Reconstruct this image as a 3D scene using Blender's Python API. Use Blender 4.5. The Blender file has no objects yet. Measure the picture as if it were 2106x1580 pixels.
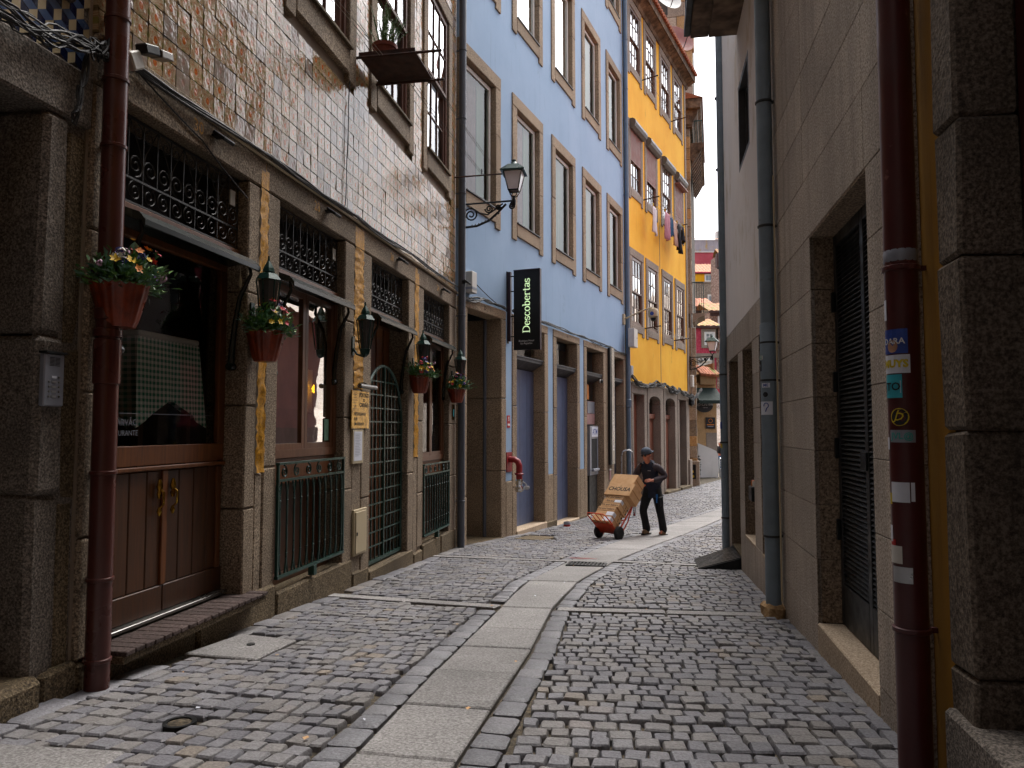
import bpy, bmesh, math, random
from math import sin, cos, pi, radians, sqrt, atan2
from mathutils import Vector, Matrix
random.seed(11)
S = bpy.context.scene
C = S.collection
# ------------------------------------------------------------------ camera, sky, sun, exposure
cd = bpy.data.cameras.new('camera'); cam = bpy.data.objects.new('camera', cd); C.objects.link(cam)
cd.sensor_width = 36.0; cd.lens = 1550 / 2106 * 36.0; cd.clip_start = 0.05; cd.clip_end = 2000
cam.location = (0, 0, 1.2); cam.rotation_euler = (radians(90 + 3.397), 0, 0)
S.camera = cam
SUN_EL, SUN_AZ = radians(62), radians(22)        # azimuth measured from +Y towards +X
w = bpy.data.worlds.new('World'); S.world = w; w.use_nodes = True
n = w.node_tree.nodes; l = w.node_tree.links
bg = n['Background']; sky = n.new('ShaderNodeTexSky'); sky.sky_type = 'NISHITA'; sky.sun_disc = False
sky.sun_elevation = SUN_EL; sky.sun_rotation = SUN_AZ; sky.air_density = 1.0; sky.dust_density = 6.0; sky.ozone_density = 1.0
hs = n.new('ShaderNodeHueSaturation'); hs.inputs['Saturation'].default_value = 0.42
l.new(sky.outputs[0], hs.inputs['Color']); l.new(hs.outputs[0], bg.inputs[0]); bg.inputs[1].default_value = 0.15
sd = bpy.data.lights.new('sun', 'SUN'); sd.energy = 1.4; sd.angle = radians(60); sd.color = (1, .98, .95)
sun = bpy.data.objects.new('sun', sd); C.objects.link(sun); sun.location = (20, 30, 60)
sv = Vector((sin(SUN_AZ) * cos(SUN_EL), cos(SUN_AZ) * cos(SUN_EL), sin(SUN_EL)))
sun.rotation_euler = sv.to_track_quat('Z', 'Y').to_euler()
S.view_settings.view_transform = 'Standard'; S.view_settings.look = 'None'; S.view_settings.gamma = 1
S.view_settings.use_curve_mapping = False; S.view_settings.exposure = 1.4
S.render.engine = 'CYCLES'
S.cycles.max_bounces = 7; S.cycles.diffuse_bounces = 4; S.cycles.glossy_bounces = 4; S.cycles.transparent_max_bounces = 10
S.cycles.caustics_reflective = False; S.cycles.caustics_refractive = False; S.cycles.use_denoising = True
S.cycles.sample_clamp_indirect = 6

# ------------------------------------------------------------------ materials
def hx(h):
    h = h.lstrip('#'); o = []
    for i in (0, 2, 4):
        v = int(h[i:i + 2], 16) / 255
        o.append(v / 12.92 if v <= .04045 else ((v + .055) / 1.055) ** 2.4)
    return (*o, 1)
class NT:
    def __init__(s, name):
        s.m = bpy.data.materials.new(name); s.m.use_nodes = True
        s.t = s.m.node_tree; s.b = s.t.nodes['Principled BSDF']; s.out = s.t.nodes['Material Output']
    def n(s, t, **k):
        nd = s.t.nodes.new(t)
        for a, v in k.items():
            if a.startswith('i_'): nd.inputs[int(a[2:]) if a[2:].isdigit() else a[2:].replace('_', ' ')].default_value = v
            else: setattr(nd, a, v)
        return nd
    def l(s, a, b): s.t.links.new(a, b)
    def coord(s, scale=(1, 1, 1)):
        tc = s.n('ShaderNodeTexCoord'); mp = s.n('ShaderNodeMapping'); mp.inputs['Scale'].default_value = scale
        s.l(tc.outputs['Object'], mp.inputs[0]); return mp.outputs[0]
    def noise(s, vec, scale, detail=3, rough=.6):
        nd = s.n('ShaderNodeTexNoise'); nd.inputs['Scale'].default_value = scale; nd.inputs['Detail'].default_value = detail
        nd.inputs['Roughness'].default_value = rough; s.l(vec, nd.inputs['Vector']); return nd.outputs['Fac']
    def ramp(s, fac, stops):
        r = s.n('ShaderNodeValToRGB'); e = r.color_ramp.elements
        while len(e) < len(stops): e.new(.5)
        for i, (p, c) in enumerate(stops): e[i].position = p; e[i].color = c if len(c) == 4 else (*c, 1)
        s.l(fac, r.inputs[0]); return r.outputs[0]
    def mix(s, fac, a, b, bt='MIX'):
        m = s.n('ShaderNodeMix', data_type='RGBA', blend_type=bt)
        if isinstance(fac, (int, float)): m.inputs[0].default_value = fac
        else: s.l(fac, m.inputs[0])
        for i, v in ((6, a), (7, b)):
            if isinstance(v, tuple): m.inputs[i].default_value = v
            else: s.l(v, m.inputs[i])
        return m.outputs[2]
    def math(s, op, a, b=0.0):
        m = s.n('ShaderNodeMath', operation=op)
        for i, v in ((0, a), (1, b)):
            if isinstance(v, (int, float)): m.inputs[i].default_value = v
            else: s.l(v, m.inputs[i])
        return m.outputs[0]
    def bump(s, h, strength=.3, dist=.01):
        b = s.n('ShaderNodeBump'); b.inputs['Strength'].default_value = strength; b.inputs['Distance'].default_value = dist
        s.l(h, b.inputs['Height']); s.l(b.outputs[0], s.b.inputs['Normal'])
    def col(s, c):
        if isinstance(c, tuple): s.b.inputs['Base Color'].default_value = c
        else: s.l(c, s.b.inputs['Base Color'])
    def setp(s, rough=.5, metal=0, spec=.5):
        s.b.inputs['Roughness'].default_value = rough; s.b.inputs['Metallic'].default_value = metal
        s.b.inputs['Specular IOR Level'].default_value = spec
    def vary(s, c, amt=.12):
        oi = s.n('ShaderNodeObjectInfo'); f = s.math('ADD', s.math('MULTIPLY', oi.outputs['Random'], 2 * amt), 1 - amt)
        cb = s.n('ShaderNodeCombineColor'); [s.l(f, cb.inputs[i]) for i in range(3)]
        return s.mix(1.0, c, cb.outputs[0], 'MULTIPLY')
g4 = lambda v: (v, v, v, 1)
def stone(name, dark, mid, light, sc=70, bump=.35, stain=.35, rough=.85, vary=.1, bscale=None, stainscale=1.1, streak=0):
    t = NT(name); v = t.coord()
    a = t.noise(v, sc, 2, .7); c = t.ramp(a, [(.32, hx(dark)), (.5, hx(mid)), (.66, hx(light))])
    st = t.noise(v, stainscale, 5, .65); c = t.mix(1.0, c, t.ramp(st, [(.3, g4(1 - stain)), (.62, g4(1.08))]), 'MULTIPLY')
    if streak: c = t.mix(1.0, c, t.ramp(t.noise(t.coord((5, 5, .28)), 1.0, 5, .7), [(.36, g4(1 - streak)), (.52, g4(1))]), 'MULTIPLY')
    tone = t.noise(v, 3.1, 3); c = t.mix(t.math('MULTIPLY', tone, .35), c, hx(mid))
    c = t.vary(c, vary); t.col(c); t.setp(rough, 0, .3)
    h = t.math('ADD', t.noise(v, bscale or sc * .8, 3), t.math('MULTIPLY', t.noise(v, 9, 3), 1.4)); t.bump(h, bump, .012)
    return t.m
def plaster(name, c1, c2, streak=.25, rough=.8, patch=None, bump=.12, pt=.55):
    t = NT(name); v = t.coord(); vs = t.coord((9, 9, .5))
    c = t.ramp(t.noise(v, .9, 5, .6), [(.35, hx(c1)), (.65, hx(c2))])
    c = t.mix(1.0, c, t.ramp(t.noise(vs, 1.0, 4, .7), [(.24, g4(1 - streak)), (.42, g4(1))]), 'MULTIPLY')
    if patch: c = t.mix(t.ramp(t.noise(t.coord((1, 1, .55)), 1.5, 5, .7), [(pt, g4(0)), (pt + .17, g4(1))]), c, hx(patch))
    t.col(c); t.setp(rough, 0, .25); t.bump(t.math('ADD', t.noise(v, 120, 3), t.math('MULTIPLY', t.noise(v, 5, 3), 2)), bump, .01)
    return t.m
def paint(name, c, rough=.4, metal=0, var=.18, scale=14, c2=None, bump=.08, spec=.5, worn=None):
    t = NT(name); v = t.coord(); b = hx(c)
    b2 = hx(c2) if c2 else tuple(x * (1 - var) for x in b[:3]) + (1,)
    k = t.ramp(t.noise(v, scale, 4, .65), [(.35, b2), (.65, b)])
    if worn: k = t.mix(t.ramp(t.noise(v, scale * .5, 6, .75), [(.62, g4(0)), (.68, g4(1))]), k, hx(worn))
    t.col(k); t.setp(rough, metal, spec); r = t.ramp(t.noise(v, scale * .7, 3), [(.3, g4(max(.02, rough - .1))), (.7, g4(min(1, rough + .12)))])
    if bump: t.l(r, t.b.inputs['Roughness']); t.bump(t.noise(v, scale * 3, 3), bump, .004)
    return t.m
def wood(name, c1, c2, rough=.45, ax=(18, 18, 1.2)):
    t = NT(name); v = t.coord(ax); c = t.ramp(t.noise(v, 2.2, 5, .65), [(.3, hx(c1)), (.7, hx(c2))]); t.col(t.vary(c, .2))
    t.setp(rough, 0, .4); t.bump(t.noise(v, 6, 4), .15, .003); return t.m
def glass(name, tint=(.8, .85, .85, 1), rough=.02, wav=.02, ior=1.5, k=1.0):
    t = NT(name); t.t.nodes.remove(t.b)
    tr = t.n('ShaderNodeBsdfTransparent'); tr.inputs[0].default_value = tint
    gl = t.n('ShaderNodeBsdfGlossy'); gl.inputs['Roughness'].default_value = rough; gl.inputs[0].default_value = (1, 1, 1, 1)
    fr = t.n('ShaderNodeFresnel'); fr.inputs[0].default_value = ior
    b = t.n('ShaderNodeBump'); b.inputs['Strength'].default_value = wav; b.inputs['Distance'].default_value = .05
    t.l(t.noise(t.coord(), 3.0, 2), b.inputs['Height']); t.l(b.outputs[0], gl.inputs['Normal'])
    ms = t.n('ShaderNodeMixShader'); f2 = t.math('MULTIPLY', fr.outputs[0], k)
    t.l(f2, ms.inputs[0]); t.l(tr.outputs[0], ms.inputs[1]); t.l(gl.outputs[0], ms.inputs[2]); t.l(ms.outputs[0], t.out.inputs[0])
    return t.m
def emit(name, c, st):
    t = NT(name); t.col(hx(c)); t.b.inputs['Emission Color'].default_value = hx(c); t.b.inputs['Emission Strength'].default_value = st; return t.m
def checker(name, c1, c2, sc):
    t = NT(name); v = t.coord((sc, sc, sc)); sp = t.n('ShaderNodeSeparateXYZ'); t.l(v, sp.inputs[0])
    a = t.math('GREATER_THAN', t.math('FRACT', t.math('ADD', sp.outputs[1], t.math('MULTIPLY', sp.outputs[0], .7))), .5)
    b = t.math('GREATER_THAN', t.math('FRACT', sp.outputs[2]), .5)
    s_ = t.math('MULTIPLY', t.math('ADD', a, b), .5)
    c = t.ramp(s_, [(0, hx(c1)), (.5, tuple((x + y) / 2 for x, y in zip(hx(c1), hx(c2)))), (1, hx(c2))]); t.col(c); t.setp(.8); return t.m
def rooftile(name, c1, c2, moss=None):
    t = NT(name); v = t.coord(); c = t.ramp(t.noise(v, 6, 4, .7), [(.3, hx(c1)), (.7, hx(c2))])
    if moss: c = t.mix(t.ramp(t.noise(v, 2.2, 5, .7), [(.45, g4(0)), (.6, g4(1))]), c, hx(moss))
    t.col(t.vary(c, .15)); t.setp(.85); return t.m
def tileprint(name):
    t = NT(name); uv = t.n('ShaderNodeUVMap'); sp = t.n('ShaderNodeSeparateXYZ'); t.l(uv.outputs[0], sp.inputs[0])
    at = t.n('ShaderNodeAttribute', attribute_name='rnd'); oi = t.n('ShaderNodeObjectInfo')
    rnd = t.math('FRACT', t.math('ADD', at.outputs['Fac'], oi.outputs['Random']))
    def ell(cx, cy, rx, ry):
        dx = t.math('DIVIDE', t.math('SUBTRACT', sp.outputs[0], cx), rx); dy = t.math('DIVIDE', t.math('SUBTRACT', sp.outputs[1], cy), ry)
        return t.math('ADD', t.math('MULTIPLY', dx, dx), t.math('MULTIPLY', dy, dy))
    nz = t.noise(uv.outputs[0], 14, 3, .7)
    base = t.ramp(nz, [(.38, hx('#988464')), (.5, hx('#ab9776')), (.6, hx('#8a6442'))])
    nz2 = t.noise(uv.outputs[0], 8, 2); base = t.mix(t.ramp(nz2, [(.56, g4(0)), (.62, g4(.8))]), base, hx('#8c4f28'))
    def spot(base, e, c, k=1.0):
        return t.mix(t.ramp(t.math('MINIMUM', e, 2.0), [(.42, g4(k)), (.56, g4(0))]), base, hx(c))
    base = spot(base, ell(.5, .5, .24, .27), '#b9a88e'); base = spot(base, ell(.5, .5, .20, .25), '#a5521a')
    base = spot(base, ell(.5, .5, .07, .08), '#cc8436', .6)
    for cx, cy, a, b in ((0, .5, .16, .25), (1, .5, .16, .25), (.5, 0, .25, .16), (.5, 1, .25, .16)): base = spot(base, ell(cx, cy, a * .8, b * .8), '#77703a', .9)
    for cx, cy in ((0, 0), (1, 0), (0, 1), (1, 1)): base = spot(base, ell(cx, cy, .16, .16), '#5a4a33', .9)
    for cx, cy in ((.25, .25), (.75, .25), (.25, .75), (.75, .75)): base = spot(base, ell(cx, cy, .07, .07), '#9a5a38', .8)
    grey = t.mix(.72, base, hx('#857b76')); base = t.mix(t.math('GREATER_THAN', rnd, .86), base, grey)
    tone = t.ramp(t.math('FRACT', t.math('MULTIPLY', rnd, 7.31)), [(0, g4(.78)), (1, g4(1.08))]); base = t.mix(1.0, base, tone, 'MULTIPLY')
    t.col(base); t.setp(.1, 0, .32)
    v = t.coord(); t.l(t.ramp(t.noise(v, 4, 3), [(.3, g4(.04)), (.7, g4(.13))]), t.b.inputs['Roughness'])
    t.bump(t.math('ADD', t.noise(v, 22, 2), t.math('MULTIPLY', t.noise(v, 7, 2), 1.6)), .34, .010)
    return t.m
def cobblemat(name, stops, vary=.25):
    t = NT(name); v = t.coord(); at = t.n('ShaderNodeAttribute', attribute_name='rnd'); oi = t.n('ShaderNodeObjectInfo')
    rnd = t.math('FRACT', t.math('ADD', at.outputs['Fac'], oi.outputs['Random']))
    c = t.ramp(rnd, stops)
    c = t.mix(1.0, c, t.ramp(t.noise(v, 75, 3, .75), [(.3, g4(.62)), (.5, g4(1.0)), (.68, g4(1.35))]), 'MULTIPLY')
    c = t.mix(1.0, c, t.ramp(t.noise(v, .8, 4), [(.35, g4(.78)), (.6, g4(1.06))]), 'MULTIPLY')
    t.col(c); t.setp(.6, 0, .45); t.bump(t.math('ADD', t.noise(v, 60, 3), t.math('MULTIPLY', t.noise(v, 14, 3), 2)), .5, .008)
    return t.m

M = {}
M['granite'] = stone('warm_granite', '#2b241d', '#80705e', '#b8a68e', 75, .5, .45)
M['granite_lo'] = stone('soiled_granite', '#211b15', '#62543f', '#96856a', 75, .6, .5)
M['granite_dark'] = stone('dark_granite', '#2a2622', '#6b635b', '#9c9186', 80, .5, .45)
M['granite_blue'] = stone('tan_granite', '#4b3d2f', '#93806a', '#bfab90', 60, .45, .3)
M['granite_yel'] = stone('grey_granite', '#5b5047', '#8c7f73', '#a99b8d', 50, .3, .25)
M['granite_r'] = stone('pink_granite', '#544b44', '#b3a495', '#d2c6b8', 80, .4, .35, vary=.10, streak=.28, stainscale=.7)
M['granite_rr'] = stone('hammered_granite', '#3a2f26', '#877460', '#b09c84', 70, .45, .25, bscale=60)
M['granite_pier'] = stone('rough_pier_granite', '#2a231e', '#665a4e', '#8e8072', 70, .45, .5, bscale=45, streak=.25)
M['granite_sill'] = stone('pale_granite_sill', '#7d6d5c', '#b39e86', '#cdbba3', 85, .25, .2)
M['slab'] = stone('slab_granite', '#5b5957', '#878482', '#a5a2a0', 70, .35, .35, rough=.65)
M['coursed'] = stone('coursed_stone', '#76695c', '#a09282', '#bdb0a0', 30, .3, .3, vary=.3)
M['coursed_warm'] = stone('coursed_stone_warm', '#8a6a45', '#b08d62', '#c4a67f', 30, .3, .3, vary=.2)
M['mortar'] = stone('mortar', '#3c362f', '#544c43', '#6a6157', 50, .4, .3)
M['dirt'] = stone('joint_dirt', '#2a251f', '#4c4437', '#71644f', 40, .8, .45, stainscale=.9)
M['cobble'] = cobblemat('cobble_granite', [(0, hx('#66656a')), (.4, hx('#757478')), (.8, hx('#7b7876')), (.96, hx('#726e6c')), (.99, hx('#80766a')), (1, hx('#7c7c84'))])
M['cobble_edge'] = cobblemat('blue_edge_granite', [(0, hx('#68686c')), (.5, hx('#747478')), (1, hx('#7c7b7e'))])
M['tile'] = tileprint('printed_wall_tile')
M['grout'] = plaster('tile_grout', '#86786a', '#988a7a', .2)
M['blue'] = plaster('blue_render', '#8ca5c0', '#94acc6', .24, patch='#74879a', pt=.64)
M['yellow'] = plaster('yellow_render', '#e6a524', '#f0b636', .25, patch='#a8761c', pt=.62)
M['ochre'] = plaster('ochre_render', '#8d6420', '#a87a2c', .3)
M['cream'] = plaster('cream_render', '#e4dcd7', '#ebe4df', .2, patch='#bfae90')
M['pinkwall'] = plaster('pink_render', '#b04c58', '#bf5b66', .15)
M['rosewall'] = plaster('dull_rose_render', '#5e3a3a', '#6e4644', .2)
M['lilac'] = plaster('lilac_render', '#a9a3ad', '#b9b2b8', .25, patch='#c2a25e')
M['yellow2'] = plaster('bright_yellow_render', '#e09c0c', '#eeb024', .15)
M['white'] = plaster('white_render', '#cfccc6', '#dedbd6', .15)
M['farstone'] = stone('far_rubble', '#7d7064', '#9c8f82', '#b6aa9e', 6, .4, .3)
M['redtile'] = stone('red_wall_tile', '#a62f45', '#bf4157', '#cf6070', 9, .2, .2)
M['brownwall'] = plaster('brown_render', '#4a3634', '#5a4441', .25)
M['peel'] = stone('peeling_wall', '#5a4238', '#8a6a5c', '#b8a89c', 5, .4, .3)
M['roof'] = rooftile('roof_tile', '#8a4a30', '#b0704e'); M['roof_pale'] = rooftile('pale_roof_tile', '#8a5e42', '#a87c5c')
M['roof_moss'] = rooftile('mossy_roof_tile', '#8a5434', '#a8744e', '#6e7028')
M['gold'] = paint('gold_paint', '#c98f08', .5, .1, c2='#8f6206', scale=38, bump=1.0, spec=.4)
M['brown_pipe'] = paint('brown_pipe_paint', '#4f2620', .3, 0, .15, 5, spec=.5)
M['red_pipe'] = paint('red_pipe_paint', '#4a181a', .38, 0, .15, 8, worn='#7d5650')
M['black_pipe'] = paint('slate_pipe_paint', '#4a4e56', .45, 0, .15, 6)
M['grey_pipe'] = paint('bluegrey_pipe_paint', '#7c8a94', .5, 0, .2, 6, worn='#4a4a4a')
M['slate_pipe'] = paint('blue_slate_pipe_paint', '#64788c', .5, 0, .15, 6)
M['iron'] = paint('black_iron', '#16191a', .45, .4); M['iron_grey'] = paint('dull_iron', '#343433', .5, .3)
M['green'] = paint('dark_green_iron', '#173a33', .32, .2, .3); M['green_lt'] = paint('green_iron', '#1f4239', .35, .2, .25)
M['green_dk'] = paint('bottle_green_metal', '#0b1713', .25, .0, .2, bump=0)
M['rust'] = paint('rusty_iron', '#4a2c20', .7, .3, c2='#2b1c16', scale=9)
M['steel'] = paint('brushed_steel', '#8e8c88', .3, .9, .15, 3); M['chrome'] = paint('chrome', '#c9c9c9', .15, 1, .05)
M['alu'] = paint('aluminium', '#b9bcc0', .3, .9, .1)
M['wood'] = wood('varnished_wood', '#4c2a10', '#70401a'); M['wood_dk'] = wood('dark_wood', '#38200d', '#522f14')
M['wood_red'] = wood('red_brown_frame', '#50301e', '#6a452e', .35); M['wood_old'] = wood('weathered_brown_frame', '#472a1e', '#6a4636', .6)
M['door_brown'] = wood('brown_painted_door', '#70402e', '#8a523c', .5, (3, 3, .6))
M['door_blue'] = paint('greyblue_door', '#5c6784', .45, 0, .1, 4, worn=None); M['door_slate'] = paint('dark_slate_door', '#3c4252', .5, 0, .12, 3)
M['door_dark'] = wood('nearblack_door', '#120c0a', '#1e1512', .4); M['door_red'] = wood('dark_red_door', '#3a0f0d', '#4a1613', .45)
M['louvre'] = paint('dark_louvre', '#2b2c2c', .45, .3, .2)
M['white_frame'] = paint('offwhite_frame', '#d9d4cc', .4, 0, .06); M['navy'] = paint('navy_shadow_gap', '#1a2238', .5, 0)
M['white_paint'] = paint('white_window_paint', '#e2dfda', .5, 0, .05)
M['glass'] = glass('window_glass', k=.75); M['glass_dk'] = glass('dark_shop_glass', (.95, .97, .96, 1), .015, .02, 1.45, .85)
M['glass_wavy'] = glass('old_window_glass', (.8, .84, .86, 1), .03, .05, 1.75, 1.3)
M['frost'] = paint('frosted_lamp_glass', '#ece6ee', .25, 0, .06, 4); M['lampglass_dk'] = paint('smoked_lamp_glass', '#4c4a48', .2, 0, .2, 5)
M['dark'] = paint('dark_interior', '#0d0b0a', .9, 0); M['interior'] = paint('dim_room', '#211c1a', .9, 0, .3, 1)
M['curtain_rose'] = paint('rose_curtain', '#b08a86', .9, 0, .2, 2, c2='#8a6664'); M['curtain_green'] = paint('green_blind', '#86a88c', .8, 0, .2, 2)
M['curtain_white'] = paint('white_curtain', '#c9ccd2', .9, 0, .1, 3); M['rose_wall'] = paint('rose_room_wall', '#6e4644', .8, 0, .25, 1)
M['shutter'] = paint('rose_brown_shutter', '#8a5a50', .5, 0, .12, 6); M['shutter_box'] = paint('shutter_box_grey', '#5c5a5a', .45, .2, .15)
M['white_shutter'] = paint('white_shutter', '#e0dcd4', .5, 0, .05)
M['terracotta'] = paint('terracotta', '#8a3614', .35, 0, .3, 9, c2='#5c200c'); M['pot_plain'] = paint('plain_terracotta', '#7d3a2a', .55, 0, .15, 6)
M['soil'] = paint('soil', '#1c1510', .95, 0)
for k, c in dict(leaf='#3f6a30', leaf2='#5f8a3c', leaf3='#6c927c', rosemary='#5a8038').items(): M[k] = paint('foliage_' + k, c, .5, 0, .4, 20)
for k, c in dict(fl_red='#b8182a', fl_yellow='#d8b010', fl_white='#d8d2c8', fl_purple='#5a3a90', fl_pink='#b08aa0', fl_orange='#d07a18', fl_blue='#20286a').items(): M[k] = paint('petal_' + k[3:], c, .6, 0, .2, 30)
M['cloth'] = checker('green_gingham_cloth', '#e6e2d8', '#1f7f5e', 24.0); M['cloth_white'] = paint('white_tablecloth', '#d8d4ca', .8, 0, .06)
M['sign_black'] = paint('black_sign_face', '#07080a', .5, 0, .2, 3); M['sign_edge'] = paint('plum_sign_edge', '#3c2a30', .4, .3)
M['sign_text'] = emit('pale_green_letters', '#cfe6b8', .28); M['text_white'] = paint('white_print', '#dcdcdc', .6, 0, .02)
M['text_black'] = paint('black_print', '#141414', .6, 0); M['brass'] = paint('brass_plate', '#c09a40', .16, 1.0, .3, 12, c2='#7a5c1c')
M['beige_metal'] = paint('beige_cabinet', '#b8a888', .5, 0, .08, 5); M['paper'] = paint('white_paper', '#d5d8e2', .7, 0, .04)
M['plastic_white'] = paint('white_plastic', '#c6c2ba', .45, 0, .08); M['plastic_grey'] = paint('grey_plastic', '#8b8f9a', .4, .2, .08)
M['cable'] = paint('black_cable', '#1b1a1c', .6, 0); M['cable_grey'] = paint('grey_cable', '#3c3a38', .7, 0, .4, 20); M['rope'] = paint('line_rope', '#a8a49c', .8, 0)
M['red_iron'] = paint('red_hydrant_paint', '#8e1c22', .4, 0, .25, 12); M['red_sign'] = paint('red_sign', '#b02020', .5, 0)
M['orange'] = paint('orange_truck_paint', '#c8401a', .4, 0, .2, 14); M['rubber'] = paint('rubber', '#151515', .8, 0)
M['card'] = paint('cardboard', '#c8a074', .8, 0, .1, 6, c2='#b58b5e'); M['card_tape'] = paint('box_tape', '#9a6a36', .35, 0)
M['skin'] = paint('skin', '#b8735a', .5, 0, .12, 20); M['hair'] = paint('grey_hair', '#4a4440', .8, 0)
M['navy_cloth'] = paint('navy_vest', '#161d30', .85, 0, .25, 12); M['plum_cloth'] = paint('charcoal_jersey', '#3a3238', .9, 0, .2, 15)
M['black_cloth'] = paint('black_trousers', '#0d0e11', .9, 0, .3, 10); M['cap_cloth'] = paint('slate_cap', '#4a5360', .9, 0, .25, 40)
M['boot'] = paint('tan_boot', '#7a6248', .7, 0, .2, 12); M['sole'] = paint('dark_sole', '#1a1715', .8, 0)
M['jeans'] = paint('blue_jeans', '#2c4a78', .9, 0, .2, 14); M['shoe_white'] = paint('white_shoe', '#cfcfcf', .6, 0, .05)
M['blue_flash'] = paint('blue_trim', '#1f5f9c', .6, 0); M['cl_pink'] = paint('pink_cloth', '#b98290', .9, 0, .15); M['cl_beige'] = paint('beige_cloth', '#c0a090', .9, 0, .12)
M['cl_blue'] = paint('teal_cloth', '#1c4a6c', .9, 0); M['cl_black'] = paint('black_cloth', '#14151c', .9, 0); M['cl_white'] = paint('white_cloth', '#c8c0c4', .9, 0, .05)
M['dish_red'] = paint('rust_red_dish', '#8a4e46', .6, 0, .12); M['awning'] = paint('dark_green_awning', '#1a2b24', .8, 0, .2)
M['st_cyan'] = paint('cyan_print', '#35a4b4', .5, 0, .04); M['st_yellow'] = paint('yellow_print', '#c9b21c', .5, 0, .04); M['st_blue'] = paint('blue_print', '#2c4a9c', .5, 0, .3, 40)
M['st_teal'] = paint('teal_print', '#3c9c94', .5, 0, .04); M['skin_print'] = paint('skin_print', '#b08468', .6, 0)
M['az_cream'] = paint('cream_glaze', '#b8a888', .2, 0, .06); M['az_navy'] = paint('navy_glaze', '#141a38', .2, 0, .1); M['az_blue'] = paint('blue_glaze', '#46587a', .2, 0, .12)
M['stepbrick'] = stone('step_brick', '#2a201d', '#4c3f3b', '#625450', 50, .3, .3, vary=.18)
M['hood'] = paint('slate_door_hood', '#4a4a4c', .55, .2, .15)
M['soffit'] = stone('stained_soffit', '#3e3128', '#6b5848', '#8a7560', 4, .3, .5)
M['bulb'] = emit('amber_bulb', '#ffb020', 6); M['hedge'] = paint('hedge', '#1c2c18', .8, 0, .4, 30)
# ------------------------------------------------------------------ frames and mesh helpers
class Fr:                                     # local axes: w = outward normal, u = along the wall, z = up
    def __init__(s, x, y, ang, side='L', z0=0.0):
        a = radians(ang); s.o = (x, y); s.z0 = z0
        if side == 'L': s.d = (sin(a), cos(a)); s.n = (s.d[1], -s.d[0])
        else: s.n = (-cos(a), sin(a)); s.d = (-sin(a), -cos(a))
        s.rz = atan2(s.n[1], s.n[0])
    def P(s, w, u, z): return Vector((s.o[0] + s.n[0] * w + s.d[0] * u, s.o[1] + s.n[1] * w + s.d[1] * u, z))
W = Fr(0, 0, 0); W.n = (1, 0); W.d = (0, 1); W.rz = 0.0
L1 = Fr(-2.38, 4.58, 10.1); L2 = Fr(-0.8946, 12.9187, 22.8); L3 = Fr(3.5773, 23.557, 26.6); R1 = Fr(2.33, 6.56, 10.5, 'R')
OFF = {}; FRM = {}
def tag(o, label=None, cat=None, group=None, kind=None):
    if label: o['label'] = label
    if cat: o['category'] = cat
    if group: o['group'] = group
    if kind: o['kind'] = kind
    return o
def thing(name, label, cat, F=W, at=(0, 0, 0), group=None, rz=0.0):
    o = bpy.data.objects.new(name, None); o.empty_display_size = .1; C.objects.link(o)
    o.location = F.P(*at); o.rotation_euler = (0, 0, F.rz + rz); OFF[o.name] = at; FRM[o.name] = F
    return tag(o, label, cat, group)
def top(o):
    while o.parent: o = o.parent
    return o
def copy_tree(o, parent=None):
    c = o.copy(); C.objects.link(c); c.parent = parent
    for ch in list(o.children): copy_tree(ch, c)
    return c
def clone(o, F, at, label=None, rz=0.0, sc=None):
    c = copy_tree(o); c.location = F.P(*at); c.rotation_euler = (0, 0, F.rz + rz)
    if sc: c.scale = (sc, sc, sc)
    if label: c['label'] = label
    return c
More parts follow.
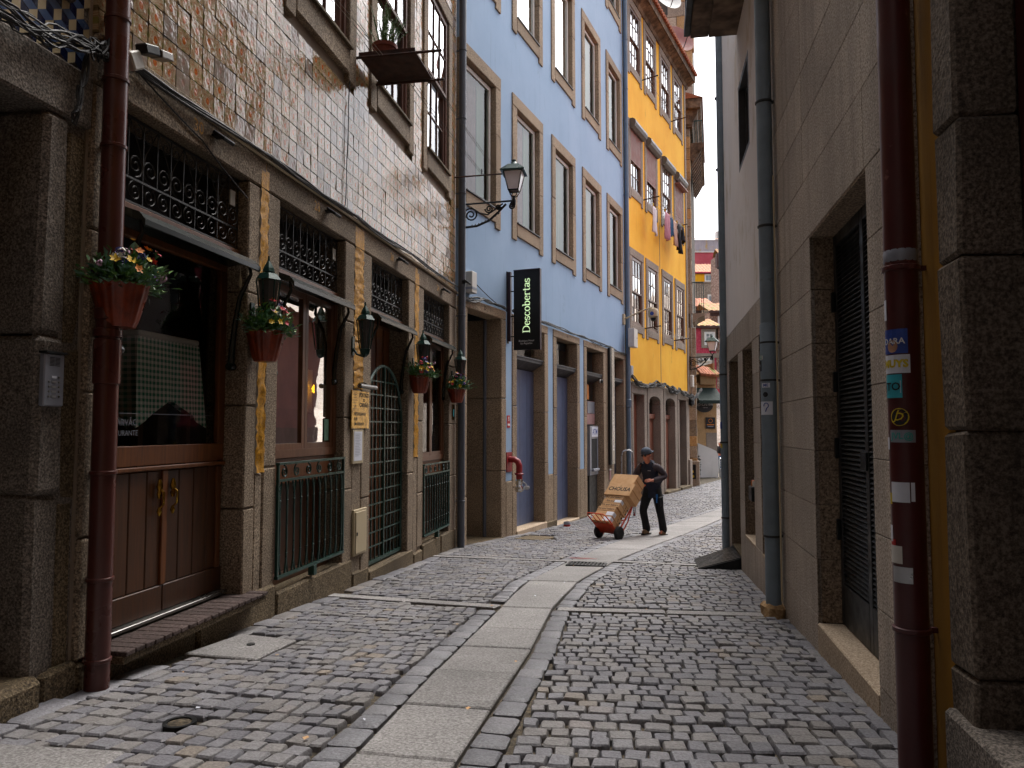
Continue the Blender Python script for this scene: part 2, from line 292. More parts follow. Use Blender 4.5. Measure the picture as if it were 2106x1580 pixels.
class MB:
    def __init__(s): s.v = []; s.f = []; s.mi = []; s.k = 0; s.T = None; s.val = []; s.r = 0.0
    def add(s, vs, fs):
        b = len(s.v)
        s.v += [tuple(s.T @ Vector(p)) for p in vs] if s.T else [tuple(p) for p in vs]
        s.f += [tuple(i + b for i in f) for f in fs]; s.mi += [s.k] * len(fs); s.val += [s.r] * len(fs)
        return s
    def box(s, a0, a1, b0, b1, c0, c1):
        return s.add([(a, b, c) for a in (a0, a1) for b in (b0, b1) for c in (c0, c1)],
                     [(0, 1, 3, 2), (4, 6, 7, 5), (0, 4, 5, 1), (2, 3, 7, 6), (0, 2, 6, 4), (1, 5, 7, 3)])
    def cbox(s, a0, a1, b0, b1, c0, c1, ch=.01, jit=0.0):
        lo = (min(a0, a1), min(b0, b1), min(c0, c1)); hi = (max(a0, a1), max(b0, b1), max(c0, c1))
        ch = min(ch, *[(hi[i] - lo[i]) * .4 for i in range(3)])
        vs = []
        for sx in (0, 1):
            for sy in (0, 1):
                for sz in (0, 1):
                    sg = (sx, sy, sz); c = [(lo, hi)[sg[i]][i] + (random.uniform(-jit, jit) if jit else 0) for i in range(3)]
                    inn = [c[i] + (ch if sg[i] == 0 else -ch) for i in range(3)]
                    for ax in range(3): q = list(inn); q[ax] = c[ax]; vs.append(q)
        I = lambda x, y, z, a: (x * 4 + y * 2 + z) * 3 + a
        fs = []
        for k in (0, 1):
            fs += [[I(k, 0, 0, 0), I(k, 1, 0, 0), I(k, 1, 1, 0), I(k, 0, 1, 0)], [I(0, k, 0, 1), I(1, k, 0, 1), I(1, k, 1, 1), I(0, k, 1, 1)], [I(0, 0, k, 2), I(1, 0, k, 2), I(1, 1, k, 2), I(0, 1, k, 2)]]
        for a in (0, 1):
            for b in (0, 1):
                fs += [[I(0, a, b, 1), I(1, a, b, 1), I(1, a, b, 2), I(0, a, b, 2)], [I(a, 0, b, 0), I(a, 1, b, 0), I(a, 1, b, 2), I(a, 0, b, 2)], [I(a, b, 0, 0), I(a, b, 1, 0), I(a, b, 1, 1), I(a, b, 0, 1)]]
        for x in (0, 1):
            for y in (0, 1):
                for z in (0, 1): fs.append([I(x, y, z, 0), I(x, y, z, 1), I(x, y, z, 2)])
        return s.add(vs, fs)
    def quad(s, *p): return s.add(p, [tuple(range(len(p)))])
    def tube(s, pts, r, nn=8, closed=False):
        pts = [Vector(p) for p in pts]; m = len(pts); rs = r if isinstance(r, (list, tuple)) else [r] * m
        vs = []; up = None
        for i, p in enumerate(pts):
            a = pts[(i - 1) % m] if (closed or i) else p; b = pts[(i + 1) % m] if (closed or i < m - 1) else p
            t = (b - a); t = t.normalized() if t.length > 1e-9 else Vector((0, 0, 1))
            if up is None: up = Vector((0, 0, 1)) if abs(t.z) < .9 else Vector((1, 0, 0))
            e = t.cross(up); e = e.normalized() if e.length > 1e-6 else t.orthogonal().normalized()
            f = e.cross(t); up = f
            for k in range(nn): th = 2 * pi * k / nn; vs.append(p + (e * cos(th) + f * sin(th)) * rs[i])
        fs = []
        for i in range(m if closed else m - 1):
            j = (i + 1) % m
            for k in range(nn): k2 = (k + 1) % nn; fs.append((i * nn + k, i * nn + k2, j * nn + k2, j * nn + k))
        if not closed: fs += [tuple(range(nn)), tuple(range((m - 1) * nn, m * nn))]
        return s.add(vs, fs)
    def lathe(s, prof, nn=16, c=(0, 0, 0), axis=2, a0=0.0, a1=2 * pi, flute=0.0, nf=0):
        vs = []; full = abs(a1 - a0 - 2 * pi) < 1e-6; cnt = nn if full else nn + 1
        for r, h in prof:
            for k in range(cnt):
                th = a0 + (a1 - a0) * k / nn; rr = r * (1 + flute * cos(nf * th)) if flute else r
                q = [rr * cos(th), rr * sin(th), h]
                if axis == 0: q = [h, rr * cos(th), rr * sin(th)]
                elif axis == 1: q = [rr * sin(th), h, rr * cos(th)]
                vs.append((c[0] + q[0], c[1] + q[1], c[2] + q[2]))
        fs = []
        for i in range(len(prof) - 1):
            for k in range(cnt if full else cnt - 1):
                k2 = (k + 1) % cnt; fs.append((i * cnt + k, i * cnt + k2, (i + 1) * cnt + k2, (i + 1) * cnt + k))
        if prof[0][0] > 1e-6: fs.append(tuple(range(cnt)))
        if prof[-1][0] > 1e-6: fs.append(tuple(range((len(prof) - 1) * cnt, len(prof) * cnt)))
        return s.add(vs, fs)
    def prism(s, poly, t0, t1, plane='uz'):   # polygon extruded along the missing axis
        def mk(p, t): return {'uz': (t, p[0], p[1]), 'wz': (p[0], t, p[1]), 'wu': (p[0], p[1], t)}[plane]
        m = len(poly); vs = [mk(p, t0) for p in poly] + [mk(p, t1) for p in poly]
        fs = [tuple(range(m)), tuple(range(2 * m - 1, m - 1, -1))] + [(i, (i + 1) % m, m + (i + 1) % m, m + i) for i in range(m)]
        return s.add(vs, fs)
    def spiral(s, w, u, z, r, turns, dirn, a0, th=.006, nn=4, n=18, r0=.15):
        pts = []
        for i in range(n + 1):
            t = i / n; a = a0 + dirn * 2 * pi * turns * t; rr = r * (1 - (1 - r0) * t); pts.append((w, u + rr * cos(a), z + rr * sin(a)))
        s.tube(pts, th, nn); return s
    def text(s, body, size, fn, depth=.002, bold=0.0, align='CENTER'):
        key = (body, bold, align)
        if key not in TXT:
            cu = bpy.data.curves.new('t', 'FONT'); cu.body = body; cu.align_x = align; cu.align_y = 'CENTER'; cu.offset = bold; cu.resolution_u = 2
            ob = bpy.data.objects.new('t', cu); C.objects.link(ob); dg = bpy.context.evaluated_depsgraph_get()
            me = bpy.data.meshes.new_from_object(ob.evaluated_get(dg))
            TXT[key] = ([tuple(v.co) for v in me.vertices], [tuple(p.vertices) for p in me.polygons])
            bpy.data.objects.remove(ob); bpy.data.meshes.remove(me)
        vs, fs = TXT[key]; return s.add([fn(x * size, y * size) for x, y, _ in vs], fs)
    def pen(s, strokes, fn, thick, thin):      # broad strokes: thick where they run along y, thin along x
        for st in strokes:
            m = len(st)
            for i in range(m - 1):
                (x0, y0), (x1, y1) = st[i], st[i + 1]; dx, dy = x1 - x0, y1 - y0; L = max(1e-6, sqrt(dx * dx + dy * dy))
                hw = (thin + (thick - thin) * (abs(dy) / L) ** 1.5) / 2; nx, ny = -dy / L * hw, dx / L * hw
                ex, ey = dx / L * thin * .3, dy / L * thin * .3
                s.add([fn(x0 - ex + nx, y0 - ey + ny), fn(x0 - ex - nx, y0 - ey - ny), fn(x1 + ex - nx, y1 + ey - ny), fn(x1 + ex + nx, y1 + ey + ny)], [(0, 1, 2, 3)])
        return s
TXT = {}
def build(mb, name, mat, parent=None, label=None, cat=None, group=None, kind=None, F=W, smooth=False, at=None, rnd=False, recalc=True):
    if not mb.v: return None
    if parent is not None: off = OFF[top(parent).name]
    else:
        xs = [sum(c) / len(mb.v) for c in zip(*mb.v)]; off = at or (xs[0], xs[1], min(v[2] for v in mb.v))
    me = bpy.data.meshes.new(name); me.from_pydata([(a - off[0], b - off[1], c - off[2]) for a, b, c in mb.v], [], mb.f)
    for m in (mat if isinstance(mat, (list, tuple)) else [mat]): me.materials.append(M[m])
    if any(mb.mi): me.polygons.foreach_set('material_index', mb.mi)
    if rnd:
        a = me.attributes.new('rnd', 'FLOAT', 'FACE'); a.data.foreach_set('value', mb.val)
    if recalc:
        bm = bmesh.new(); bm.from_mesh(me); bmesh.ops.recalc_face_normals(bm, faces=bm.faces); bm.to_mesh(me); bm.free()
    if smooth:
        me.polygons.foreach_set('use_smooth', [True] * len(me.polygons)); me.set_sharp_from_angle(angle=radians(38))
    me.update(); o = bpy.data.objects.new(name, me); C.objects.link(o)
    if parent is not None: o.parent = parent
    else:
        o.location = F.P(*off); o.rotation_euler = (0, 0, F.rz); OFF[o.name] = off; FRM[o.name] = F
    return tag(o, label, cat, group, kind)
def B(name, mat, parent, *dims, ch=0, jit=0, **k):
    m = MB(); m.cbox(*dims, ch=ch, jit=jit) if ch else m.box(*dims); return build(m, name, mat, parent, **k)
def wall_holes(mb, us, zs, u0, u1, z0, z1, holes, w=0.0):
    ug = sorted({u0, u1, *[min(max(h[i], u0), u1) for h in holes for i in (0, 1)]}); zg_ = sorted({z0, z1, *[min(max(h[i], z0), z1) for h in holes for i in (2, 3)]})
    for a, b in zip(ug, ug[1:]):
        for c, d in zip(zg_, zg_[1:]):
            cu, cz = (a + b) / 2, (c + d) / 2
            if any(h[0] < cu < h[1] and h[2] < cz < h[3] for h in holes): continue
            mb.quad((w, a, c), (w, b, c), (w, b, d), (w, a, d))
def shell(mb, u0, u1, z0, z1, depth, w=-.02):   # sides, back and roof of a house behind its front
    mb.quad((w, u0, z0), (-depth, u0, z0), (-depth, u0, z1), (w, u0, z1)); mb.quad((w, u1, z0), (-depth, u1, z0), (-depth, u1, z1), (w, u1, z1))
    mb.quad((-depth, u0, z0), (-depth, u1, z0), (-depth, u1, z1), (-depth, u0, z1)); mb.quad((w, u0, z1), (-depth, u0, z1), (-depth, u1, z1), (w, u1, z1))
# ------------------------------------------------------------------ lie of the street
def zg(y):
    if y < 13: return -.0615 * y
    t = min(y, 22) - 13; z = -.7995 - (.0615 * t - (.0615 - .008) / 18 * t * t)
    return z if y <= 22 else z - .008 * (y - 22)
def lerp(tab, y):
    for (a, b), (c, d) in zip(tab, tab[1:]):
        if y <= c: return b + (d - b) * (y - a) / (c - a)
    (a, b), (c, d) = tab[-2:]; return b + (d - b) * (y - a) / (c - a)
XL = lambda y: -2.38 + (y - 4.58) * .1781 if y < 12.92 else (-.894 + (y - 12.92) * .4204 if y < 23.56 else 3.577 + (y - 23.56) * .5008)
XR = lambda y: 2.33 + (y - 6.56) * .1853 if y < 11.75 else .34 * y + .8
SL = [(-8, -2.4), (1.5, -.95), (3.19, -.70), (4.69, -.48), (6.98, -.10), (8.54, .14), (10.69, .80), (12.86, 1.53), (14.88, 2.35), (18.5, 4.1), (23.6, 6.9), (40, 17)]
SR = [(-8, -1.9), (1.5, -.50), (3.19, -.24), (5.19, .12), (6.86, .36), (8.54, .72), (10.4, 1.34), (12.61, 2.23), (15.0, 3.32), (19.3, 5.36), (23.6, 7.7), (40, 18)]
XSL = lambda y: lerp(SL, y); XSR = lambda y: lerp(SR, y)
# ------------------------------------------------------------------ the street: ground sheet, slabs, cobbles
mb = MB()
ys = [-14 + i * 1.0 for i in range(60)] + [50, 60, 80, 120, 200, 400]
xs = [-400, -60, -20, -8, -4, -2, 0, 2, 4, 6, 9, 14, 24, 60, 400]
mb.add([(x, y, zg(y) - .022) for y in ys for x in xs], [(j * len(xs) + i, j * len(xs) + i + 1, (j + 1) * len(xs) + i + 1, (j + 1) * len(xs) + i) for j in range(len(ys) - 1) for i in range(len(xs) - 1)])
street = build(mb, 'street', 'dirt', kind='structure', at=(0, 0, 0))
street['label'] = 'cobbled lane sloping away with a central strip of granite slabs'
def cobble(mb, cx, cy, ex, ey, a, b, proud, low=False, jit=.007):
    """a stone of size a x b, axes ex / ey, rounded top"""
    tx, ty = random.uniform(-.04, .04), random.uniform(-.04, .04)
    pts = []
    cc = .16
    base = [(-1, -1), (1, -1), (1, 1), (-1, 1)] if low else [(-1, -1 + cc), (-1 + cc, -1), (1 - cc, -1), (1, -1 + cc), (1, 1 - cc), (1 - cc, 1), (-1 + cc, 1), (-1, 1 - cc)]
    base = [(p + random.uniform(-jit, jit) * 2 / a, q + random.uniform(-jit, jit) * 2 / b) for p, q in base]
    m = len(base); vs = []
    for sc, h in ((1, -.045), (.985, proud - .009), (.86, proud)):
        for p, q in base:
            dx, dy = p * sc * a / 2, q * sc * b / 2
            x = cx + ex[0] * dx + ey[0] * dy; y = cy + ex[1] * dx + ey[1] * dy
            vs.append((x, y, zg(y) + h + (tx * dx + ty * dy if h > -.04 else 0)))
    vs.append((cx, cy, zg(cy) + proud + .001))
    fs = [(k * m + i, k * m + (i + 1) % m, (k + 1) * m + (i + 1) % m, (k + 1) * m + i) for k in (0, 1) for i in range(m)] + [(2 * m + i, 2 * m + (i + 1) % m, 3 * m) for i in range(m)]
    mb.r = random.random(); mb.add(vs, fs)
STONES = []     # (dist, cx, cy, ex, ey, a, b, proud, material)
STRIPS = [((-1.86, 7.68), (-.13, 6.99)), ((.40, 6.86), (2.30, 6.58)), ((-1.20, 11.36), (.80, 10.69)), ((1.42, 10.66), (2.75, 10.10)), ((2.9, 15.2), (5.6, 14.6)), ((-.1, 16.3), (2.6, 15.6))]
def near_strip(x, y):
    for (ax, ay), (bx, by) in STRIPS:
        dx, dy = bx - ax, by - ay; L2_ = dx * dx + dy * dy; t = ((x - ax) * dx + (y - ay) * dy) / L2_
        if -.03 < t < 1.03 and abs((x - ax) * dy - (y - ay) * dx) / sqrt(L2_) < .155: return True
    return False
def excluded(x, y):
    u = (x + 2.0) * .98 + (y - 5.13) * .17; 
    if -2.3 < x < -1.45 and 4.86 < y < 5.86 and inpoly(x, y, COVER): return True
    if x < -1.62 and y < 3.52 and inpoly(x, y, CORNER): return True
    if (x + 1.61) ** 2 + (y - 3.74) ** 2 < .0075: return True
    if .15 < x < .85 and 14.1 < y < 15.15: return True
    return near_strip(x, y)
def inpoly(x, y, P):
    r = False; j = len(P) - 1
    for i in range(len(P)):
        (a, b), (c, d) = P[i], P[j]
        if (b > y) != (d > y) and x < (c - a) * (y - b) / (d - b) + a: r = not r
        j = i
    return r
COVER = [(-2.24, 5.10), (-1.62, 4.90), (-1.50, 5.60), (-2.05, 5.84)]; CORNER = [(-3, 3.55), (-1.68, 3.36), (-1.62, 2.4), (-3, 2.3)]
def rows(phi, q0, q1, p0, p1, inside, step=.118):
    e = (cos(phi), -sin(phi)); f = (sin(phi), cos(phi)); q = q0
    while q < q1:
        b = step * random.uniform(.9, 1.12); p = p0 + random.uniform(0, .12); wob = random.uniform(0, 6)
        while p < p1:
            a = random.choice((.088, .098, .106, .115, .128)) * random.uniform(.93, 1.07)
            pc = p + a / 2; qq = q + b / 2 + .014 * sin(pc * 1.7 + wob)
            for k_, al in ((1, 0), (.72, 0), (.72, 1), (.5, 0), (.5, 1)):
                pk = p + a * k_ / 2 if not al else p + a * (1 - k_ / 2); x, y = e[0] * pk + f[0] * qq, e[1] * pk + f[1] * qq
                if inside(x, y, a * k_ / 2) and not excluded(x, y):
                    j = random.uniform(-.07, .07); ex = (e[0] * cos(j) + f[0] * sin(j), e[1] * cos(j) + f[1] * sin(j)); ey = (-ex[1], ex[0])
                    STONES.append((x * x + y * y, x, y, ex, ey, a * k_ - .008, b * random.uniform(.90, .955), random.uniform(.006, .016), 'cobble')); break
            p += a
        q += b
Y0 = -3.0
rows(radians(14), -4.5, 26, -9, 4, lambda x, y, h: Y0 < y < 24 and XL(y) + .155 + h < x < XSL(y) - .165 - h)
rows(radians(6), -5, 22, -4, 12, lambda x, y, h: Y0 < y < 20.5 and XSR(y) + .165 + h < x < XR(y) - .05 - h)
rows(radians(28), 8, 42, -14, 14, lambda x, y, h: 24 <= y < 39 and XL(y) + .1 < x < min(XSL(y) - .1, .32 * y), .125)
rows(radians(20), 8, 36, -6, 14, lambda x, y, h: 20.5 <= y < 30 and XSR(y) + .2 < x < .32 * y, .125)
def course(tab, off, wd, y0, y1, l0, l1, mat):
    y = y0
    while y < y1:
        Ln = random.uniform(l0, l1); x = lerp(tab, y + Ln / 2) if isinstance(tab, list) else tab(y + Ln / 2)
        x2 = (lerp(tab, y + Ln) if isinstance(tab, list) else tab(y + Ln)); x1 = lerp(tab, y) if isinstance(tab, list) else tab(y)
        d = Vector((x2 - x1, Ln)).normalized(); ey = (d.x, d.y); ex = (d.y, -d.x)
        cx, cy = x + ex[0] * off, y + Ln / 2 + ex[1] * off
        if not excluded(cx, cy): STONES.append((cx * cx + cy * cy, cx, cy, ex, ey, wd, Ln - .014, random.uniform(.006, .014), mat))
        y += Ln
course(SL, -.088, .15, Y0, 26, .17, .27, 'cobble_edge'); course(SR, .088, .15, Y0, 24, .17, .27, 'cobble_edge')
course(XL, .085, .16, Y0, 24, .25, .5, 'cobble')
course(XR, -.02, .10, 2.0, 11.6, .12, .3, 'cobble')
def inview(x, y): return y > 2.9 and abs(x / y) < .72
STONES.sort(key=lambda s: s[0]); seen = [s for s in STONES if inview(s[1], s[2])]; nearest = set(id(s) for s in seen[:296])
rest = {'cobble': MB(), 'cobble_edge': MB()}
for s in STONES:
    d, x, y, ex, ey, a, b, pr, mt = s
    if id(s) in nearest:
        m1 = MB(); cobble(m1, x, y, ex, ey, a, b, pr); o = build(m1, 'cobblestone' if mt == 'cobble' else 'edge_stone', mt, street, smooth=True)
    else: cobble(rest[mt], x, y, ex, ey, a, b, pr, low=d > 180 or not inview(x, y))
build(rest['cobble'], 'cobble_paving', 'cobble', street, kind='stuff', smooth=True, rnd=True)
build(rest['cobble_edge'], 'edge_paving', 'cobble_edge', street, kind='stuff', smooth=True, rnd=True)
def slab(poly, h=.012, mat='slab', name='paving_slab', th=.06, parent=None):
    m = MB(); ins = []; cx = sum(p[0] for p in poly) / len(poly); cy = sum(p[1] for p in poly) / len(poly)
    for x, y in poly:
        v = Vector((cx - x, cy - y)).normalized() * .012; ins.append((x + v.x, y + v.y))
    t = random.uniform(-.004, .004); k = len(poly); hz = lambda y: zg(y) + h + t
    m.add([(x, y, hz(y) - th) for x, y in poly] + [(x, y, hz(y) - .008) for x, y in poly] + [(x, y, hz(y)) for x, y in ins],
          [(i + a * k, (i + 1) % k + a * k, (i + 1) % k + (a + 1) * k, i + (a + 1) * k) for a in (0, 1) for i in range(k)] + [tuple(range(2 * k, 3 * k))])
    return build(m, name, mat, parent or street)
cuts = [-3, -2.2, -1.4, -.6, .2, 1.0, 1.8, 2.6, 3.35, 4.05, 4.75, 5.4, 6.05, 6.98, 7.85, 8.7, 9.75, 10.62, 11.5, 12.4, 13.3, 14.2, 15.2, 16.2, 17.2, 18.4, 19.6, 21, 22.4]
for a, b in zip(cuts, cuts[1:]):
    sk = -.10; g = .006
    if b - a > 1.02 and a == 9.75: pass
    slab([(XSL(a + g) + .008, a + g), (XSR(a + sk + g) - .008, a + sk + g), (XSR(b + sk - g) - .008, b + sk - g), (XSL(b - g) + .008, b - g)])
for (ax, ay), (bx, by) in STRIPS:
    L = sqrt((bx - ax) ** 2 + (by - ay) ** 2); n_ = max(2, round(L / .85)); d = ((bx - ax) / L, (by - ay) / L); e = (-d[1], d[0])
    for i in range(n_):
        t0, t1 = L * i / n_ + .006, L * (i + 1) / n_ - .006; hw = .085
        slab([(ax + d[0] * t0 - e[0] * hw, ay + d[1] * t0 - e[1] * hw), (ax + d[0] * t1 - e[0] * hw, ay + d[1] * t1 - e[1] * hw), (ax + d[0] * t1 + e[0] * hw, ay + d[1] * t1 + e[1] * hw), (ax + d[0] * t0 + e[0] * hw, ay + d[1] * t0 + e[1] * hw)], name='cross_slab')
slab(CORNER, .014)
# service covers, gully grate, red spray mark
m = MB(); s_ = .05
cov = slab([(-2.19, 5.14), (-1.66, 4.97), (-1.56, 5.55), (-2.03, 5.76)], .022, 'slab', 'stone_hatch'); tag(cov, 'square grey stone service hatch set among the cobbles')
m.lathe([(.03, 0), (.03, .006), (.012, .008)], 10, (-1.83, 5.38, zg(5.38) + .022)); build(m, 'lifting_eye', 'iron_grey', cov)
m = MB(); m.lathe([(.078, -.03), (.078, .014), (.058, .014), (.058, .006), (.001, .007)], 20, (-1.61, 3.74, zg(3.74))); m.k = 0
tag(build(m, 'valve_cover', 'iron', street, smooth=True), 'small round iron valve cover with sandy centre')
m = MB(); m.lathe([(.056, 0), (.001, .002)], 16, (-1.61, 3.74, zg(3.74) + .008)); build(m, 'valve_lid', 'dirt', street)
gx, gy, ga = 1.0, 10.22, radians(-12)
T = Matrix.Translation((gx, gy, zg(gy))) @ Matrix.Rotation(ga, 4, 'Z') @ Matrix.Rotation(-.0614, 4, 'X')
m = MB(); m.T = T; m.box(-.26, .26, -.19, .19, .005, .0155); gr = build(m, 'gully_pit', 'dark', street)
m = MB(); m.T = T
for a in (-.255, .225): m.box(a, a + .03, -.19, .19, .014, .026)
for b in (-.19, .165): m.box(-.225, .225, b, b + .025, .014, .026)
gt = build(m, 'gully_grate', 'iron_grey', street)
for i in range(9):
    m = MB(); m.T = T; x = -.195 + i * .0487; m.box(x - .010, x + .010, -.165, .165, .014, .025); build(m, 'grate_bar', 'iron_grey', gt)
m = MB(); m.T = Matrix.Translation((1.02, 10.93, zg(10.93))) @ Matrix.Rotation(ga, 4, 'Z') @ Matrix.Rotation(-.0614, 4, 'X')
m.quad((-.2, -.035, .0195), (.19, -.045, .0195), (.2, .01, .0195), (.05, .03, .0195), (-.18, .04, .0195)); build(m, 'red_spray_mark', 'red_iron', street)
m = MB()
for px_, py_ in ((.3, 14.45),):
    m.T = Matrix.Translation((px_ + .15, py_ + .1, zg(py_ + .1))) @ Matrix.Rotation(radians(-20), 4, 'Z') @ Matrix.Rotation(-.055, 4, 'X'); m.box(-.28, .3, -.42, .38, -.02, .012)
build(m, 'patched_hatch', 'granite_lo', street)
# litter: pale scraps and leaves between the stones
mm = {'paper': MB(), 'card': MB(), 'granite_sill': MB()}
for i in range(34):
    y = random.uniform(3.2, 12); x = random.uniform(XL(y) + .2, XR(y) - .2); k = random.choice(list(mm)); r = random.uniform(.006, .016)
    mm[k].T = Matrix.Translation((x, y, zg(y) + .024)) @ Matrix.Rotation(random.uniform(0, 6), 4, 'Z') @ Matrix.Rotation(random.uniform(-.5, .5), 4, 'X')
    mm[k].quad((-r, -r * .5, 0), (r * .9, -r * .6, .002), (r, r * .5, 0), (-r * .7, r * .6, .003))
for k, m in mm.items(): tag(build(m, 'litter', k, street), kind='stuff')
# ------------------------------------------------------------------ shared house parts
def blocks(name, mat, parent, w0, w1, u0, u1, z0, z1, n_, ch=.012, jit=.004, gap=.006):
    zs = [z0] + [z0 + (z1 - z0) * (i + random.uniform(-.18, .18)) / n_ for i in range(1, n_)] + [z1]
    for a, b in zip(zs, zs[1:]): B(name, mat, parent, w0, w1, u0, u1, a + gap / 2, b - gap / 2, ch=ch, jit=jit)
def surround(win, mat, u0, u1, z0, z1, jw, proud=.03, depth=-.16, ear=.36, sillh=.25, top_=.25, split=None):
    """four dressed stones round an opening: lintel, two jambs with ears, sill"""
    B('lintel', mat, win, depth, proud, u0 - jw, u1 + jw, z1, z1 + top_, ch=.01, jit=.004)
    for a, b in ((u0 - jw, u0), (u1, u1 + jw)):
        B('jamb', mat, win, depth, proud, a, b, z0 - ear, z1 - .004, ch=.01, jit=.003) if not split else [B('jamb', mat, win, depth, proud, a, b, c, d, ch=.008, jit=.003) for c, d in ((z0 - ear, z0 + split), (z0 + split + .005, z1 - .004))]
    B('sill', mat, win, depth, proud + .004, u0 + .002, u1 - .002, z0 - sillh, z0, ch=.01, jit=.003)
def sash(parent, mat, gl, w, u0, u1, z0, z1, cols, rws, fr=.055, bar=.022, name='sash', th=.04):
    m = MB(); wa, wb = w - th / 2, w + th / 2
    m.box(wa, wb, u0, u0 + fr, z0, z1); m.box(wa, wb, u1 - fr, u1, z0, z1); m.box(wa, wb - .002, u0 + fr, u1 - fr, z0, z0 + fr); m.box(wa, wb - .002, u0 + fr, u1 - fr, z1 - fr, z1)
    a0, a1, b0, b1 = u0 + fr, u1 - fr, z0 + fr, z1 - fr
    for i in range(1, cols): x = a0 + (a1 - a0) * i / cols; m.box(wa + .008, wb - .006, x - bar / 2, x + bar / 2, b0, b1)
    for j in range(1, rws): y = b0 + (b1 - b0) * j / rws; m.box(wa + .009, wb - .008, a0, a1, y - bar / 2, y + bar / 2)
    if parent.parent is None: p = build(m, name, mat, parent); q = p
    else: p = build(m, name, mat, parent); q = parent
    for i in range(cols):
        for j in range(rws):
            t = random.uniform(-.003, .003); x0, x1 = a0 + (a1 - a0) * i / cols + .002, a0 + (a1 - a0) * (i + 1) / cols - .002; y0, y1 = b0 + (b1 - b0) * j / rws + .002, b0 + (b1 - b0) * (j + 1) / rws - .002
            g = MB(); g.quad((w - .004 + t, x0, y0), (w - .004 - t, x1, y0), (w - .004 + t * .5, x1, y1), (w - .004 - t, x0, y1)); build(g, 'pane', gl, q)
    return p
def frame_part(house, name, mat, w, u0, u1, z0, z1, fr, th=.06, label=None):
    m = MB(); wa, wb = w - th / 2, w + th / 2
    m.box(wa, wb, u0, u0 + fr, z0, z1); m.box(wa, wb, u1 - fr, u1, z0, z1); m.box(wa, wb - .002, u0 + fr, u1 - fr, z0, z0 + fr); m.box(wa, wb - .002, u0 + fr, u1 - fr, z1 - fr, z1)
    return build(m, name, mat, house, label=label)
def scroll_grille(house, name, mat, w, u0, u1, z0, z1):
    m = MB(); L = u1 - u0; n_ = max(4, round(L / .27)); st = L / n_; zb = z0 + .17; th = .0055
    for z in (z0 + .012, zb, z1 - .012): m.box(w - .006, w + .006, u0, u1, z - .007, z + .007)
    for i in range(2 * n_):
        r = min(st * .24, .07); uc = u0 + st * (i + .5) / 2
        m.spiral(w, uc, z0 + .018 + r + .008, r, 1.6, 1 if i % 2 else -1, pi / 2, th * .8)
    h = z1 - zb
    for i in range(n_):
        c = u0 + st * (i + .5); r = st * .27
        for s_ in (-1, 1):
            m.spiral(w, c + s_ * st * .25, zb + r + .02, r, 1.7, s_, -pi / 2 if s_ < 0 else -pi / 2, th)
            m.tube([(w, c + s_ * (st * .25 + r * .95), zb + r + .02), (w, c + s_ * st * .40, zb + h * .5), (w, c + s_ * st * .08, z1 - .05), (w, c, z1 - .012)], th * .8, 4)
            m.spiral(w, c + s_ * st * .30, z1 - .03 - r * .7, r * .7, 1.4, -s_, pi / 2, th * .8)
        m.box(w - .003, w + .003, c - .003, c + .003, zb, z1)
        m.box(w - .003, w + .003, c + st / 2 - .003, c + st / 2 + .003, z0, z1)
    return build(m, name, mat, house, smooth=True)
def paneled_planks(door, mat, w, u0, u1, z0, z1, n_, name='plank', gap=.006, th=.03):
    for i in range(n_):
        a, b = u0 + (u1 - u0) * i / n_ + gap / 2, u0 + (u1 - u0) * (i + 1) / n_ - gap / 2; B(name, mat, door, w - th, w, a, b, z0, z1, ch=.006)

# ------------------------------------------------------------------ the tiled house (left, brown)
TH = thing('tiled_house', 'house with ornate orange medallion tiles above four granite framed restaurant openings', 'house', L1, (0, 0, -.3))
OPN = [(-.02, 1.45, -.10), (1.98, 3.44, -.20), (4.22, 5.62, -.42), (6.32, 7.75, -.44)]; LT = 3.22
UPW = [(2.15, 3.40), (4.25, 5.50), (6.36, 7.56), (.05, 1.30)]
m = MB(); holes = [(a, b, z, LT) for a, b, z in OPN] + [(a, b, 5.33, 7.85) for a, b in UPW]
wall_holes(m, 0, 0, -.32, 8.24, -1.2, 9.5, holes, -.03); shell(m, -.32, 8.24, -1.2, 9.5, 7, -.03); m.box(-.32, -.30, -.3, 8.2, 3.3, 5.0)
build(m, 'wall', 'grout', TH, label='grouted wall behind the tiles'); B('cornice', 'granite', TH, -.1, .45, -.3, 8.24, 9.5, 9.75, ch=.03)
m = MB(); m.quad((.5, -.3, 9.76), (.5, 8.24, 9.76), (-3.5, 8.24, 11), (-3.5, -.3, 11)); build(m, 'roof', 'roof', TH)
m = MB(); m.box(-2.0, -1.98, -.3, 8.2, -1, 3.4); m.box(-1.98, -.31, -.3, 8.2, 3.30, 3.32); build(m, 'room_wall', 'interior', TH)
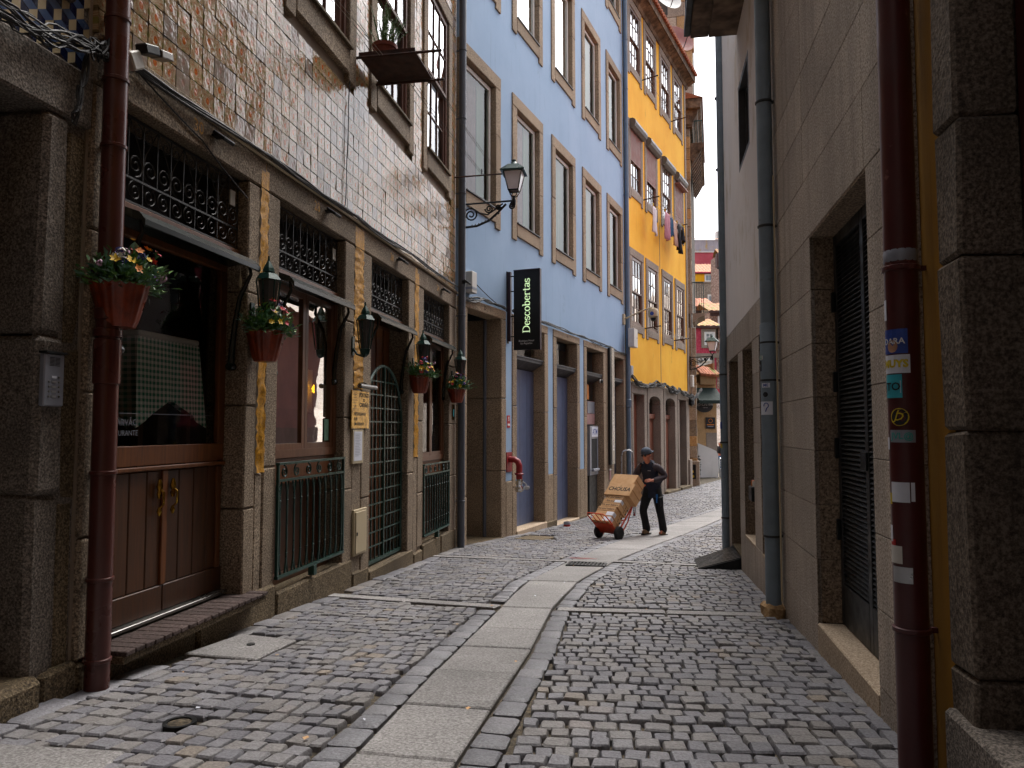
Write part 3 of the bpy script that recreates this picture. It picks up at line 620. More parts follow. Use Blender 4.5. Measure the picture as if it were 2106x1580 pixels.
# granite piers, each of two jambs with a gilded joint between
PIERS = [(-.30, -.02, 4), (1.45, 1.625, 4), (1.755, 1.98, 3), (3.44, 3.69, 4), (3.955, 4.22, 4), (5.62, 5.88, 3), (6.06, 6.32, 4), (7.75, 8.22, 4)]
gb = {1: -.15, 2: -.2, 3: -.3, 4: -.42, 5: -.44, 6: -.45, 7: -.5, 0: -.1}
for i, (a, b, k) in enumerate(PIERS): blocks('granite_block', 'granite', TH, -.34, .0, a, b, gb[i], 3.215, k)
for i, (a, b, z) in enumerate(OPN):
    l0 = -.3 if i == 0 else (OPN[i - 1][1] + a) / 2 + .003; r0 = 8.22 if i == 3 else (b + OPN[i + 1][0]) / 2 - .003
    if i == 1: l0 = 1.69 + .003
    B('lintel', 'granite', TH, -.34, .004, l0, r0, LT + .003, 3.47, ch=.012, jit=.005)
for a, b, z0 in ((1.625, 1.755, .84), (3.69, 3.955, 1.64), (5.88, 6.06, .81)):
    m = MB(); kz = 64                      # lumpy gilded mortar
    gz = [z0 + (3.21 - z0) * i / kz for i in range(kz + 1)]
    vs = [(random.uniform(-.006, .016), a + (b - a) * j / 5 + (random.uniform(-.006, .006) if 0 < j < 5 else 0), z) for z in gz for j in range(6)]
    m.add(vs, [(i * 6 + j, i * 6 + j + 1, (i + 1) * 6 + j + 1, (i + 1) * 6 + j) for i in range(kz) for j in range(5)]); build(m, 'gilded_joint', 'gold', TH, smooth=True)
    m = MB(); m.quad((.006, a, 3.22), (.006, b, 3.22), (.006, b, 3.44), (.006, a, 3.44)); build(m, 'gilded_joint', 'gold', TH)
    B('granite_block', 'granite', TH, -.3, -.006, a + .004, b - .004, -.6, z0 - .01, ch=.01, jit=.004)
# plinth stones under the openings
for a, b, z1, k in ((-.30, 1.98, -.115, 2), (1.99, 3.69, -.20, 1), (3.70, 4.2, -.36, 1), (4.2, 5.86, -.42, 1), (5.88, 6.3, -.5, 1), (6.31, 8.22, -.44, 2)):
    for j in range(k): B('plinth_stone', 'granite_lo', TH, -.4, .012 + .01 * (j % 2), a + (b - a) * j / k + .004, a + (b - a) * (j + 1) / k - .004, -1.15, z1, ch=.022, jit=.008)
# door with shop glass
o0, o1, oz = OPN[0]; wd = -.18
D = B('restaurant_door', 'wood', TH, wd - .05, wd, o0, o1, .95, 1.085, ch=.004, label='varnished wooden double door with shop glass above')
B('door_rail', 'wood', D, wd - .01, wd + .022, o0, o1, .915, .945, ch=.006)
paneled_planks(D, 'wood_dk', wd - .012, o0 + .02, o1 - .02, .12, .91, 8); B('bottom_rail', 'wood_dk', D, wd - .04, wd, o0, (o0 + o1) / 2 - .004, -.06, .118, ch=.005); B('bottom_rail', 'wood_dk', D, wd - .04, wd, (o0 + o1) / 2 + .004, o1, -.06, .118, ch=.005)
for a in (o0 + .01, (o0 + o1) / 2 - .03, o1 - .09): B('stile', 'wood', D, wd - .03, wd + .004, a, a + .06, .12, .91, ch=.005)
B('door_post', 'wood', D, wd - .05, wd + .003, o0, o0 + .07, 1.087, 2.46, ch=.005); B('door_post', 'wood', D, wd - .05, wd + .003, o1 - .09, o1, 1.087, 2.46, ch=.005); B('head_rail', 'wood', D, wd - .05, wd + .002, o0, o1, 2.46, 2.62, ch=.006)
B('threshold', 'steel', D, wd - .02, wd + .06, o0, o1, -.088, -.062, ch=.004)
m = MB(); m.quad((wd - .03, o0 + .07, 1.09), (wd - .03, o1 - .09, 1.09), (wd - .03, o1 - .09, 2.46), (wd - .03, o0 + .07, 2.46)); build(m, 'door_glass', 'glass_dk', D)
m = MB(); tf = lambda u, z: (lambda x, y: (wd - .027, u + x, z + y))
m.text('DO CARVÃO', .062, tf(.26, 1.24), .0); m.text('RESTAURANTE', .05, tf(.28, 1.17)); m.box(wd - .027, wd - .026, o0 + .1, o1 - .12, 1.30, 1.303); build(m, 'glass_lettering', 'plastic_grey', D)
for c in ((o0 + o1) / 2 - .075, (o0 + o1) / 2 + .075):
    m = MB(); m.lathe([(.012, 0), (.02, .03), (.012, .05), (.022, .08), (.01, .13)], 8, (wd + .012, c, .72)); m.tube([(wd + .01, c, .79), (wd + .045, c, .76), (wd + .045, c, .68), (wd + .012, c, .65)], .007, 6); m.lathe([(.006, 0), (.018, .03), (.006, .06)], 8, (wd + .012, c, .60)); build(m, 'door_knocker', 'brass', D, smooth=True)
st = B('doorstep', 'granite_lo', TH, -.2, .135, -.08, 1.60, -.175, -.128, ch=.006)
for i in range(19):
    a = -.08 + 1.68 * i / 19; B('step_brick', 'stepbrick', st, -.12, .15, a + .004, a + 1.68 / 19 - .004, -.128, -.098 + random.uniform(-.002, .002), ch=.005, jit=.002)
for i, (a, b, z) in enumerate(OPN):
    B('transom_beam', 'wood_red', TH, -.14, -.07, a, b, 2.585, 2.635, ch=.006)
    scroll_grille(TH, 'transom_grille', 'iron_grey', -.10, a + .005, b - .005, 2.64, LT - .004)
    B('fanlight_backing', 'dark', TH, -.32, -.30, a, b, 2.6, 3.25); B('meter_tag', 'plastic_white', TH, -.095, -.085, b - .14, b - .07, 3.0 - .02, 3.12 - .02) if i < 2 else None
# two windows behind green railings
def railing(house, u0, u1, zt, zb, w, nb):
    m = MB(); m.box(w - .02, w + .02, u0, u1, zt - .02, zt); m.box(w - .015, w + .015, u0, u1, zt - .165, zt - .145); m.box(w - .018, w + .018, u0, u1, zb, zb + .025); m.box(w - .03, w + .03, (u0 + u1) / 2 - .03, (u0 + u1) / 2 + .03, zb - .09, zb)
    for u in (u0 + .01, u1 - .01): m.box(w - .012, w + .012, u - .012, u + .012, zb, zt)
    r = build(m, 'railing', 'green_lt', house)
    for i in range(6):
        c = u0 + (u1 - u0) * (i + .5) / 6; m = MB(); s_ = 1 if i % 2 else -1
        m.spiral(w, c, zt - .083, .058, 1.5, s_, pi / 2 * (1 if i % 2 else 1), .0085, 5, 16); build(m, 'rail_scroll', 'green', r, smooth=True)
    for i in range(nb):
        u = u0 + .05 + (u1 - u0 - .1) * i / (nb - 1); d = .028
        m = MB(); m.tube([(w, u - d, zb + .03), (w, u - .004, zb + .13), (w, u, zb + .2), (w, u, zt - .33), (w, u - .004, zt - .25), (w, u - d, zt - .17)], .0095, 6)
        m.tube([(w, u + d, zb + .03), (w, u + .004, zb + .13), (w, u, zb + .2)], .008, 5); m.tube([(w, u, zt - .33), (w, u + .004, zt - .25), (w, u + d, zt - .17)], .008, 5)
        for z in (zb + .2, zt - .33): m.lathe([(.001, -.016), (.016, 0), (.001, .016)], 6, (w, u, z))
        build(m, 'baluster', 'green', r, smooth=True)
for i, (zt, zb) in ((1, (.905, -.09)), (3, (.69, -.34))):
    a, b, z = OPN[i]; railing(TH, a + .004, b - .012, zt, zb, .012, 11); wz = zt + .06
    f = frame_part(TH, 'window', 'wood_red', -.12, a, b, wz - .03, 2.58, .075, .07, 'red brown casement window with two tall lights')
    mid = (a + b) / 2
    for x0, x1 in ((a + .075, mid - .004), (mid + .004, b - .075)): sash(f, 'wood_red', 'glass_dk', -.115, x0, x1, wz + .045, 2.505, 1, 1, .055, name='casement')
    B('apron_panel', 'wood', TH, -.15, -.10, a, b, .70 if i == 1 else .48, wz - .032, ch=.005); B('apron_recess', 'wood_dk', TH, -.26, -.24, a, b, z, .7 if i == 1 else .48); B('apron_frame', 'wood_dk', TH, -.24, -.14, a, b, z, z + .07, ch=.005)
    B('room_panel', 'rose_wall', TH, -.72, -.70, a + .05, b + .75, 1.42, 2.6)
m = MB(); m.lathe([(.001, 0), (.03, .02), (.04, .06), (.02, .1), (.001, .105)], 10, (-.42, 3.64, 1.58)); lb = build(m, 'amber_bulb', 'bulb', TH, smooth=True)
B('notice_frame', 'cloth_white', TH, -.52, -.50, 3.50, 3.74, 1.38, 1.85)
m = MB(); m.quad((-.11, 3.2, 1.08), (-.11, 3.34, 1.08), (-.11, 3.34, 1.3), (-.11, 3.2, 1.3)); build(m, 'glass_sticker', 'leaf3', TH)
# iron gate with pointed arch in front of a dark door
a, b, z = OPN[2]; w_ = -.09; m = MB(); uc = (a + b) / 2; hw = (b - a) / 2 - .02
arc = [(w_, uc - hw * cos(t), 1.28 + .70 * sin(t)) for t in [pi * i / 24 for i in range(25)]]
m.tube([(w_, uc - hw, z + .04)] + arc + [(w_, uc + hw, z + .04)], .02, 6); m.box(w_ - .02, w_ + .02, uc - hw, uc + hw, z + .02, z + .06); m.box(w_ - .018, w_ + .018, uc - .016, uc + .016, z + .04, 1.97)
G_ = build(m, 'arched_gate', 'green_lt', TH, smooth=True, label='green arched iron gate of crossed bars')
top_at = lambda u: 1.28 + .70 * sqrt(max(0, 1 - ((u - uc) / hw) ** 2))
for i in range(1, 10):
    u = uc - hw + 2 * hw * i / 10
    if i != 5: m = MB(); m.box(w_ - .007, w_ + .007, u - .007, u + .007, z + .04, top_at(u)); build(m, 'gate_bar', 'green', G_)
zz = z + .22
while zz < 1.9:
    e = hw * (1 if zz < 1.28 else sqrt(max(.02, 1 - ((zz - 1.28) / .70) ** 2))); m = MB(); m.box(w_ - .006, w_ + .009, uc - e, uc + e, zz - .008, zz + .008); build(m, 'gate_bar', 'green_lt', G_); zz += .165
Dk = B('inner_door', 'wood_dk', TH, -.30, -.27, a, b, z, 2.59); 
for i in range(5): B('door_panel', 'wood', Dk, -.27, -.255, a + .06 + i * .27, a + .27 + i * .27, z + .1, 2.5, ch=.008)
# upper sash windows with granite surrounds
for k, (a, b) in enumerate(UPW):
    for zs, zt in ((5.33, 7.85),):
        f = frame_part(TH, 'window', 'wood_old', -.06, a, b, zs, zt, .06, .10, 'old brown sash window with thin glazing bars')
        surround(f, 'granite', a, b, zs, zt, .2, .03, -.14, .38, .30, .24)
        B('drip_sill', 'granite_lo', f, .0, .07, a - .02, b + .02, zs - .035, zs + .004, ch=.006)
        mr = zs + 1.22
        sash(f, 'wood_old', 'glass_wavy', -.02, a + .06, b - .06, mr, zt - .06, 3, 2, .045, .016, 'upper_sash'); sash(f, 'wood_old', 'glass_wavy', -.06, a + .06, b - .06, zs + .05, mr + .04, 3, 2, .05, .016, 'lower_sash')
        cu = 'curtain_white'; m = MB(); n_ = 30
        m.add([(-.13 + .02 * sin(i * 1.3), a + (b - a) * i / n_, z_) for z_ in (zs, zt) for i in range(n_ + 1)], [(i, i + 1, n_ + 2 + i, n_ + 1 + i) for i in range(n_)]); build(m, 'curtain', cu, f, smooth=True)
# the wall tiles: the largest in view one by one, the rest joined
TS = .15; tl = []
for i in range(-2, 55):
    for j in range(0, 38):
        u, z = i * TS + .0, 3.52 + j * TS
        if u + TS > 8.2: continue
        if any(a - .2 < u + TS - .01 and u + .01 < b + .2 and 4.94 < z + TS - .01 and z < 8.1 for a, b in UPW): continue
        p = L1.P(0, u + .075, z + .075); dz = p.z - 1.2; Y = p.y * .9982 + dz * .0593; px_ = p.x / Y; pz = (dz * .9982 - p.y * .0593) / Y
        vis = abs(px_) < .70 and abs(pz) < .53
        tl.append((p.length if vis else 1e3 + p.length, u, z, vis))
tl.sort(); rest_t = MB(); rest_uv = []
def tile_geo(mb, u, z):
    g = .0013; t = [random.uniform(-.0022, .0022) for _ in range(3)]; c = .0024
    f = lambda a, b: .004 + t[0] + (a - .5) * t[1] * 2 + (b - .5) * t[2] * 2
    q = ((0, 0), (1, 0), (1, 1), (0, 1)); P = lambda a, b, i: (u + g + (TS - 2 * g) * a + (c if a == 0 else -c) * i, z + g + (TS - 2 * g) * b + (c if b == 0 else -c) * i)
    mb.r = random.random()
    mb.add([(-.03, *P(a, b, 0)) for a, b in q] + [(f(a, b) - .003, *P(a, b, 0)) for a, b in q] + [(f(a, b), *P(a, b, 1)) for a, b in q],
           [(i + k, (i + 1) % 4 + k, (i + 1) % 4 + 4 + k, i + 4 + k) for k in (0, 4) for i in range(4)] + [(8, 9, 10, 11)])
def tile_obj(mb, org, **k):
    o = build(mb, *k.pop('nm'), TH, recalc=True, **k); me = o.data; uvl = me.uv_layers.new(name='UVMap').data; off = OFF[TH.name]
    for p in me.polygons:
        cy = sum(me.vertices[i].co.y for i in p.vertices) / len(p.vertices) + off[1]; cz = sum(me.vertices[i].co.z for i in p.vertices) / len(p.vertices) + off[2]
        iu = math.floor(cy / TS + 1e-4); iz = math.floor((cz - 3.52) / TS + 1e-4)
        for li in p.loop_indices:
            v = me.vertices[me.loops[li].vertex_index].co; uvl[li].uv = (min(1, max(0, (v.y + off[1]) / TS - iu)), min(1, max(0, (v.z + off[2] - 3.52) / TS - iz)))
    return o
for i, (d, u, z, vis) in enumerate(tl):
    if vis and i < 298: m1 = MB(); tile_geo(m1, u, z); tile_obj(m1, 0, nm=('wall_tile', 'tile'))
    else: tile_geo(rest_t, u, z)
tile_obj(rest_t, 0, nm=('wall_tiling', 'tile'), kind='stuff', rnd=True)
B('string_course', 'granite', TH, -.03, .028, -.3, 8.22, 3.474, 3.518, ch=.008)
m = MB()
for u, s_ in ((.72, '30'), (2.70, '28'), (4.90, '26'), (7.04, '24')): m.text(s_, .13, (lambda uu: lambda x, y: (.008, uu + x, 3.36 + y))(u), bold=.01)
build(m, 'house_numbers', 'gold', TH)

# ------------------------------------------------------------------ the dark house with the stone doorway, far left
DH = thing('dark_doorway_house', 'dark house at left edge with stone doorway, cube patterned blue tiles and intercom', 'house', L1, (0, -1.0, -.2))
m = MB(); wall_holes(m, 0, 0, -9, -.31, -.5, 14, [(-2.2, -.64, -.4, 2.93)], -.04); shell(m, -9, -.31, -.5, 14, 7, -.04); build(m, 'wall', 'granite_dark', DH)
B('stone_lintel', 'granite_dark', DH, -.5, .0, -2.6, -.31, 2.93, 3.24, ch=.015, jit=.006)
for a, b in ((-.2, .85), (.856, 1.7), (1.706, 2.925)):
    B('door_jamb_stone', 'granite_dark', DH, -.55, .0 + random.uniform(-.01, .012), -.645, -.45, a, b, ch=.03, jit=.01); B('door_jamb_stone', 'granite_lo', DH, -.5, -.035, -.448, -.31, a - .05, b - .05, ch=.02, jit=.01)
B('door_leaf', 'door_dark', DH, -.6, -.55, -2.2, -.62, -.2, 2.95)
for i in range(5): B('door_board', 'door_dark', DH, -.55, -.53, -2.2 + i * .31, -1.9 + i * .31, -.1, 2.9, ch=.008)
m = MB(); m.cbox(-.6, .06, -2.4, -.58, -.6, -.085, .035, .01); build(m, 'door_threshold', 'granite_lo', DH)
B('plinth_stone', 'granite_lo', DH, -.3, .02, -.57, -.31, -.6, -.08, ch=.02, jit=.01)
az = MB(); R = .11                                      # tumbling block tile print laid as three tones
for i in range(-9, 1):
    for j in range(0, 12):
        u = -.42 + i * R * 1.0 + (R / 2 if j % 2 else 0); z = 3.25 + j * R * .86
        if u + R > -.30 or (-.75 < u + R / 2 + (z - 3.52) * .9 and False): continue
        h = R * .57; c = (u + R / 2, z + h)
        for k, pts in enumerate((((u, z + h * .5), (u + R / 2, z), (u + R / 2, z + h), (u, z + h * 1.5)), ((u + R / 2, z), (u + R, z + h * .5), (u + R, z + h * 1.5), (u + R / 2, z + h)), ((u, z + h * 1.5), (u + R / 2, z + h), (u + R, z + h * 1.5), (u + R / 2, z + 2 * h)))):
            az.k = k; az.quad(*[(-.034 + .0006 * k, a, b) for a, b in pts])
build(az, 'cube_tiling', ['az_navy', 'az_cream', 'az_blue'], DH)
B('window_stone', 'granite_dark', DH, -.3, .01, -1.6, -.46, 3.60, 3.9, ch=.015, jit=.006); B('window_jamb', 'granite_dark', DH, -.3, .012, -.62, -.44, 3.905, 5.6, ch=.015, jit=.006)
# intercom on the stone jamb
IC = thing('door_intercom', 'grey metal door intercom with round buttons on the left stone jamb', 'intercom', L1, (.0, -.565, 1.31))
B('housing', 'plastic_grey', IC, .002, .035, -.635, -.495, 1.32, 1.60, ch=.006); B('rain_hood', 'iron', IC, .0, .05, -.64, -.49, 1.60, 1.612, ch=.002)
m = MB()
for i in range(7):
    for a in (-.60, -.562): m.box(.035, .0365, a, a + .032, 1.535 + i * .007 - .0, 1.538 + i * .007)
build(m, 'speaker_slots', 'dark', IC)
for i in range(5):
    z = 1.475 - i * .026
    B('name_plate', 'paper' if i == 0 else 'alu', IC, .035, .0375, -.585, -.553, z - .006, z + .006)
    for u in ((-.533,) if i == 0 else (-.602, -.533)): m = MB(); m.lathe([(.006, 0), (.006, .004), (.001, .006)], 8, (.035, u, z), axis=0); build(m, 'call_button', 'steel', IC, smooth=True)
# ------------------------------------------------------------------ the blue hotel
BH = thing('blue_house', 'pale blue rendered hotel with granite framed white windows on three floors', 'house', L2, (0, 0, -1.0))
WST = [-.10 + 2.375 * i for i in range(5)]; ends = 11.42
holes = []
for s_ in WST:
    a, b = s_ + .25, s_ + 1.55
    for z0, z1 in ((5.40, 7.82), (9.75, 12.12), (14.07, 16.3)): holes.append((a, b, z0, z1))
GD = [(.22, 1.72, -.86), (2.50, 4.12, -.84), (4.93, 6.47, -1.0), (7.28, 8.86, -1.1), (9.92, 11.15, -1.15)]
m = MB(); wall_holes(m, 0, 0, .0, ends, 3.5, 18.3, holes); shell(m, .0, ends, -2, 18.3, 8)
wall_holes(m, 0, 0, .0, ends, -2, 3.5, [(a - .02, b + .02, -2, 3.34) for a, b, _ in GD], -.02)
build(m, 'wall', 'blue', BH, label='pale blue rendered wall'); B('cornice', 'granite_blue', BH, -.1, .5, 0, ends, 18.3, 18.7, ch=.04)
m = MB(); m.quad((.55, 0, 18.7), (.55, ends, 18.7), (-4, ends, 20.6), (-4, 0, 20.6)); build(m, 'roof', 'roof', BH)
m = MB(); m.box(-2.5, -2.48, .05, ends - .05, -1.5, 17); build(m, 'room_wall', 'interior', BH)
for fl, (z0, z1) in enumerate(((5.40, 7.82), (9.75, 12.12), (14.07, 16.3))):
    for i, s_ in enumerate(WST):
        a, b = s_ + .25, s_ + 1.55; w_ = -.10
        f = frame_part(BH, 'window', 'white_frame', w_, a + .035, b - .035, z0 + .03, z1 - .03, .075, .05, 'white framed tall window in a granite surround')
        surround(f, 'granite_blue', a, b, z0, z1, .235, .03, -.15, .36, .26, .255, split=random.uniform(.9, 1.6))
        m = MB(); m.box(w_ - .03, w_ + .0, a, a + .034, z0, z1); m.box(w_ - .03, w_, b - .034, b, z0, z1); m.box(w_ - .03, w_, a, b, z1 - .029, z1); build(m, 'shadow_gap', 'navy', f)  # navy strips paint the shadow gap between window frame and stone
        B('drip_sill', 'hood', f, -.08, .055, a, b, z0 + .001, z0 + .028, ch=.004)
        g = MB(); g.quad((w_, a + .1, z0 + .1), (w_, b - .1, z0 + .1), (w_, b - .1, z1 - .1), (w_, a + .1, z1 - .1)); build(g, 'pane', 'glass', f)
        rosy = i < 2 and fl == 0; ct = 'curtain_rose' if rosy else 'curtain_green'
        n_ = 26; m = MB(); a2, b2 = (a + .1, b - .42) if rosy else (a + .45 + .12 * (i % 2), b)
        m.add([(-.24 + .022 * sin(k * 1.5), a2 + (b2 - a2) * k / n_, z_) for z_ in (z0, z1) for k in range(n_ + 1)], [(k, k + 1, n_ + 2 + k, n_ + 1 + k) for k in range(n_)]); build(m, 'curtain', ct, f, smooth=True)
        if rosy: B('blind', 'curtain_green', f, -.21, -.2, b - .40, b - .05, z0, z1)
# ground floor: five granite doorways with blue render between
for i, (a, b, z) in enumerate(GD):
    l0, r0 = a - .23, b + (.22 if i < 4 else .24)
    B('lintel', 'granite_blue', BH, -.3, .03, l0, r0, 3.33, 3.50, ch=.012, jit=.004)
    dp = -.9 if i == 0 else -.30
    blocks('door_jamb', 'granite_blue', BH, dp, .03, l0, a, z - .5, 3.325, 3); blocks('door_jamb', 'granite_blue', BH, dp, .03, b, r0, z - .5, 3.325, 3)
    B('threshold', 'granite_sill' if i else 'granite_lo', BH, dp, .06, a - .05, b + .05, z - .9, z, ch=.015, jit=.004)
for (a, b, z) in ((1.95, 2.265, .18), (4.35, 4.695, .18), (6.70, 7.045, .18)):
    B('render_strip', 'blue', BH, -.02, .012, a, b, z, 3.5); B('pier_stone', 'granite_blue', BH, -.1, .026, a, b, -1.6, z - .006, ch=.012, jit=.005)
B('pier_stone', 'granite_blue', BH, -.1, .026, 9.09, 9.68, -1.7, 3.5, ch=.012, jit=.005)
B('plinth_stone', 'granite_lo', BH, -.1, .045, 4.18, 4.88, -1.6, -.86, ch=.02, jit=.006); B('plinth_stone', 'granite_lo', BH, -.1, .05, 6.55, 7.2, -1.8, -1.0, ch=.02, jit=.006); B('plinth_stone', 'granite_lo', BH, -.1, .045, 2.0, 2.45, -1.6, -.95, ch=.02, jit=.006)
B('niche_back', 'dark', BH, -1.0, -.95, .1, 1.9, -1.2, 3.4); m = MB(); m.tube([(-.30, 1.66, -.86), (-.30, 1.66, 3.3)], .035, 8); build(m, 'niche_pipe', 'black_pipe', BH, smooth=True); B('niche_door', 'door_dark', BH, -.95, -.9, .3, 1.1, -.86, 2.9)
def hood(parent, a, b, z):
    m = MB(); m.prism([(-.3, z), (-.02, z + .16), (-.02, z + .22), (-.3, z + .22)], a, b, 'wz'); m.box(-.3, .0, a, b, z + .221, z + .25); return build(m, 'door_hood', 'hood', parent)
for i, mt in ((1, 'door_blue'), (2, 'door_blue'), (4, 'door_slate')):
    a, b, z = GD[i]; d = B('door', mt, BH, -.28, -.24, a, b, z, 2.46, label='plain grey blue metal door under a slate hood')
    for k in range(3): B('door_seam', 'door_slate', d, -.241, -.2385, a + (b - a) * (k + 1) / 4 - .004, a + (b - a) * (k + 1) / 4 + .004, z + .02, 2.44)
    hood(BH, a, b, 2.46); m = MB(); m.quad((-.22, a, 2.72), (-.22, b, 2.72), (-.22, b, 3.33), (-.22, a, 3.33)); build(m, 'fanlight_pane', 'glass_dk', BH)
    B('fanlight_bar', 'door_red', BH, -.24, -.21, a + .28, a + .34, 2.72, 3.3)
a, b, z = GD[3]; hood(BH, a, b, 2.46)
m = MB(); m.quad((-.22, a, z), (-.22, b, z), (-.22, b, 2.46), (-.22, a, 2.46)); build(m, 'shop_glass', 'glass_dk', BH); B('shop_back', 'interior', BH, -.8, -.78, a, b, z, 3.3)
m = MB(); m.quad((-.22, a, 2.72), (-.22, b, 2.72), (-.22, b, 3.33), (-.22, a, 3.33)); build(m, 'fanlight_pane', 'glass_dk', BH)
AT = thing('cash_machine', 'grey cash machine under a pale ATM panel in the shop doorway', 'cash machine', L2, (-.2, 8.3, -.1))
m = MB(); m.box(-.22, -.10, 7.95, 8.72, -.05, 1.28); build(m, 'housing', 'plastic_grey', AT); B('screen_recess', 'dark', AT, -.1, -.095, 8.1, 8.6, .12, .93); B('keypad_shelf', 'plastic_grey', AT, -.095, -.03, 8.08, 8.62, .05, .12, ch=.01)
B('header_panel', 'paper', AT, -.1, -.085, 8.06, 8.66, .98, 1.24, label='pale panel reading ATM'); m = MB(); m.text('ATM', .22, lambda x, y: (-.083, 8.36 + x, 1.11 + y), bold=.02); build(m, 'lettering', 'st_blue', AT)  # header is a plain pale board with printed letters
B('poster', 'curtain_rose', AT, -.21, -.2, 7.98, 8.75, 1.32, 1.95); B('poster_top', 'plastic_grey', AT, -.2, -.19, 8.05, 8.7, 1.62, 1.94); B('orange_notice', 'fl_orange', AT, -.21, -.2, 7.7, 8.2, 2.0, 2.4)
m = MB(); m.box(-.22, -.13, 7.98, 8.7, -1.1, -.06); build(m, 'pedestal', 'iron_grey', AT)

# ------------------------------------------------------------------ the yellow house
YH = thing('yellow_house', 'tall yellow house with stone framed sash windows, roller shutters and arched brown doors', 'house', L3, (0, 0, -1.3))
YS = [.37, 2.20, 4.22, 6.11]; YW = 1.60; YE = 8.2
ROWS = ((4.60, 6.80), (9.03, 11.05), (13.2, 15.24))
holes = [(s_ + .25, s_ + YW - .22, z0, z1) for s_ in YS for z0, z1 in ROWS]
YD = [(.66, 1.84, False), (2.42, 3.82, True), (4.50, 5.88, True), (6.52, 7.64, False)]
m = MB(); wall_holes(m, 0, 0, 0, YE, 2.72, 15.55, holes); shell(m, 0, YE, -2, 15.55, 8); wall_holes(m, 0, 0, 0, YE, -2, 2.72, [(a, b, -2, 2.34) for a, b, _ in YD], -.05); build(m, 'wall', 'yellow', YH)
m = MB(); m.box(-1.6, -1.58, .05, YE - .05, -1.5, 15); build(m, 'room_wall', 'interior', YH)
m = MB(); m.prism([(-.05, 15.5), (.06, 15.5), (.10, 15.62), (.34, 15.74), (.40, 15.72), (.42, 15.95), (-.05, 15.95)], 0, YE + .25, 'wz'); build(m, 'cornice', 'soffit', YH)
m = MB(); m.quad((.5, 0, 15.96), (.5, YE + .2, 15.96), (-4, YE + .2, 17.3), (-4, 0, 17.3)); rf = build(m, 'roof', 'roof', YH)
for i in range(42):
    m = MB(); u = .08 + i * .2; m.tube([(.52, u, 15.98), (.2, u, 16.07)], .07, 6); build(m, 'eave_tile', 'roof', rf)
for r_, (z0, z1) in enumerate(ROWS):
    for i, s_ in enumerate(YS):
        a, b = s_ + .25, s_ + YW - .22; fm = 'wood_red'
        lab = ('brown sash window with small panes', 'brown sash window under a roller shutter', 'brown sash window under the eaves')[r_]
        f = frame_part(YH, 'window', fm, -.05, a, b, z0, z1, .07, .10, lab)
        surround(f, 'granite_yel', a, b, z0, z1, .22, .03, -.18, .36, .25, .26)
        mr = z0 + (z1 - z0) * .47
        sash(f, fm, 'glass_wavy', -.005, a + .07, b - .07, mr, z1 - .06, 3, 2, .05, .022, 'upper_sash'); sash(f, fm, 'glass_wavy', -.045, a + .07, b - .07, z0 + .06, mr + .04, 3, 2, .05, .022, 'lower_sash')
        n_ = 24; m = MB(); m.add([(-.13 + .015 * sin(k * 1.4), a + (b - a) * k / n_, z_) for z_ in (z0, z1) for k in range(n_ + 1)], [(k, k + 1, n_ + 2 + k, n_ + 1 + k) for k in range(n_)]); build(m, 'curtain', 'curtain_white', f, smooth=True)
        if r_ == 1:
            m = MB(); m.prism([(.0, 10.98), (.10, 10.98), (.20, 11.04), (.24, 11.14), (.22, 11.24), (.14, 11.30), (.0, 11.30)], a - .12, b + .14, 'wz'); build(m, 'shutter_box', 'shutter_box', f)
            drop = (10.02, 9.85, None, 9.25)[i]
            if drop:
                z = 11.0
                while z > drop:
                    B('shutter_slat', 'shutter', f, .0, .022, a, b, z - .052, z - .006, ch=.008); z -= .054
            if i == 3: B('shutter_valance', 'shutter', f, .02, .24, a - .1, b + .1, 10.82, 10.86)
for a, b, ar in YD:
    for c, d in ((a - .2, a), (b, b + .2)): blocks('door_jamb', 'granite_yel', YH, -.42, .03, c, d, -1.8, 2.33 if not ar else 2.06, 2)
    if ar:
        n_ = 10; hw = (b - a) / 2; c = (a + b) / 2; arc = [(c - hw * cos(pi * k / n_), 2.06 + .27 * max(0, sin(pi * k / n_)) ** .6) for k in range(n_ + 1)]
        m = MB(); m.prism([(a - .2, 2.065), (a - .2, 2.64), (b + .2, 2.64), (b + .2, 2.065)] + arc[::-1], -.42, .03, 'uz'); build(m, 'arched_lintel', 'granite_yel', YH)
    else: B('lintel', 'granite_yel', YH, -.42, .03, a - .2, b + .2, 2.335, 2.64, ch=.01, jit=.004)
B('ground_pier', 'granite_yel', YH, -.1, .02, 0, .45, -1.8, 2.64, ch=.01)
for a, b in ((2.05, 2.21), (4.03, 4.29), (6.09, 6.31), (7.85, 8.2)): B('ground_pier', 'granite_yel', YH, -.1, .012, a, b, -1.8, 2.64, ch=.01)
B('string_course', 'granite_yel', YH, -.05, .02, 0, YE, 2.645, 2.72, ch=.01)
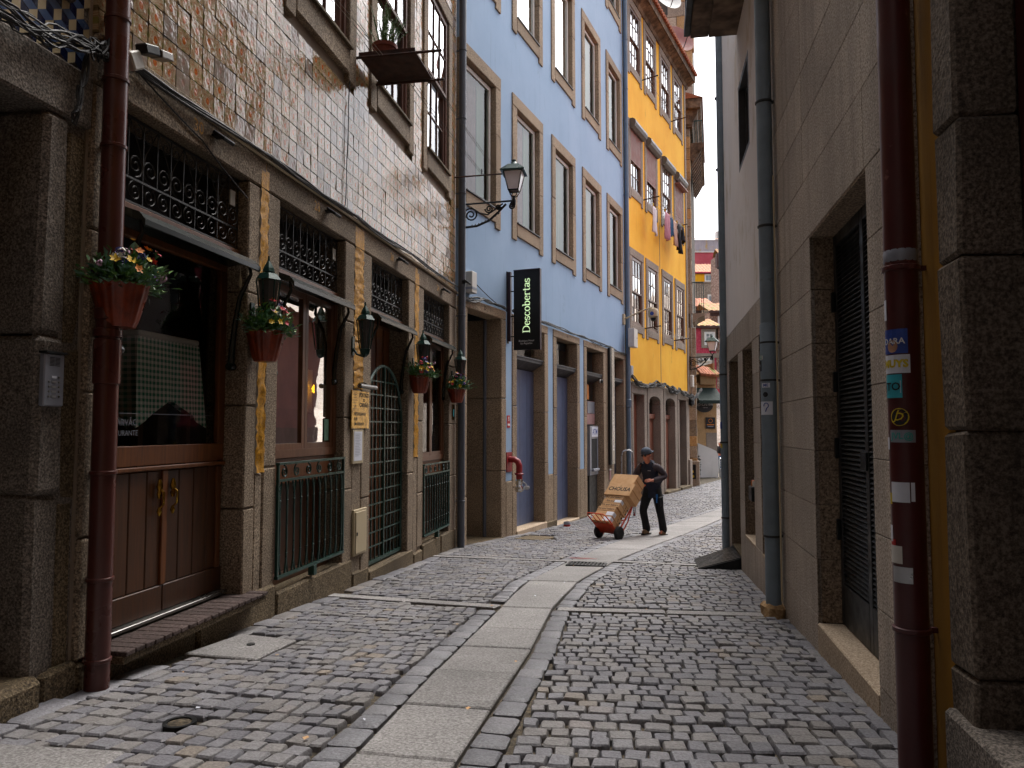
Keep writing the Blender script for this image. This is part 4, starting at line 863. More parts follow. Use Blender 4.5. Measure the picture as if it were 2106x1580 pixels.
for i, (a, b, ar) in enumerate(YD):
    z = (-1.2, -1.16, -1.06, -1.05)[i]; mt = 'door_brown' if i < 3 else 'door_dark'; wq = -.25
    d = B('door', mt, YH, wq - .04, wq, a, b, z, 1.55 if ar else 2.33, label='tall brown painted door in a deep stone doorway' if i < 3 else None)
    for k in range(2):
        for c0, c1 in ((z + .15, z + .95), (z + 1.1, 1.42 if ar else 2.1)): B('door_panel', mt, d, wq, wq + .018, a + .1 + k * (b - a) / 2, a + (k + 1) * (b - a) / 2 - .1, c0, c1, ch=.012)
    if ar:
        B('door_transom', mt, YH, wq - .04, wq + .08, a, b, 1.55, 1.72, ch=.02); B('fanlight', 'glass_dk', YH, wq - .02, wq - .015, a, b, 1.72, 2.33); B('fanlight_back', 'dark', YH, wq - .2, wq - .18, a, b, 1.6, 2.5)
    B('doorstep', 'granite_lo', YH, -.42, .16, a - .22, b + .22, -1.9, z, ch=.02, jit=.006)
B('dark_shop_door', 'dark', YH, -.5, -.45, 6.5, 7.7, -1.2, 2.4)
m = MB(); m.box(.0, .008, 4.02, 4.05, 2.8, 9.2); build(m, 'wall_crack', 'shutter_box', YH)
B('corner_strip', 'granite_yel', YH, -.05, .035, YE - .22, YE + .0, 2.72, 15.5, ch=.01); B('corner_strip', 'granite_yel', YH, -.05, .03, .0, .1, 2.72, 15.5, ch=.01); B('corner_plinth', 'granite_yel', YH, -.1, .10, 7.9, 8.28, -1.8, -.05, ch=.015)

# ------------------------------------------------------------------ grey stone house beyond, seen end on
L4 = Fr(7.70, 31.9, 15)
SH = thing('stone_house', 'tall grey coursed stone house with balconies and deep cornice beyond the yellow house', 'house', L4, (0, 0, -1.3))
m = MB(); m.box(-4.5, -.06, .05, 9, -2, 15.35); m.box(-4.3, .06, 1.3, 8, 15.35, 24.5); build(m, 'wall', 'mortar', SH)
def courses(z0, z1, w0, w1, u0, depth, hmin=.3, hmax=.55, gap=.012):
    z = z0
    while z < z1 - .1:
        h = min(random.uniform(hmin, hmax), z1 - z); k = random.choice((1, 1, 2)); cut = sorted([w0, w1] + [w0 + (w1 - w0) * random.uniform(.3, .7)] * (k - 1))
        for a, b in zip(cut, cut[1:]): B('ashlar_stone', random.choice(('coursed', 'coursed', 'coursed', 'coursed_warm')), SH, a + gap / 2, b - gap / 2, u0, u0 + depth, z + gap / 2, z + h - gap / 2, ch=.012, jit=.008)
        z += h
courses(-1.7, 5.5, -.75, .12, -.05, .3); courses(6.1, 14.2, -.62, .0, .0, .3); courses(15.9, 24.4, -1.0, .12, 1.2, .3, .6, 1.0); courses(-1.7, 14, -1.5, -.76, .0, .3, .6, .9)
B('corner_trim', 'coursed_warm', SH, .10, .20, 1.15, 1.6, 18.3, 24.4)
m = MB(); m.prism([(-.8, 14.2), (.10, 14.2), (.14, 14.5), (.30, 14.7), (.34, 14.95), (.46, 15.05), (.50, 15.35), (-.8, 15.35)], -.08, 8, 'wz'); m.prism([(-.8, 14.3), (.02, 14.3), (.02, 14.7), (-.8, 14.7)], -.16, -.08, 'wz'); m.prism([(-1.2, 14.95), (.46, 14.95), (.5, 15.35), (-1.2, 15.35)], -.3, -.08, 'wz'); build(m, 'cornice', 'soffit', SH)
m = MB(); m.quad((.56, -.34, 15.36), (.56, 8, 15.36), (-.4, 8, 15.75), (-.4, -.34, 15.75)); m.quad((.56, -.34, 15.36), (-.4, -.34, 15.75), (-4, -.34, 15.75), (-4, -.34, 15.36)); build(m, 'roof', 'roof', SH)
def balcony(z, u0, u1, wo, h, mat='granite_yel', q=1.0):
    m = MB(); m.prism([(0, z - .75 * q), (.08, z - .72 * q), (wo * .4, z - .45 * q), (wo * .75, z - .28 * q), (wo - .06, z - .22 * q), (wo, z - .2 * q), (wo, z), (0, z)], u0, u1, 'wz'); b_ = build(m, 'balcony', mat, SH)
    for i in range(int((u1 - u0) / .45) if q == 1 else 0):
        m = MB(); u = u0 + .1 + i * .45; m.prism([(.05, z - .95), (wo * .5, z - .62), (wo - .1, z - .3), (.05, z - .3)], u, u + .18, 'wz'); build(m, 'balcony_corbel', 'soffit', b_)
    m = MB(); m.box(wo - .06, wo - .03, u0 + .03, u1, z + h - .04, z + h); m.box(.0, wo - .03, u0 + .03, u0 + .06, z + h - .04, z + h); m.box(wo - .06, wo - .03, u0 + .03, u1, z + .06, z + .09)
    for i in range(int((u1 - u0) / .13)): u = u0 + .04 + i * .13; m.box(wo - .055, wo - .04, u, u + .02, z, z + h)
    for i in range(4): ww = .08 + i * (wo - .12) / 4; m.box(ww, ww + .02, u0 + .035, u0 + .055, z, z + h)
    r = build(m, 'balcony_railing', 'green', b_)
balcony(13.55, .1, 5.5, .55, 1.0, 'soffit'); balcony(6.10, -.06, 1.6, .5, 1.35, q=.5)
B('corner_base', 'coursed', SH, -.8, .2, -.2, .3, -1.9, -.15, ch=.02); B('painted_tile_panel', 'dark', SH, -.6, .05, -.22, -.21, -.9, -.3)
m = MB()
for i in range(9): x = random.uniform(-.55, .0); z = random.uniform(-.85, -.4); m.quad((x, -.222, z), (x + .07, -.222, z + .02), (x + .05, -.222, z + .12), (x - .02, -.222, z + .09))
build(m, 'panel_print', 'st_yellow', SH)

# ------------------------------------------------------------------ houses stepping up the hill far behind
def at(px_, py_, Y):
    a, b = (px_ - 1053) / 1550, (790 - py_) / 1550; y = .99824 - b * .05925; z = .05925 + b * .99824; k = Y / y; return a * k, Y, 1.2 + z * k
def far_house(name, label, mat, Y, x0, x1, ytop, ybot, roof=None, rtop=None, depth=6, eave=.25, rd=3.0):
    F = Fr(at(x0, ytop, Y)[0], Y, 90); z1 = at(x0, ytop, Y)[2]; z0 = at(x0, ybot, Y)[2]; wid = (x1 - x0) / 1550 * Y
    H_ = thing(name, label, 'house', F, (0, 0, z0)); m = MB(); m.box(-depth, 0, 0, wid, z0 - .6, z1); build(m, 'wall', mat, H_)
    if roof:
        zr = at(x0, rtop, Y + rd)[2]; m = MB(); n_ = max(4, int(wid / .34))
        k = 7; vs = []; cols = n_ * 4
        for j in range(k + 1):
            for i in range(cols + 1):
                t = j / k; vs.append((eave - (eave + rd) * t, -.15 + (wid + .3) * i / cols, z1 + .03 + (zr - z1) * t + .06 * abs(sin(pi * i / 4)) + .03 * (j % 2)))
        m.add(vs, [(j * (cols + 1) + i, j * (cols + 1) + i + 1, (j + 1) * (cols + 1) + i + 1, (j + 1) * (cols + 1) + i) for j in range(k) for i in range(cols)])
        m.quad((-rd, -.15, zr), (-rd, wid + .15, zr), (-rd * 2, wid + .15, z1), (-rd * 2, -.15, z1)); build(m, 'roof', roof, H_, smooth=False)
        B('eave_board', 'brownwall', H_, 0, eave - .02, -.12, wid + .12, z1 - .12, z1 + .02)
    H_['_Y'] = Y; return H_, F
def far_window(H_, F, Y, x0, x1, y0, y1, cols=2, rws=2, surr=None, mat='white_paint', gl='glass_wavy', shut=False):
    a = at(x0, y0, Y)[0] - F.o[0]; b = at(x1, y0, Y)[0] - F.o[0]; z1 = at(x0, y0, Y)[2]; z0 = at(x0, y1, Y)[2]
    f = frame_part(H_, 'window', mat, .02, a, b, z0, z1, .1, .08)
    if surr: B('window_stone', surr, f, .0, .05, a - .22, b + .22, z1, z1 + .25); B('window_stone', surr, f, .0, .05, a - .22, a, z0, z1); B('window_stone', surr, f, .0, .05, b, b + .22, z0, z1); B('window_stone', surr, f, .0, .06, a - .22, b + .22, z0 - .22, z0)
    if shut:
        n_ = 8
        for i in range(n_): B('shutter_slat', 'white_shutter', f, .02, .05, a + .1, b - .1, z0 + .3 + (z1 - .15 - z0 - .3) * i / n_, z0 + .3 + (z1 - .15 - z0 - .3) * (i + .9) / n_)
        B('shutter_case', 'white_shutter', f, .0, .2, a, b, z1 - .25, z1, ch=.05)
    sash(f, mat, gl, .03, a + .1, b - .1, z0 + .1, z1 - .1, cols, rws, .06, .05, 'sash', .05); B('window_blind', 'curtain_white', f, .004, .008, a + .08, b - .08, z0 + .08, z1 - .08)
    return f
h, F = far_house('hill_house', 'topmost hill house with grey and ochre panels above a plain pink wall', 'pinkwall', 96, 1405, 1498, 518, 548, None)
m = MB(); za, zb = at(1405, 494, 96)[2], at(1405, 519, 96)[2]; wd_ = 93 / 1550 * 96; m.box(-6, .1, -.1, wd_, zb, za); build(m, 'attic_wall', 'lilac', h)
for i in range(9): B('attic_panel', 'lilac', h, .1, .13, i * .64, i * .64 + .6, zb + .3, za - .15, ch=.01)
m = MB(); k = 40; m.add([(.35 - 1.5 * j, -.2 + 6.1 * i / k, za + .02 + .45 * j + .07 * abs(sin(i * pi / 2))) for j in (0, 1) for i in range(k + 1)], [(i, i + 1, k + 2 + i, k + 1 + i) for i in range(k)]); build(m, 'roof', 'roof_pale', h)
B('chimney', 'white', h, -2.5, -1.6, 4.75, 5.6, za, za + 1.6); B('drip_band', 'white', h, .1, .16, -.1, wd_, zb - .05, zb + .08)
h, F = far_house('yellow_hill_house', 'bright yellow house under a brown tiled roof high on the hill', 'yellow2', 88, 1405, 1478, 562, 582, 'roof_pale', 545); B('gutter', 'redtile', h, .22, .36, -.1, 4.2, at(0, 562, 88)[2] - .05, at(0, 562, 88)[2] + .08)
far_window(h, F, 88, 1449, 1466, 564, 580, 2, 1)
h, F = far_house('rubble_hill_house', 'grey rubble stone house with one white casement on the hill', 'farstone', 80, 1405, 1482, 582, 634, None); B('coping', 'granite_yel', h, -.3, .12, -.1, 4.1, at(0, 582, 80)[2] - .02, at(0, 582, 80)[2] + .12)
far_window(h, F, 80, 1455, 1473, 606, 634, 2, 1, 'granite_yel'); B('drain_stack', 'redtile', h, .0, .1, 3.84, 3.92, at(0, 632, 80)[2], at(0, 584, 80)[2])
h, F = far_house('timber_bay_house', 'dark brown boarded bay house at the right edge of the hill', 'peel', 74, 1478, 1500, 522, 640, 'roof_moss', 514, 3, rd=.9); zt = at(0, 524, 74)[2]; zb = at(0, 551, 74)[2]; B('boarded_bay', 'brownwall', h, .0, .7, -.35, 1.2, zb, zt)
for i in range(5): B('bay_board', 'brownwall', h, .7, .73, -.34 + i * .3, -.08 + i * .3, zb, zt, ch=.02)
h, F = far_house('dark_tiled_house', 'dark brown house with a white many paned window below orange roof tiles', 'brownwall', 64, 1405, 1470, 632, 668, 'roof', 616); far_window(h, F, 64, 1442, 1460, 637, 659, 3, 4)
h, F = far_house('mossy_roof_house', 'brown house with a mossy tiled roof and a tall white panel', 'peel', 60, 1460, 1500, 641, 700, 'roof_moss', 626, 2.5); B('white_panel', 'white', h, .0, .04, .62, 1.3, at(0, 692, 60)[2], at(0, 644, 60)[2]); B('dark_fascia', 'brownwall', h, .0, .1, 0, 1.5, at(0, 650, 60)[2], at(0, 641, 60)[2])
h, F = far_house('red_tiled_house', 'crimson tiled house with white sash window and half lowered white shutter', 'redtile', 56, 1405, 1480, 672, 800, 'roof_moss', 659); far_window(h, F, 56, 1448, 1470, 683, 710, 2, 3, 'granite_yel'); far_window(h, F, 56, 1436, 1463, 738, 768, 4, 2, 'granite_yel', shut=True)
B('floor_band', 'granite_yel', h, .0, .06, 0, 2.75, at(0, 736, 56)[2], at(0, 727, 56)[2]); B('peeling_strip', 'peel', h, .0, .05, 2.45, 2.75, at(0, 800, 56)[2], at(0, 672, 56)[2])
h, F = far_house('white_hill_house', 'narrow bright white house behind the crimson tiled house', 'white', 66, 1478, 1510, 650, 975, None); far_window(h, F, 66, 1487, 1497, 700, 730, 1, 2)
# terrain under the hill houses
m = MB(); m.add([(6, 48, -3), (90, 48, -3), (6, 66, 3), (90, 66, 3), (6, 100, 24), (110, 100, 24), (6, 160, 30), (150, 160, 30)], [(0, 1, 3, 2), (2, 3, 5, 4), (4, 5, 7, 6)]); tag(build(m, 'hill', 'farstone', kind='structure'), 'steep ground under the hill houses')
# corner cafe
F5 = Fr(at(1428, 980, 38.5)[0], 38.5, 84); cz = zg(38)
CF = thing('corner_cafe', 'small stone cafe at the street corner with tiled porch roof', 'cafe', F5, (0, 0, cz))
m = MB(); m.box(-5, 0, 0, 1.22, cz - 1, 3.55); m.box(-5, -.4, 1.22, 1.3, cz - 1, 4.6); build(m, 'wall', 'coursed_warm', CF); B('lower_wall', 'granite_yel', CF, .0, .02, .65, 1.21, cz, 1.0)
rf = B('roof', 'roof', CF, -.8, .3, .3, 1.35, 3.98, 4.0)
for i in range(7): m = MB(); u = .36 + i * .16; m.tube([(.36, u, 3.95 - i * .015), (-.8, u, 4.5 - i * .03)], .085, 8); build(m, 'roof_tile', 'roof_moss' if i > 4 else 'roof', rf)
B('porch_wall', 'coursed_warm', CF, -.8, .2, .32, 1.15, 3.45, 3.95)
m = MB()
prof = [(0, cz), (1.02, cz), (1.06, cz + .4), (1.04, cz + 1.15), (.95, cz + 1.32), (.75, cz + 1.42), (.35, cz + 1.58), (0, cz + 1.72)]
m.prism(prof, .02, .6, 'uz'); tag(build(m, 'curved_stair_wall', 'white', F=F5, at=(.3, .5, cz)), 'rounded whitewashed stair wall beside the cafe', 'wall')
# ------------------------------------------------------------------ right hand side: cream house, granite clad house, ochre house
CH = thing('cream_house', 'cream rendered house over a pink granite shop base with narrow openings', 'house', R1, (0, -2.5, -.6))
ce0, ce1 = -4.9, -.12; OP = [(-4.3, -3.15, -.62), (-2.66, -1.76, -.07), (-1.22, -.30, -.07)]
m = MB(); wall_holes(m, 0, 0, ce0, ce1, -1.2, 2.54, [(a, b, z, 2.16) for a, b, z in OP], -.03); wall_holes(m, 0, 0, ce0, ce1, 2.54, 12, [(-2.62, -1.62, 4.35, 5.42)]); shell(m, ce0, ce1, -1.2, 12, 9); build(m, 'wall', 'cream', CH)
def clad(parent, u0, u1, zs, holes=(), w1=.0, mat='granite_r', depth=.03, gap=.004):
    for a, b in zip(zs, zs[1:]): B('granite_panel', mat, parent, w1 - depth, w1 + random.uniform(-.001, .001), u0 + gap / 2, u1 - gap / 2, a + gap / 2, b - gap / 2, ch=.0025)
ZS = [-.6, -.07, .31, .68, 1.05, 1.42, 1.79, 2.165]
for a, b in ((ce0, -4.3), (-3.15, -2.66), (-1.76, -1.22), (-.30, ce1)): clad(CH, a, b, [-1.1] + ZS[1:])
for a, b in ((ce0, -3.15), (-3.15, -1.98), (-1.98, -.95), (-.95, ce1)): clad(CH, a, b, [2.168, 2.54])
for (a, b, z) in OP[1:]:
    clad(CH, a, b, [-1.1, -.10]); B('granite_sill', 'granite_sill', CH, -.16, .004, a, b, -.098, -.07, ch=.004)
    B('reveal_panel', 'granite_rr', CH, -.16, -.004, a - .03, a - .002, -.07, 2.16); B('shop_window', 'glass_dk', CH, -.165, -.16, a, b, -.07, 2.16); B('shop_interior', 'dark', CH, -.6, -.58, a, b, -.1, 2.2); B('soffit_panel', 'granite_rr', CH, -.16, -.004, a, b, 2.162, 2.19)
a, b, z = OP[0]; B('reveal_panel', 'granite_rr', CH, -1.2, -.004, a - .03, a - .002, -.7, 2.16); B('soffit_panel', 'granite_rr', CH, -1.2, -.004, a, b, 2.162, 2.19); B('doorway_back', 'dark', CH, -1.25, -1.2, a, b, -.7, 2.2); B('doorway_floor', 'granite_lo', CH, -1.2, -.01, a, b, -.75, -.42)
f = frame_part(CH, 'window', 'hood', -.08, -2.62, -1.62, 4.35, 5.42, .06, .16); sash(f, 'hood', 'glass_dk', -.10, -2.56, -1.68, 4.41, 5.36, 1, 1, .05); B('window_blind', 'interior', f, -.2, -.18, -2.6, -1.64, 4.35, 5.42)
m = MB(); m.box(0, .34, -2.64, 1.6, 6.12, 6.5); m.box(.34, .56, -2.70, 1.6, 6.16, 6.55); ev = build(m, 'balcony_slab', 'soffit', CH); B('slab_gutter', 'iron', ev, .56, .64, -2.74, 1.6, 6.2, 6.32, ch=.01); B('gutter_bracket', 'iron', ev, .58, .62, -2.78, -2.74, 6.3, 7.2)
GH = thing('granite_house', 'pink granite panelled house with a dark louvred metal door', 'house', R1, (0, 1.5, -.3))
gu0, gu1 = -.11, 3.50; LV = (1.38, 2.79)
m = MB(); wall_holes(m, 0, 0, gu0, gu1, -1, 12.2, [(LV[0], LV[1], -.35, 2.53)], -.032); shell(m, gu0, gu1, -1, 12.2, 9, -.04); build(m, 'wall', 'mortar', GH)
zz = [-.9] + ZS[1:-1] + [2.165, 2.545]
for a, b in ((gu0, .62), (.62, LV[0]), (LV[1], gu1)): clad(GH, a, b, zz, mat='granite_r')
for a, b in ((gu0, 1.2), (1.2, 2.765), (2.765, gu1)):
    for c, d in zip([2.549, 2.98, 3.405, 3.80, 4.4, 5.1, 6, 7.4, 9], [2.976, 3.401, 3.796, 4.396, 5.096, 5.996, 7.396, 8.996, 12.2]): B('granite_panel', 'granite_r', GH, -.03, random.uniform(-.001, .001), a + .002, b - .002, c, d, ch=.0025)
B('door_step', 'granite_sill', GH, -.22, .004, LV[0], LV[1], -.9, -.115, ch=.008)
for a, b in zip(zz[1:], zz[2:]): B('reveal_panel', 'granite_rr', GH, -.17, -.004, LV[0] - .03, LV[0] - .002, (-.113 if a == zz[1] else a + .002), b - .002, ch=.002)
B('soffit_panel', 'granite_rr', GH, -.2, -.004, LV[0], LV[1], 2.532, 2.57); B('reveal_panel', 'granite_rr', GH, -.17, -.004, LV[1] + .002, LV[1] + .03, -.1, 2.53)
LD = B('louvred_door', 'louvre', GH, -.21, -.19, LV[0], LV[1], -.113, 2.53, label='dark metal door filled with louvre slats')
for a, b, c, d in ((LV[0], LV[0] + .07, -.11, 2.53), (2.05, 2.12, -.11, 2.53), (LV[1] - .07, LV[1], -.11, 2.53), (LV[0] + .07, 2.05, -.11, .16), (2.12, LV[1] - .07, -.11, .16), (LV[0] + .07, 2.05, 2.45, 2.53), (2.12, LV[1] - .07, 2.45, 2.53)): B('door_stile', 'louvre', LD, -.19, -.155, a, b, c, d, ch=.004)
for c, d in ((LV[0] + .07, 2.05), (2.12, LV[1] - .07)):
    z = .175
    while z < 2.43:
        m = MB(); m.prism([(-.186, z + .026), (-.182, z + .028), (-.158, z + .003), (-.160, z)], c, d, 'wz'); build(m, 'louvre_slat', 'louvre', LD); z += .0305
for z in (.45, 1.0, 1.45, 2.0): B('hinge', 'iron', LD, -.155, -.13, LV[0] - .0, LV[0] + .04, z, z + .14, ch=.005)
B('lock_plate', 'iron', LD, -.155, -.145, 1.97, 2.1, .95, 1.06, ch=.004)
OH = thing('ochre_house', 'ochre rendered house edge with a rough granite door pier at right edge', 'house', R1, (0, 5, 0))
m = MB(); wall_holes(m, 0, 0, 3.5, 16, -.8, 14, [(3.80, 5.6, -.8, 3.6)], -.02); shell(m, 3.5, 16, -.8, 14, 9, -.02); build(m, 'wall', 'ochre', OH)
zz = [.12, .33, 1.19, 1.82, 2.33, 3.1, 3.7]
for a, b in zip(zz, zz[1:]): B('pier_stone', 'granite_pier', OH, -.21, .006, 3.745, 3.965, a + .002, b - .002, ch=.014, jit=.006)
B('doorstep', 'granite_dark', OH, -.3, .04, 3.76, 6, -.8, .17, ch=.015); B('door', 'door_red', OH, -.26, -.21, 3.9, 5.7, .1, 3.6)
for i in range(5): B('door_board', 'door_red', OH, -.21, -.2, 3.97 + i * .3, 4.25 + i * .3, .2, 3.5, ch=.006)
B('lintel', 'granite_pier', OH, -.3, .006, 3.745, 5.8, 3.6, 4.0, ch=.02)
# unseen block added behind camera, tall as both side walls, to shade the lane
BHK = thing('back_shade_block', 'plain unseen block added behind the viewer to shade the near lane', 'house', W, (0, -9, .5)); m = MB(); m.box(-8, 8, -14, -5, -1, 14); build(m, 'wall', 'granite_dark', BHK)

# houses on the open side of the lane beyond the cream house: out of frame, mirrored in the window panes and glazed tiles
for nm, lab, mt, F_, wd_, dp, hh in (('side_house', 'rose rendered house set back behind the cream house', 'pinkwall', Fr(5.6, 12.6, 12, 'R'), 3.6, 7, 10.5), ('low_side_house', 'lower rose house with dark plinth further along the open side', 'rosewall', Fr(6.6, 15.6, 22, 'R'), 12, 7, 5.2)):
    t = thing(nm, lab, 'house', F_, (0, 0, -1.2)); m = MB(); m.box(-dp, 0, -wd_, 0, -2, hh); build(m, 'wall', mt, t); B('plinth', 'brownwall', t, -.1, .05, -wd_, 0, -2, 1.25)
    for i in range(max(1, int(wd_ / 1.9))):
        for z in (1.6, 4.9, 8.0):
            if z + 1.9 < hh and z > 2: B('window', 'brownwall', t, .0, .04, -wd_ + .6 + i * 1.9, -wd_ + 1.6 + i * 1.9, z, z + 1.7)
    m = MB(); m.quad((.3, -wd_ - .2, hh), (.3, .2, hh), (-dp / 2, .2, hh + 1), (-dp / 2, -wd_ - .2, hh + 1)); m.quad((-dp, -wd_ - .2, hh), (-dp, .2, hh), (-dp / 2, .2, hh + 1), (-dp / 2, -wd_ - .2, hh + 1)); build(m, 'roof', 'roof', t)
# ------------------------------------------------------------------ drainpipes
def pipe(name, label, mat, F, w_, u, z0, z1, r, rings, group='drainpipes on the house fronts', foot=None, bend=None):
    t = thing(name, label, 'drainpipe', F, (w_, u, z0), group); m = MB()
    pts = bend or [(w_, u, z0), (w_, u, z1)]; m.tube(pts, r, 14); build(m, 'pipe', mat, t, smooth=True)
    for z in rings:
        m = MB(); m.lathe([(r + .002, -.012), (r + .009, -.008), (r + .009, .008), (r + .002, .012)], 14, (w_, u, z)); m.box(w_ - r - .05, w_ - r, u - .01, u + .01, z - .01, z + .01); build(m, 'pipe_clip', mat if mat != 'grey_pipe' else 'iron_grey', t, smooth=True)
    return t
p1 = pipe('drainpipe', 'thick brown drainpipe at the left between dark doorway and restaurant', 'brown_pipe', L1, .085, -.235, -.27, 9.4, .066, (.95, 2.85, 3.25, 3.62, .35, -.1))
for z0, z1, r in ((1.82, 1.90, .075), (1.72, 1.78, .078), (1.45, 1.72, .074)): m = MB(); m.lathe([(.06, z0), (r, z0 + .01), (r, z1 - .01), (.06, z1)], 16, (.085, -.235, 0)); build(m, 'pipe_socket', 'brown_pipe', p1, smooth=True)
p2 = pipe('drainpipe', 'slate grey drainpipe where the brown tiled house meets the blue one', 'black_pipe', L1, .10, 8.18, -.78, 9.6, .062, (.0, 2.3, 3.1, 5.2, 6.5, 7.7))
p3 = pipe('drainpipe', 'blue grey drainpipe between the blue and yellow houses', 'slate_pipe', L2, .10, 11.42, -1.2, 18.0, .065, (.2, 2.05, 4.9, 6.4, 8.6, 10.2, 12.0, 13.6, 15.2))
m = MB(); m.lathe([(.06, 1.85), (.085, 1.87), (.085, 2.1), (.06, 2.12)], 14, (.10, 11.42, 0)); build(m, 'pipe_socket', 'slate_pipe', p3, smooth=True)
p4 = pipe('drainpipe', 'pale blue grey drainpipe at far corner of the cream house with a bend', 'grey_pipe', R1, .04, -4.66, -.68, 11.5, .062, (-.1, 1.0, 2.0, 3.6, 5.1, 6.2), bend=[(.04, -4.66, -.7), (.04, -4.66, 2.25), (.03, -4.60, 2.5), (.03, -4.60, 11.6)])
p5 = pipe('drainpipe', 'pale blue grey stickered drainpipe between cream house and granite house', 'grey_pipe', R1, .085, .02, -.30, 11.8, .066, (.28, 1.62, 1.95, 2.98, 4.1))
m = MB(); m.lathe([(.066, .27), (.074, .28), (.074, 2.1), (.066, 2.12)], 14, (.085, .02, 0)); build(m, 'pipe_sleeve', 'grey_pipe', p5, smooth=True)
m = MB(); m.tube([(.035, .13, -.25), (.035, .13, 3.4)], .008, 6); build(m, 'earth_wire', 'beige_metal', p5)
p6 = pipe('drainpipe', 'dark red drainpipe covered in stickers on the right', 'red_pipe', R1, .075, 3.545, -.25, 11.4, .064, (.395, 1.86, 3.6))
m = MB(); m.lathe([(.0645, 1.885), (.066, 1.89), (.066, 1.93), (.0645, 1.935)], 14, (.075, 3.545, 0)); build(m, 'tape_band', 'plastic_grey', p6, smooth=True)
m = MB(); m.cbox(.0, .17, -.075, .115, -.43, -.285, .03, .02); build(m, 'foot_stone', 'coursed_warm', F=R1, label='small rough stone block under the stickered grey drainpipe', cat='stone')
def sticker(p, name, mat, u, w0, r, a0, a1, z0, z1, txt=None, tmat='text_black', tsz=.04, lab=None, rings=None):
    """curved label on a pipe: angle 0 faces out, positive towards the viewer"""
    m = MB(); n_ = 8; vs = []
    rr = r + .0012
    for z in (z0, z1):
        for i in range(n_ + 1): a = a0 + (a1 - a0) * i / n_; vs.append((w0 + rr * cos(a), u + rr * sin(a), z))
    m.add(vs, [(i, i + 1, n_ + 2 + i, n_ + 1 + i) for i in range(n_)]); o = build(m, name, mat, p, label=lab)
    fn = lambda x, y, k=.0012: (w0 + (rr + k) * cos((a0 + a1) / 2 + x / r), u + (rr + k) * sin((a0 + a1) / 2 + x / r), (z0 + z1) / 2 + y)
    if txt: m = MB(); m.text(txt, tsz, fn, bold=.02); build(m, 'sticker_print', tmat, o)
    return o, fn
U6, W6, R6 = 3.545, .075, .0645
def s6(name, mat, a0, a1, z0, z1, **k): return sticker(p6, name, mat, U6, W6, R6, radians(a0), radians(a1), z0, z1, **k)
o, fn = s6('sticker', 'st_blue', -12, 88, 1.505, 1.605, txt='DARA', tmat='text_white', tsz=.034, lab='blue sticker with lettering and a figure')
m = MB(); m.add([fn(.022 * cos(t) - .002, -.02 + .026 * sin(t), .002) for t in [pi * i / 6 for i in range(12)]], [tuple(range(12))]); build(m, 'figure_print', 'skin_print', o)
o, fn = s6('sticker', 'paper', -14, 94, 1.425, 1.50, lab='white sticker with yellow graffiti letters'); m = MB(); m.text('MUYS', .042, lambda x, y: fn(x, y), bold=.05); build(m, 'sticker_print', 'st_yellow', o)
o, fn = s6('sticker', 'st_cyan', -10, 66, 1.325, 1.42, lab='cyan and white name sticker with black scrawl')
m = MB(); m.add([fn(-.038, -.028), fn(.038, -.028), fn(.038, .022), fn(-.038, .022)], [(0, 1, 2, 3)]); build(m, 'white_field', 'paper', o); m = MB(); m.text('JTO', .045, lambda x, y: fn(x, y - .003, .002), bold=.02); build(m, 'sticker_print', 'text_black', o)
o, fn = sticker(p6, 'sticker', 'red_pipe', U6, W6, R6 - .001, radians(15), radians(92), 1.21, 1.285, lab='round black and yellow sticker')
m = MB(); m.add([fn(.036 * cos(t), .036 * sin(t)) for t in [2 * pi * i / 20 for i in range(20)]], [tuple(range(20))]); build(m, 'yellow_disc', 'st_yellow', o); m = MB(); m.add([fn(.031 * cos(t), .031 * sin(t), .002) for t in [2 * pi * i / 20 for i in range(20)]], [tuple(range(20))]); build(m, 'black_disc', 'text_black', o)
m = MB(); m.text('D', .045, lambda x, y: fn(x + y * .3, y, .003), bold=.01); m.add([fn(-.03, -.018, .003), fn(-.022, -.02, .003), fn(.03, .018, .003), fn(.022, .02, .003)], [(0, 1, 2, 3)]); build(m, 'sticker_print', 'st_yellow', o)
s6('sticker', 'plastic_grey', 14, 105, 1.145, 1.195, txt='JVL@', tmat='st_teal', tsz=.036, lab='pale sticker with teal tag')
s6('sticker', 'paper', -25, 8, 1.115, 1.165, lab='round white sticker edge')
s6('sticker', 'paper', 12, 80, .905, .985, lab='torn white paper sticker'); s6('sticker', 'paper', 84, 97, .91, .985, lab='thin strip of white sticker'); s6('sticker', 'st_yellow', 0, 14, .895, .94)
s6('sticker', 'paper', -8, 12, .745, .81); s6('sticker', 'plastic_white', -8, 50, .66, .73, lab='torn white and orange sticker'); s6('sticker', 'red_sign', -2, 26, .73, .755)
s6('sticker', 'alu', 8, 82, .585, .648, lab='blank square silver sticker'); s6('sticker', 'paper', -20, 12, 1.645, 1.73, lab='cut out white doodle sticker')
U5, W5, R5 = .02, .085, .075
def s5(mat, a0, a1, z0, z1, **k): return sticker(p5, 'sticker', mat, U5, W5, R5, radians(a0), radians(a1), z0, z1, **k)
s5('plastic_white', -30, 40, 1.80, 1.835, txt='NKG', tsz=.034, lab='white sticker with teal tag letters', tmat='st_teal'); o, fn = s5('text_black', -30, 28, 1.70, 1.79, lab='black sticker with pale round drawing')
m = MB(); m.add([fn(.02 * cos(t) - .004, .02 * sin(t)) for t in [2 * pi * i / 12 for i in range(12)]], [tuple(range(12))]); build(m, 'sticker_print', 'paper', o)
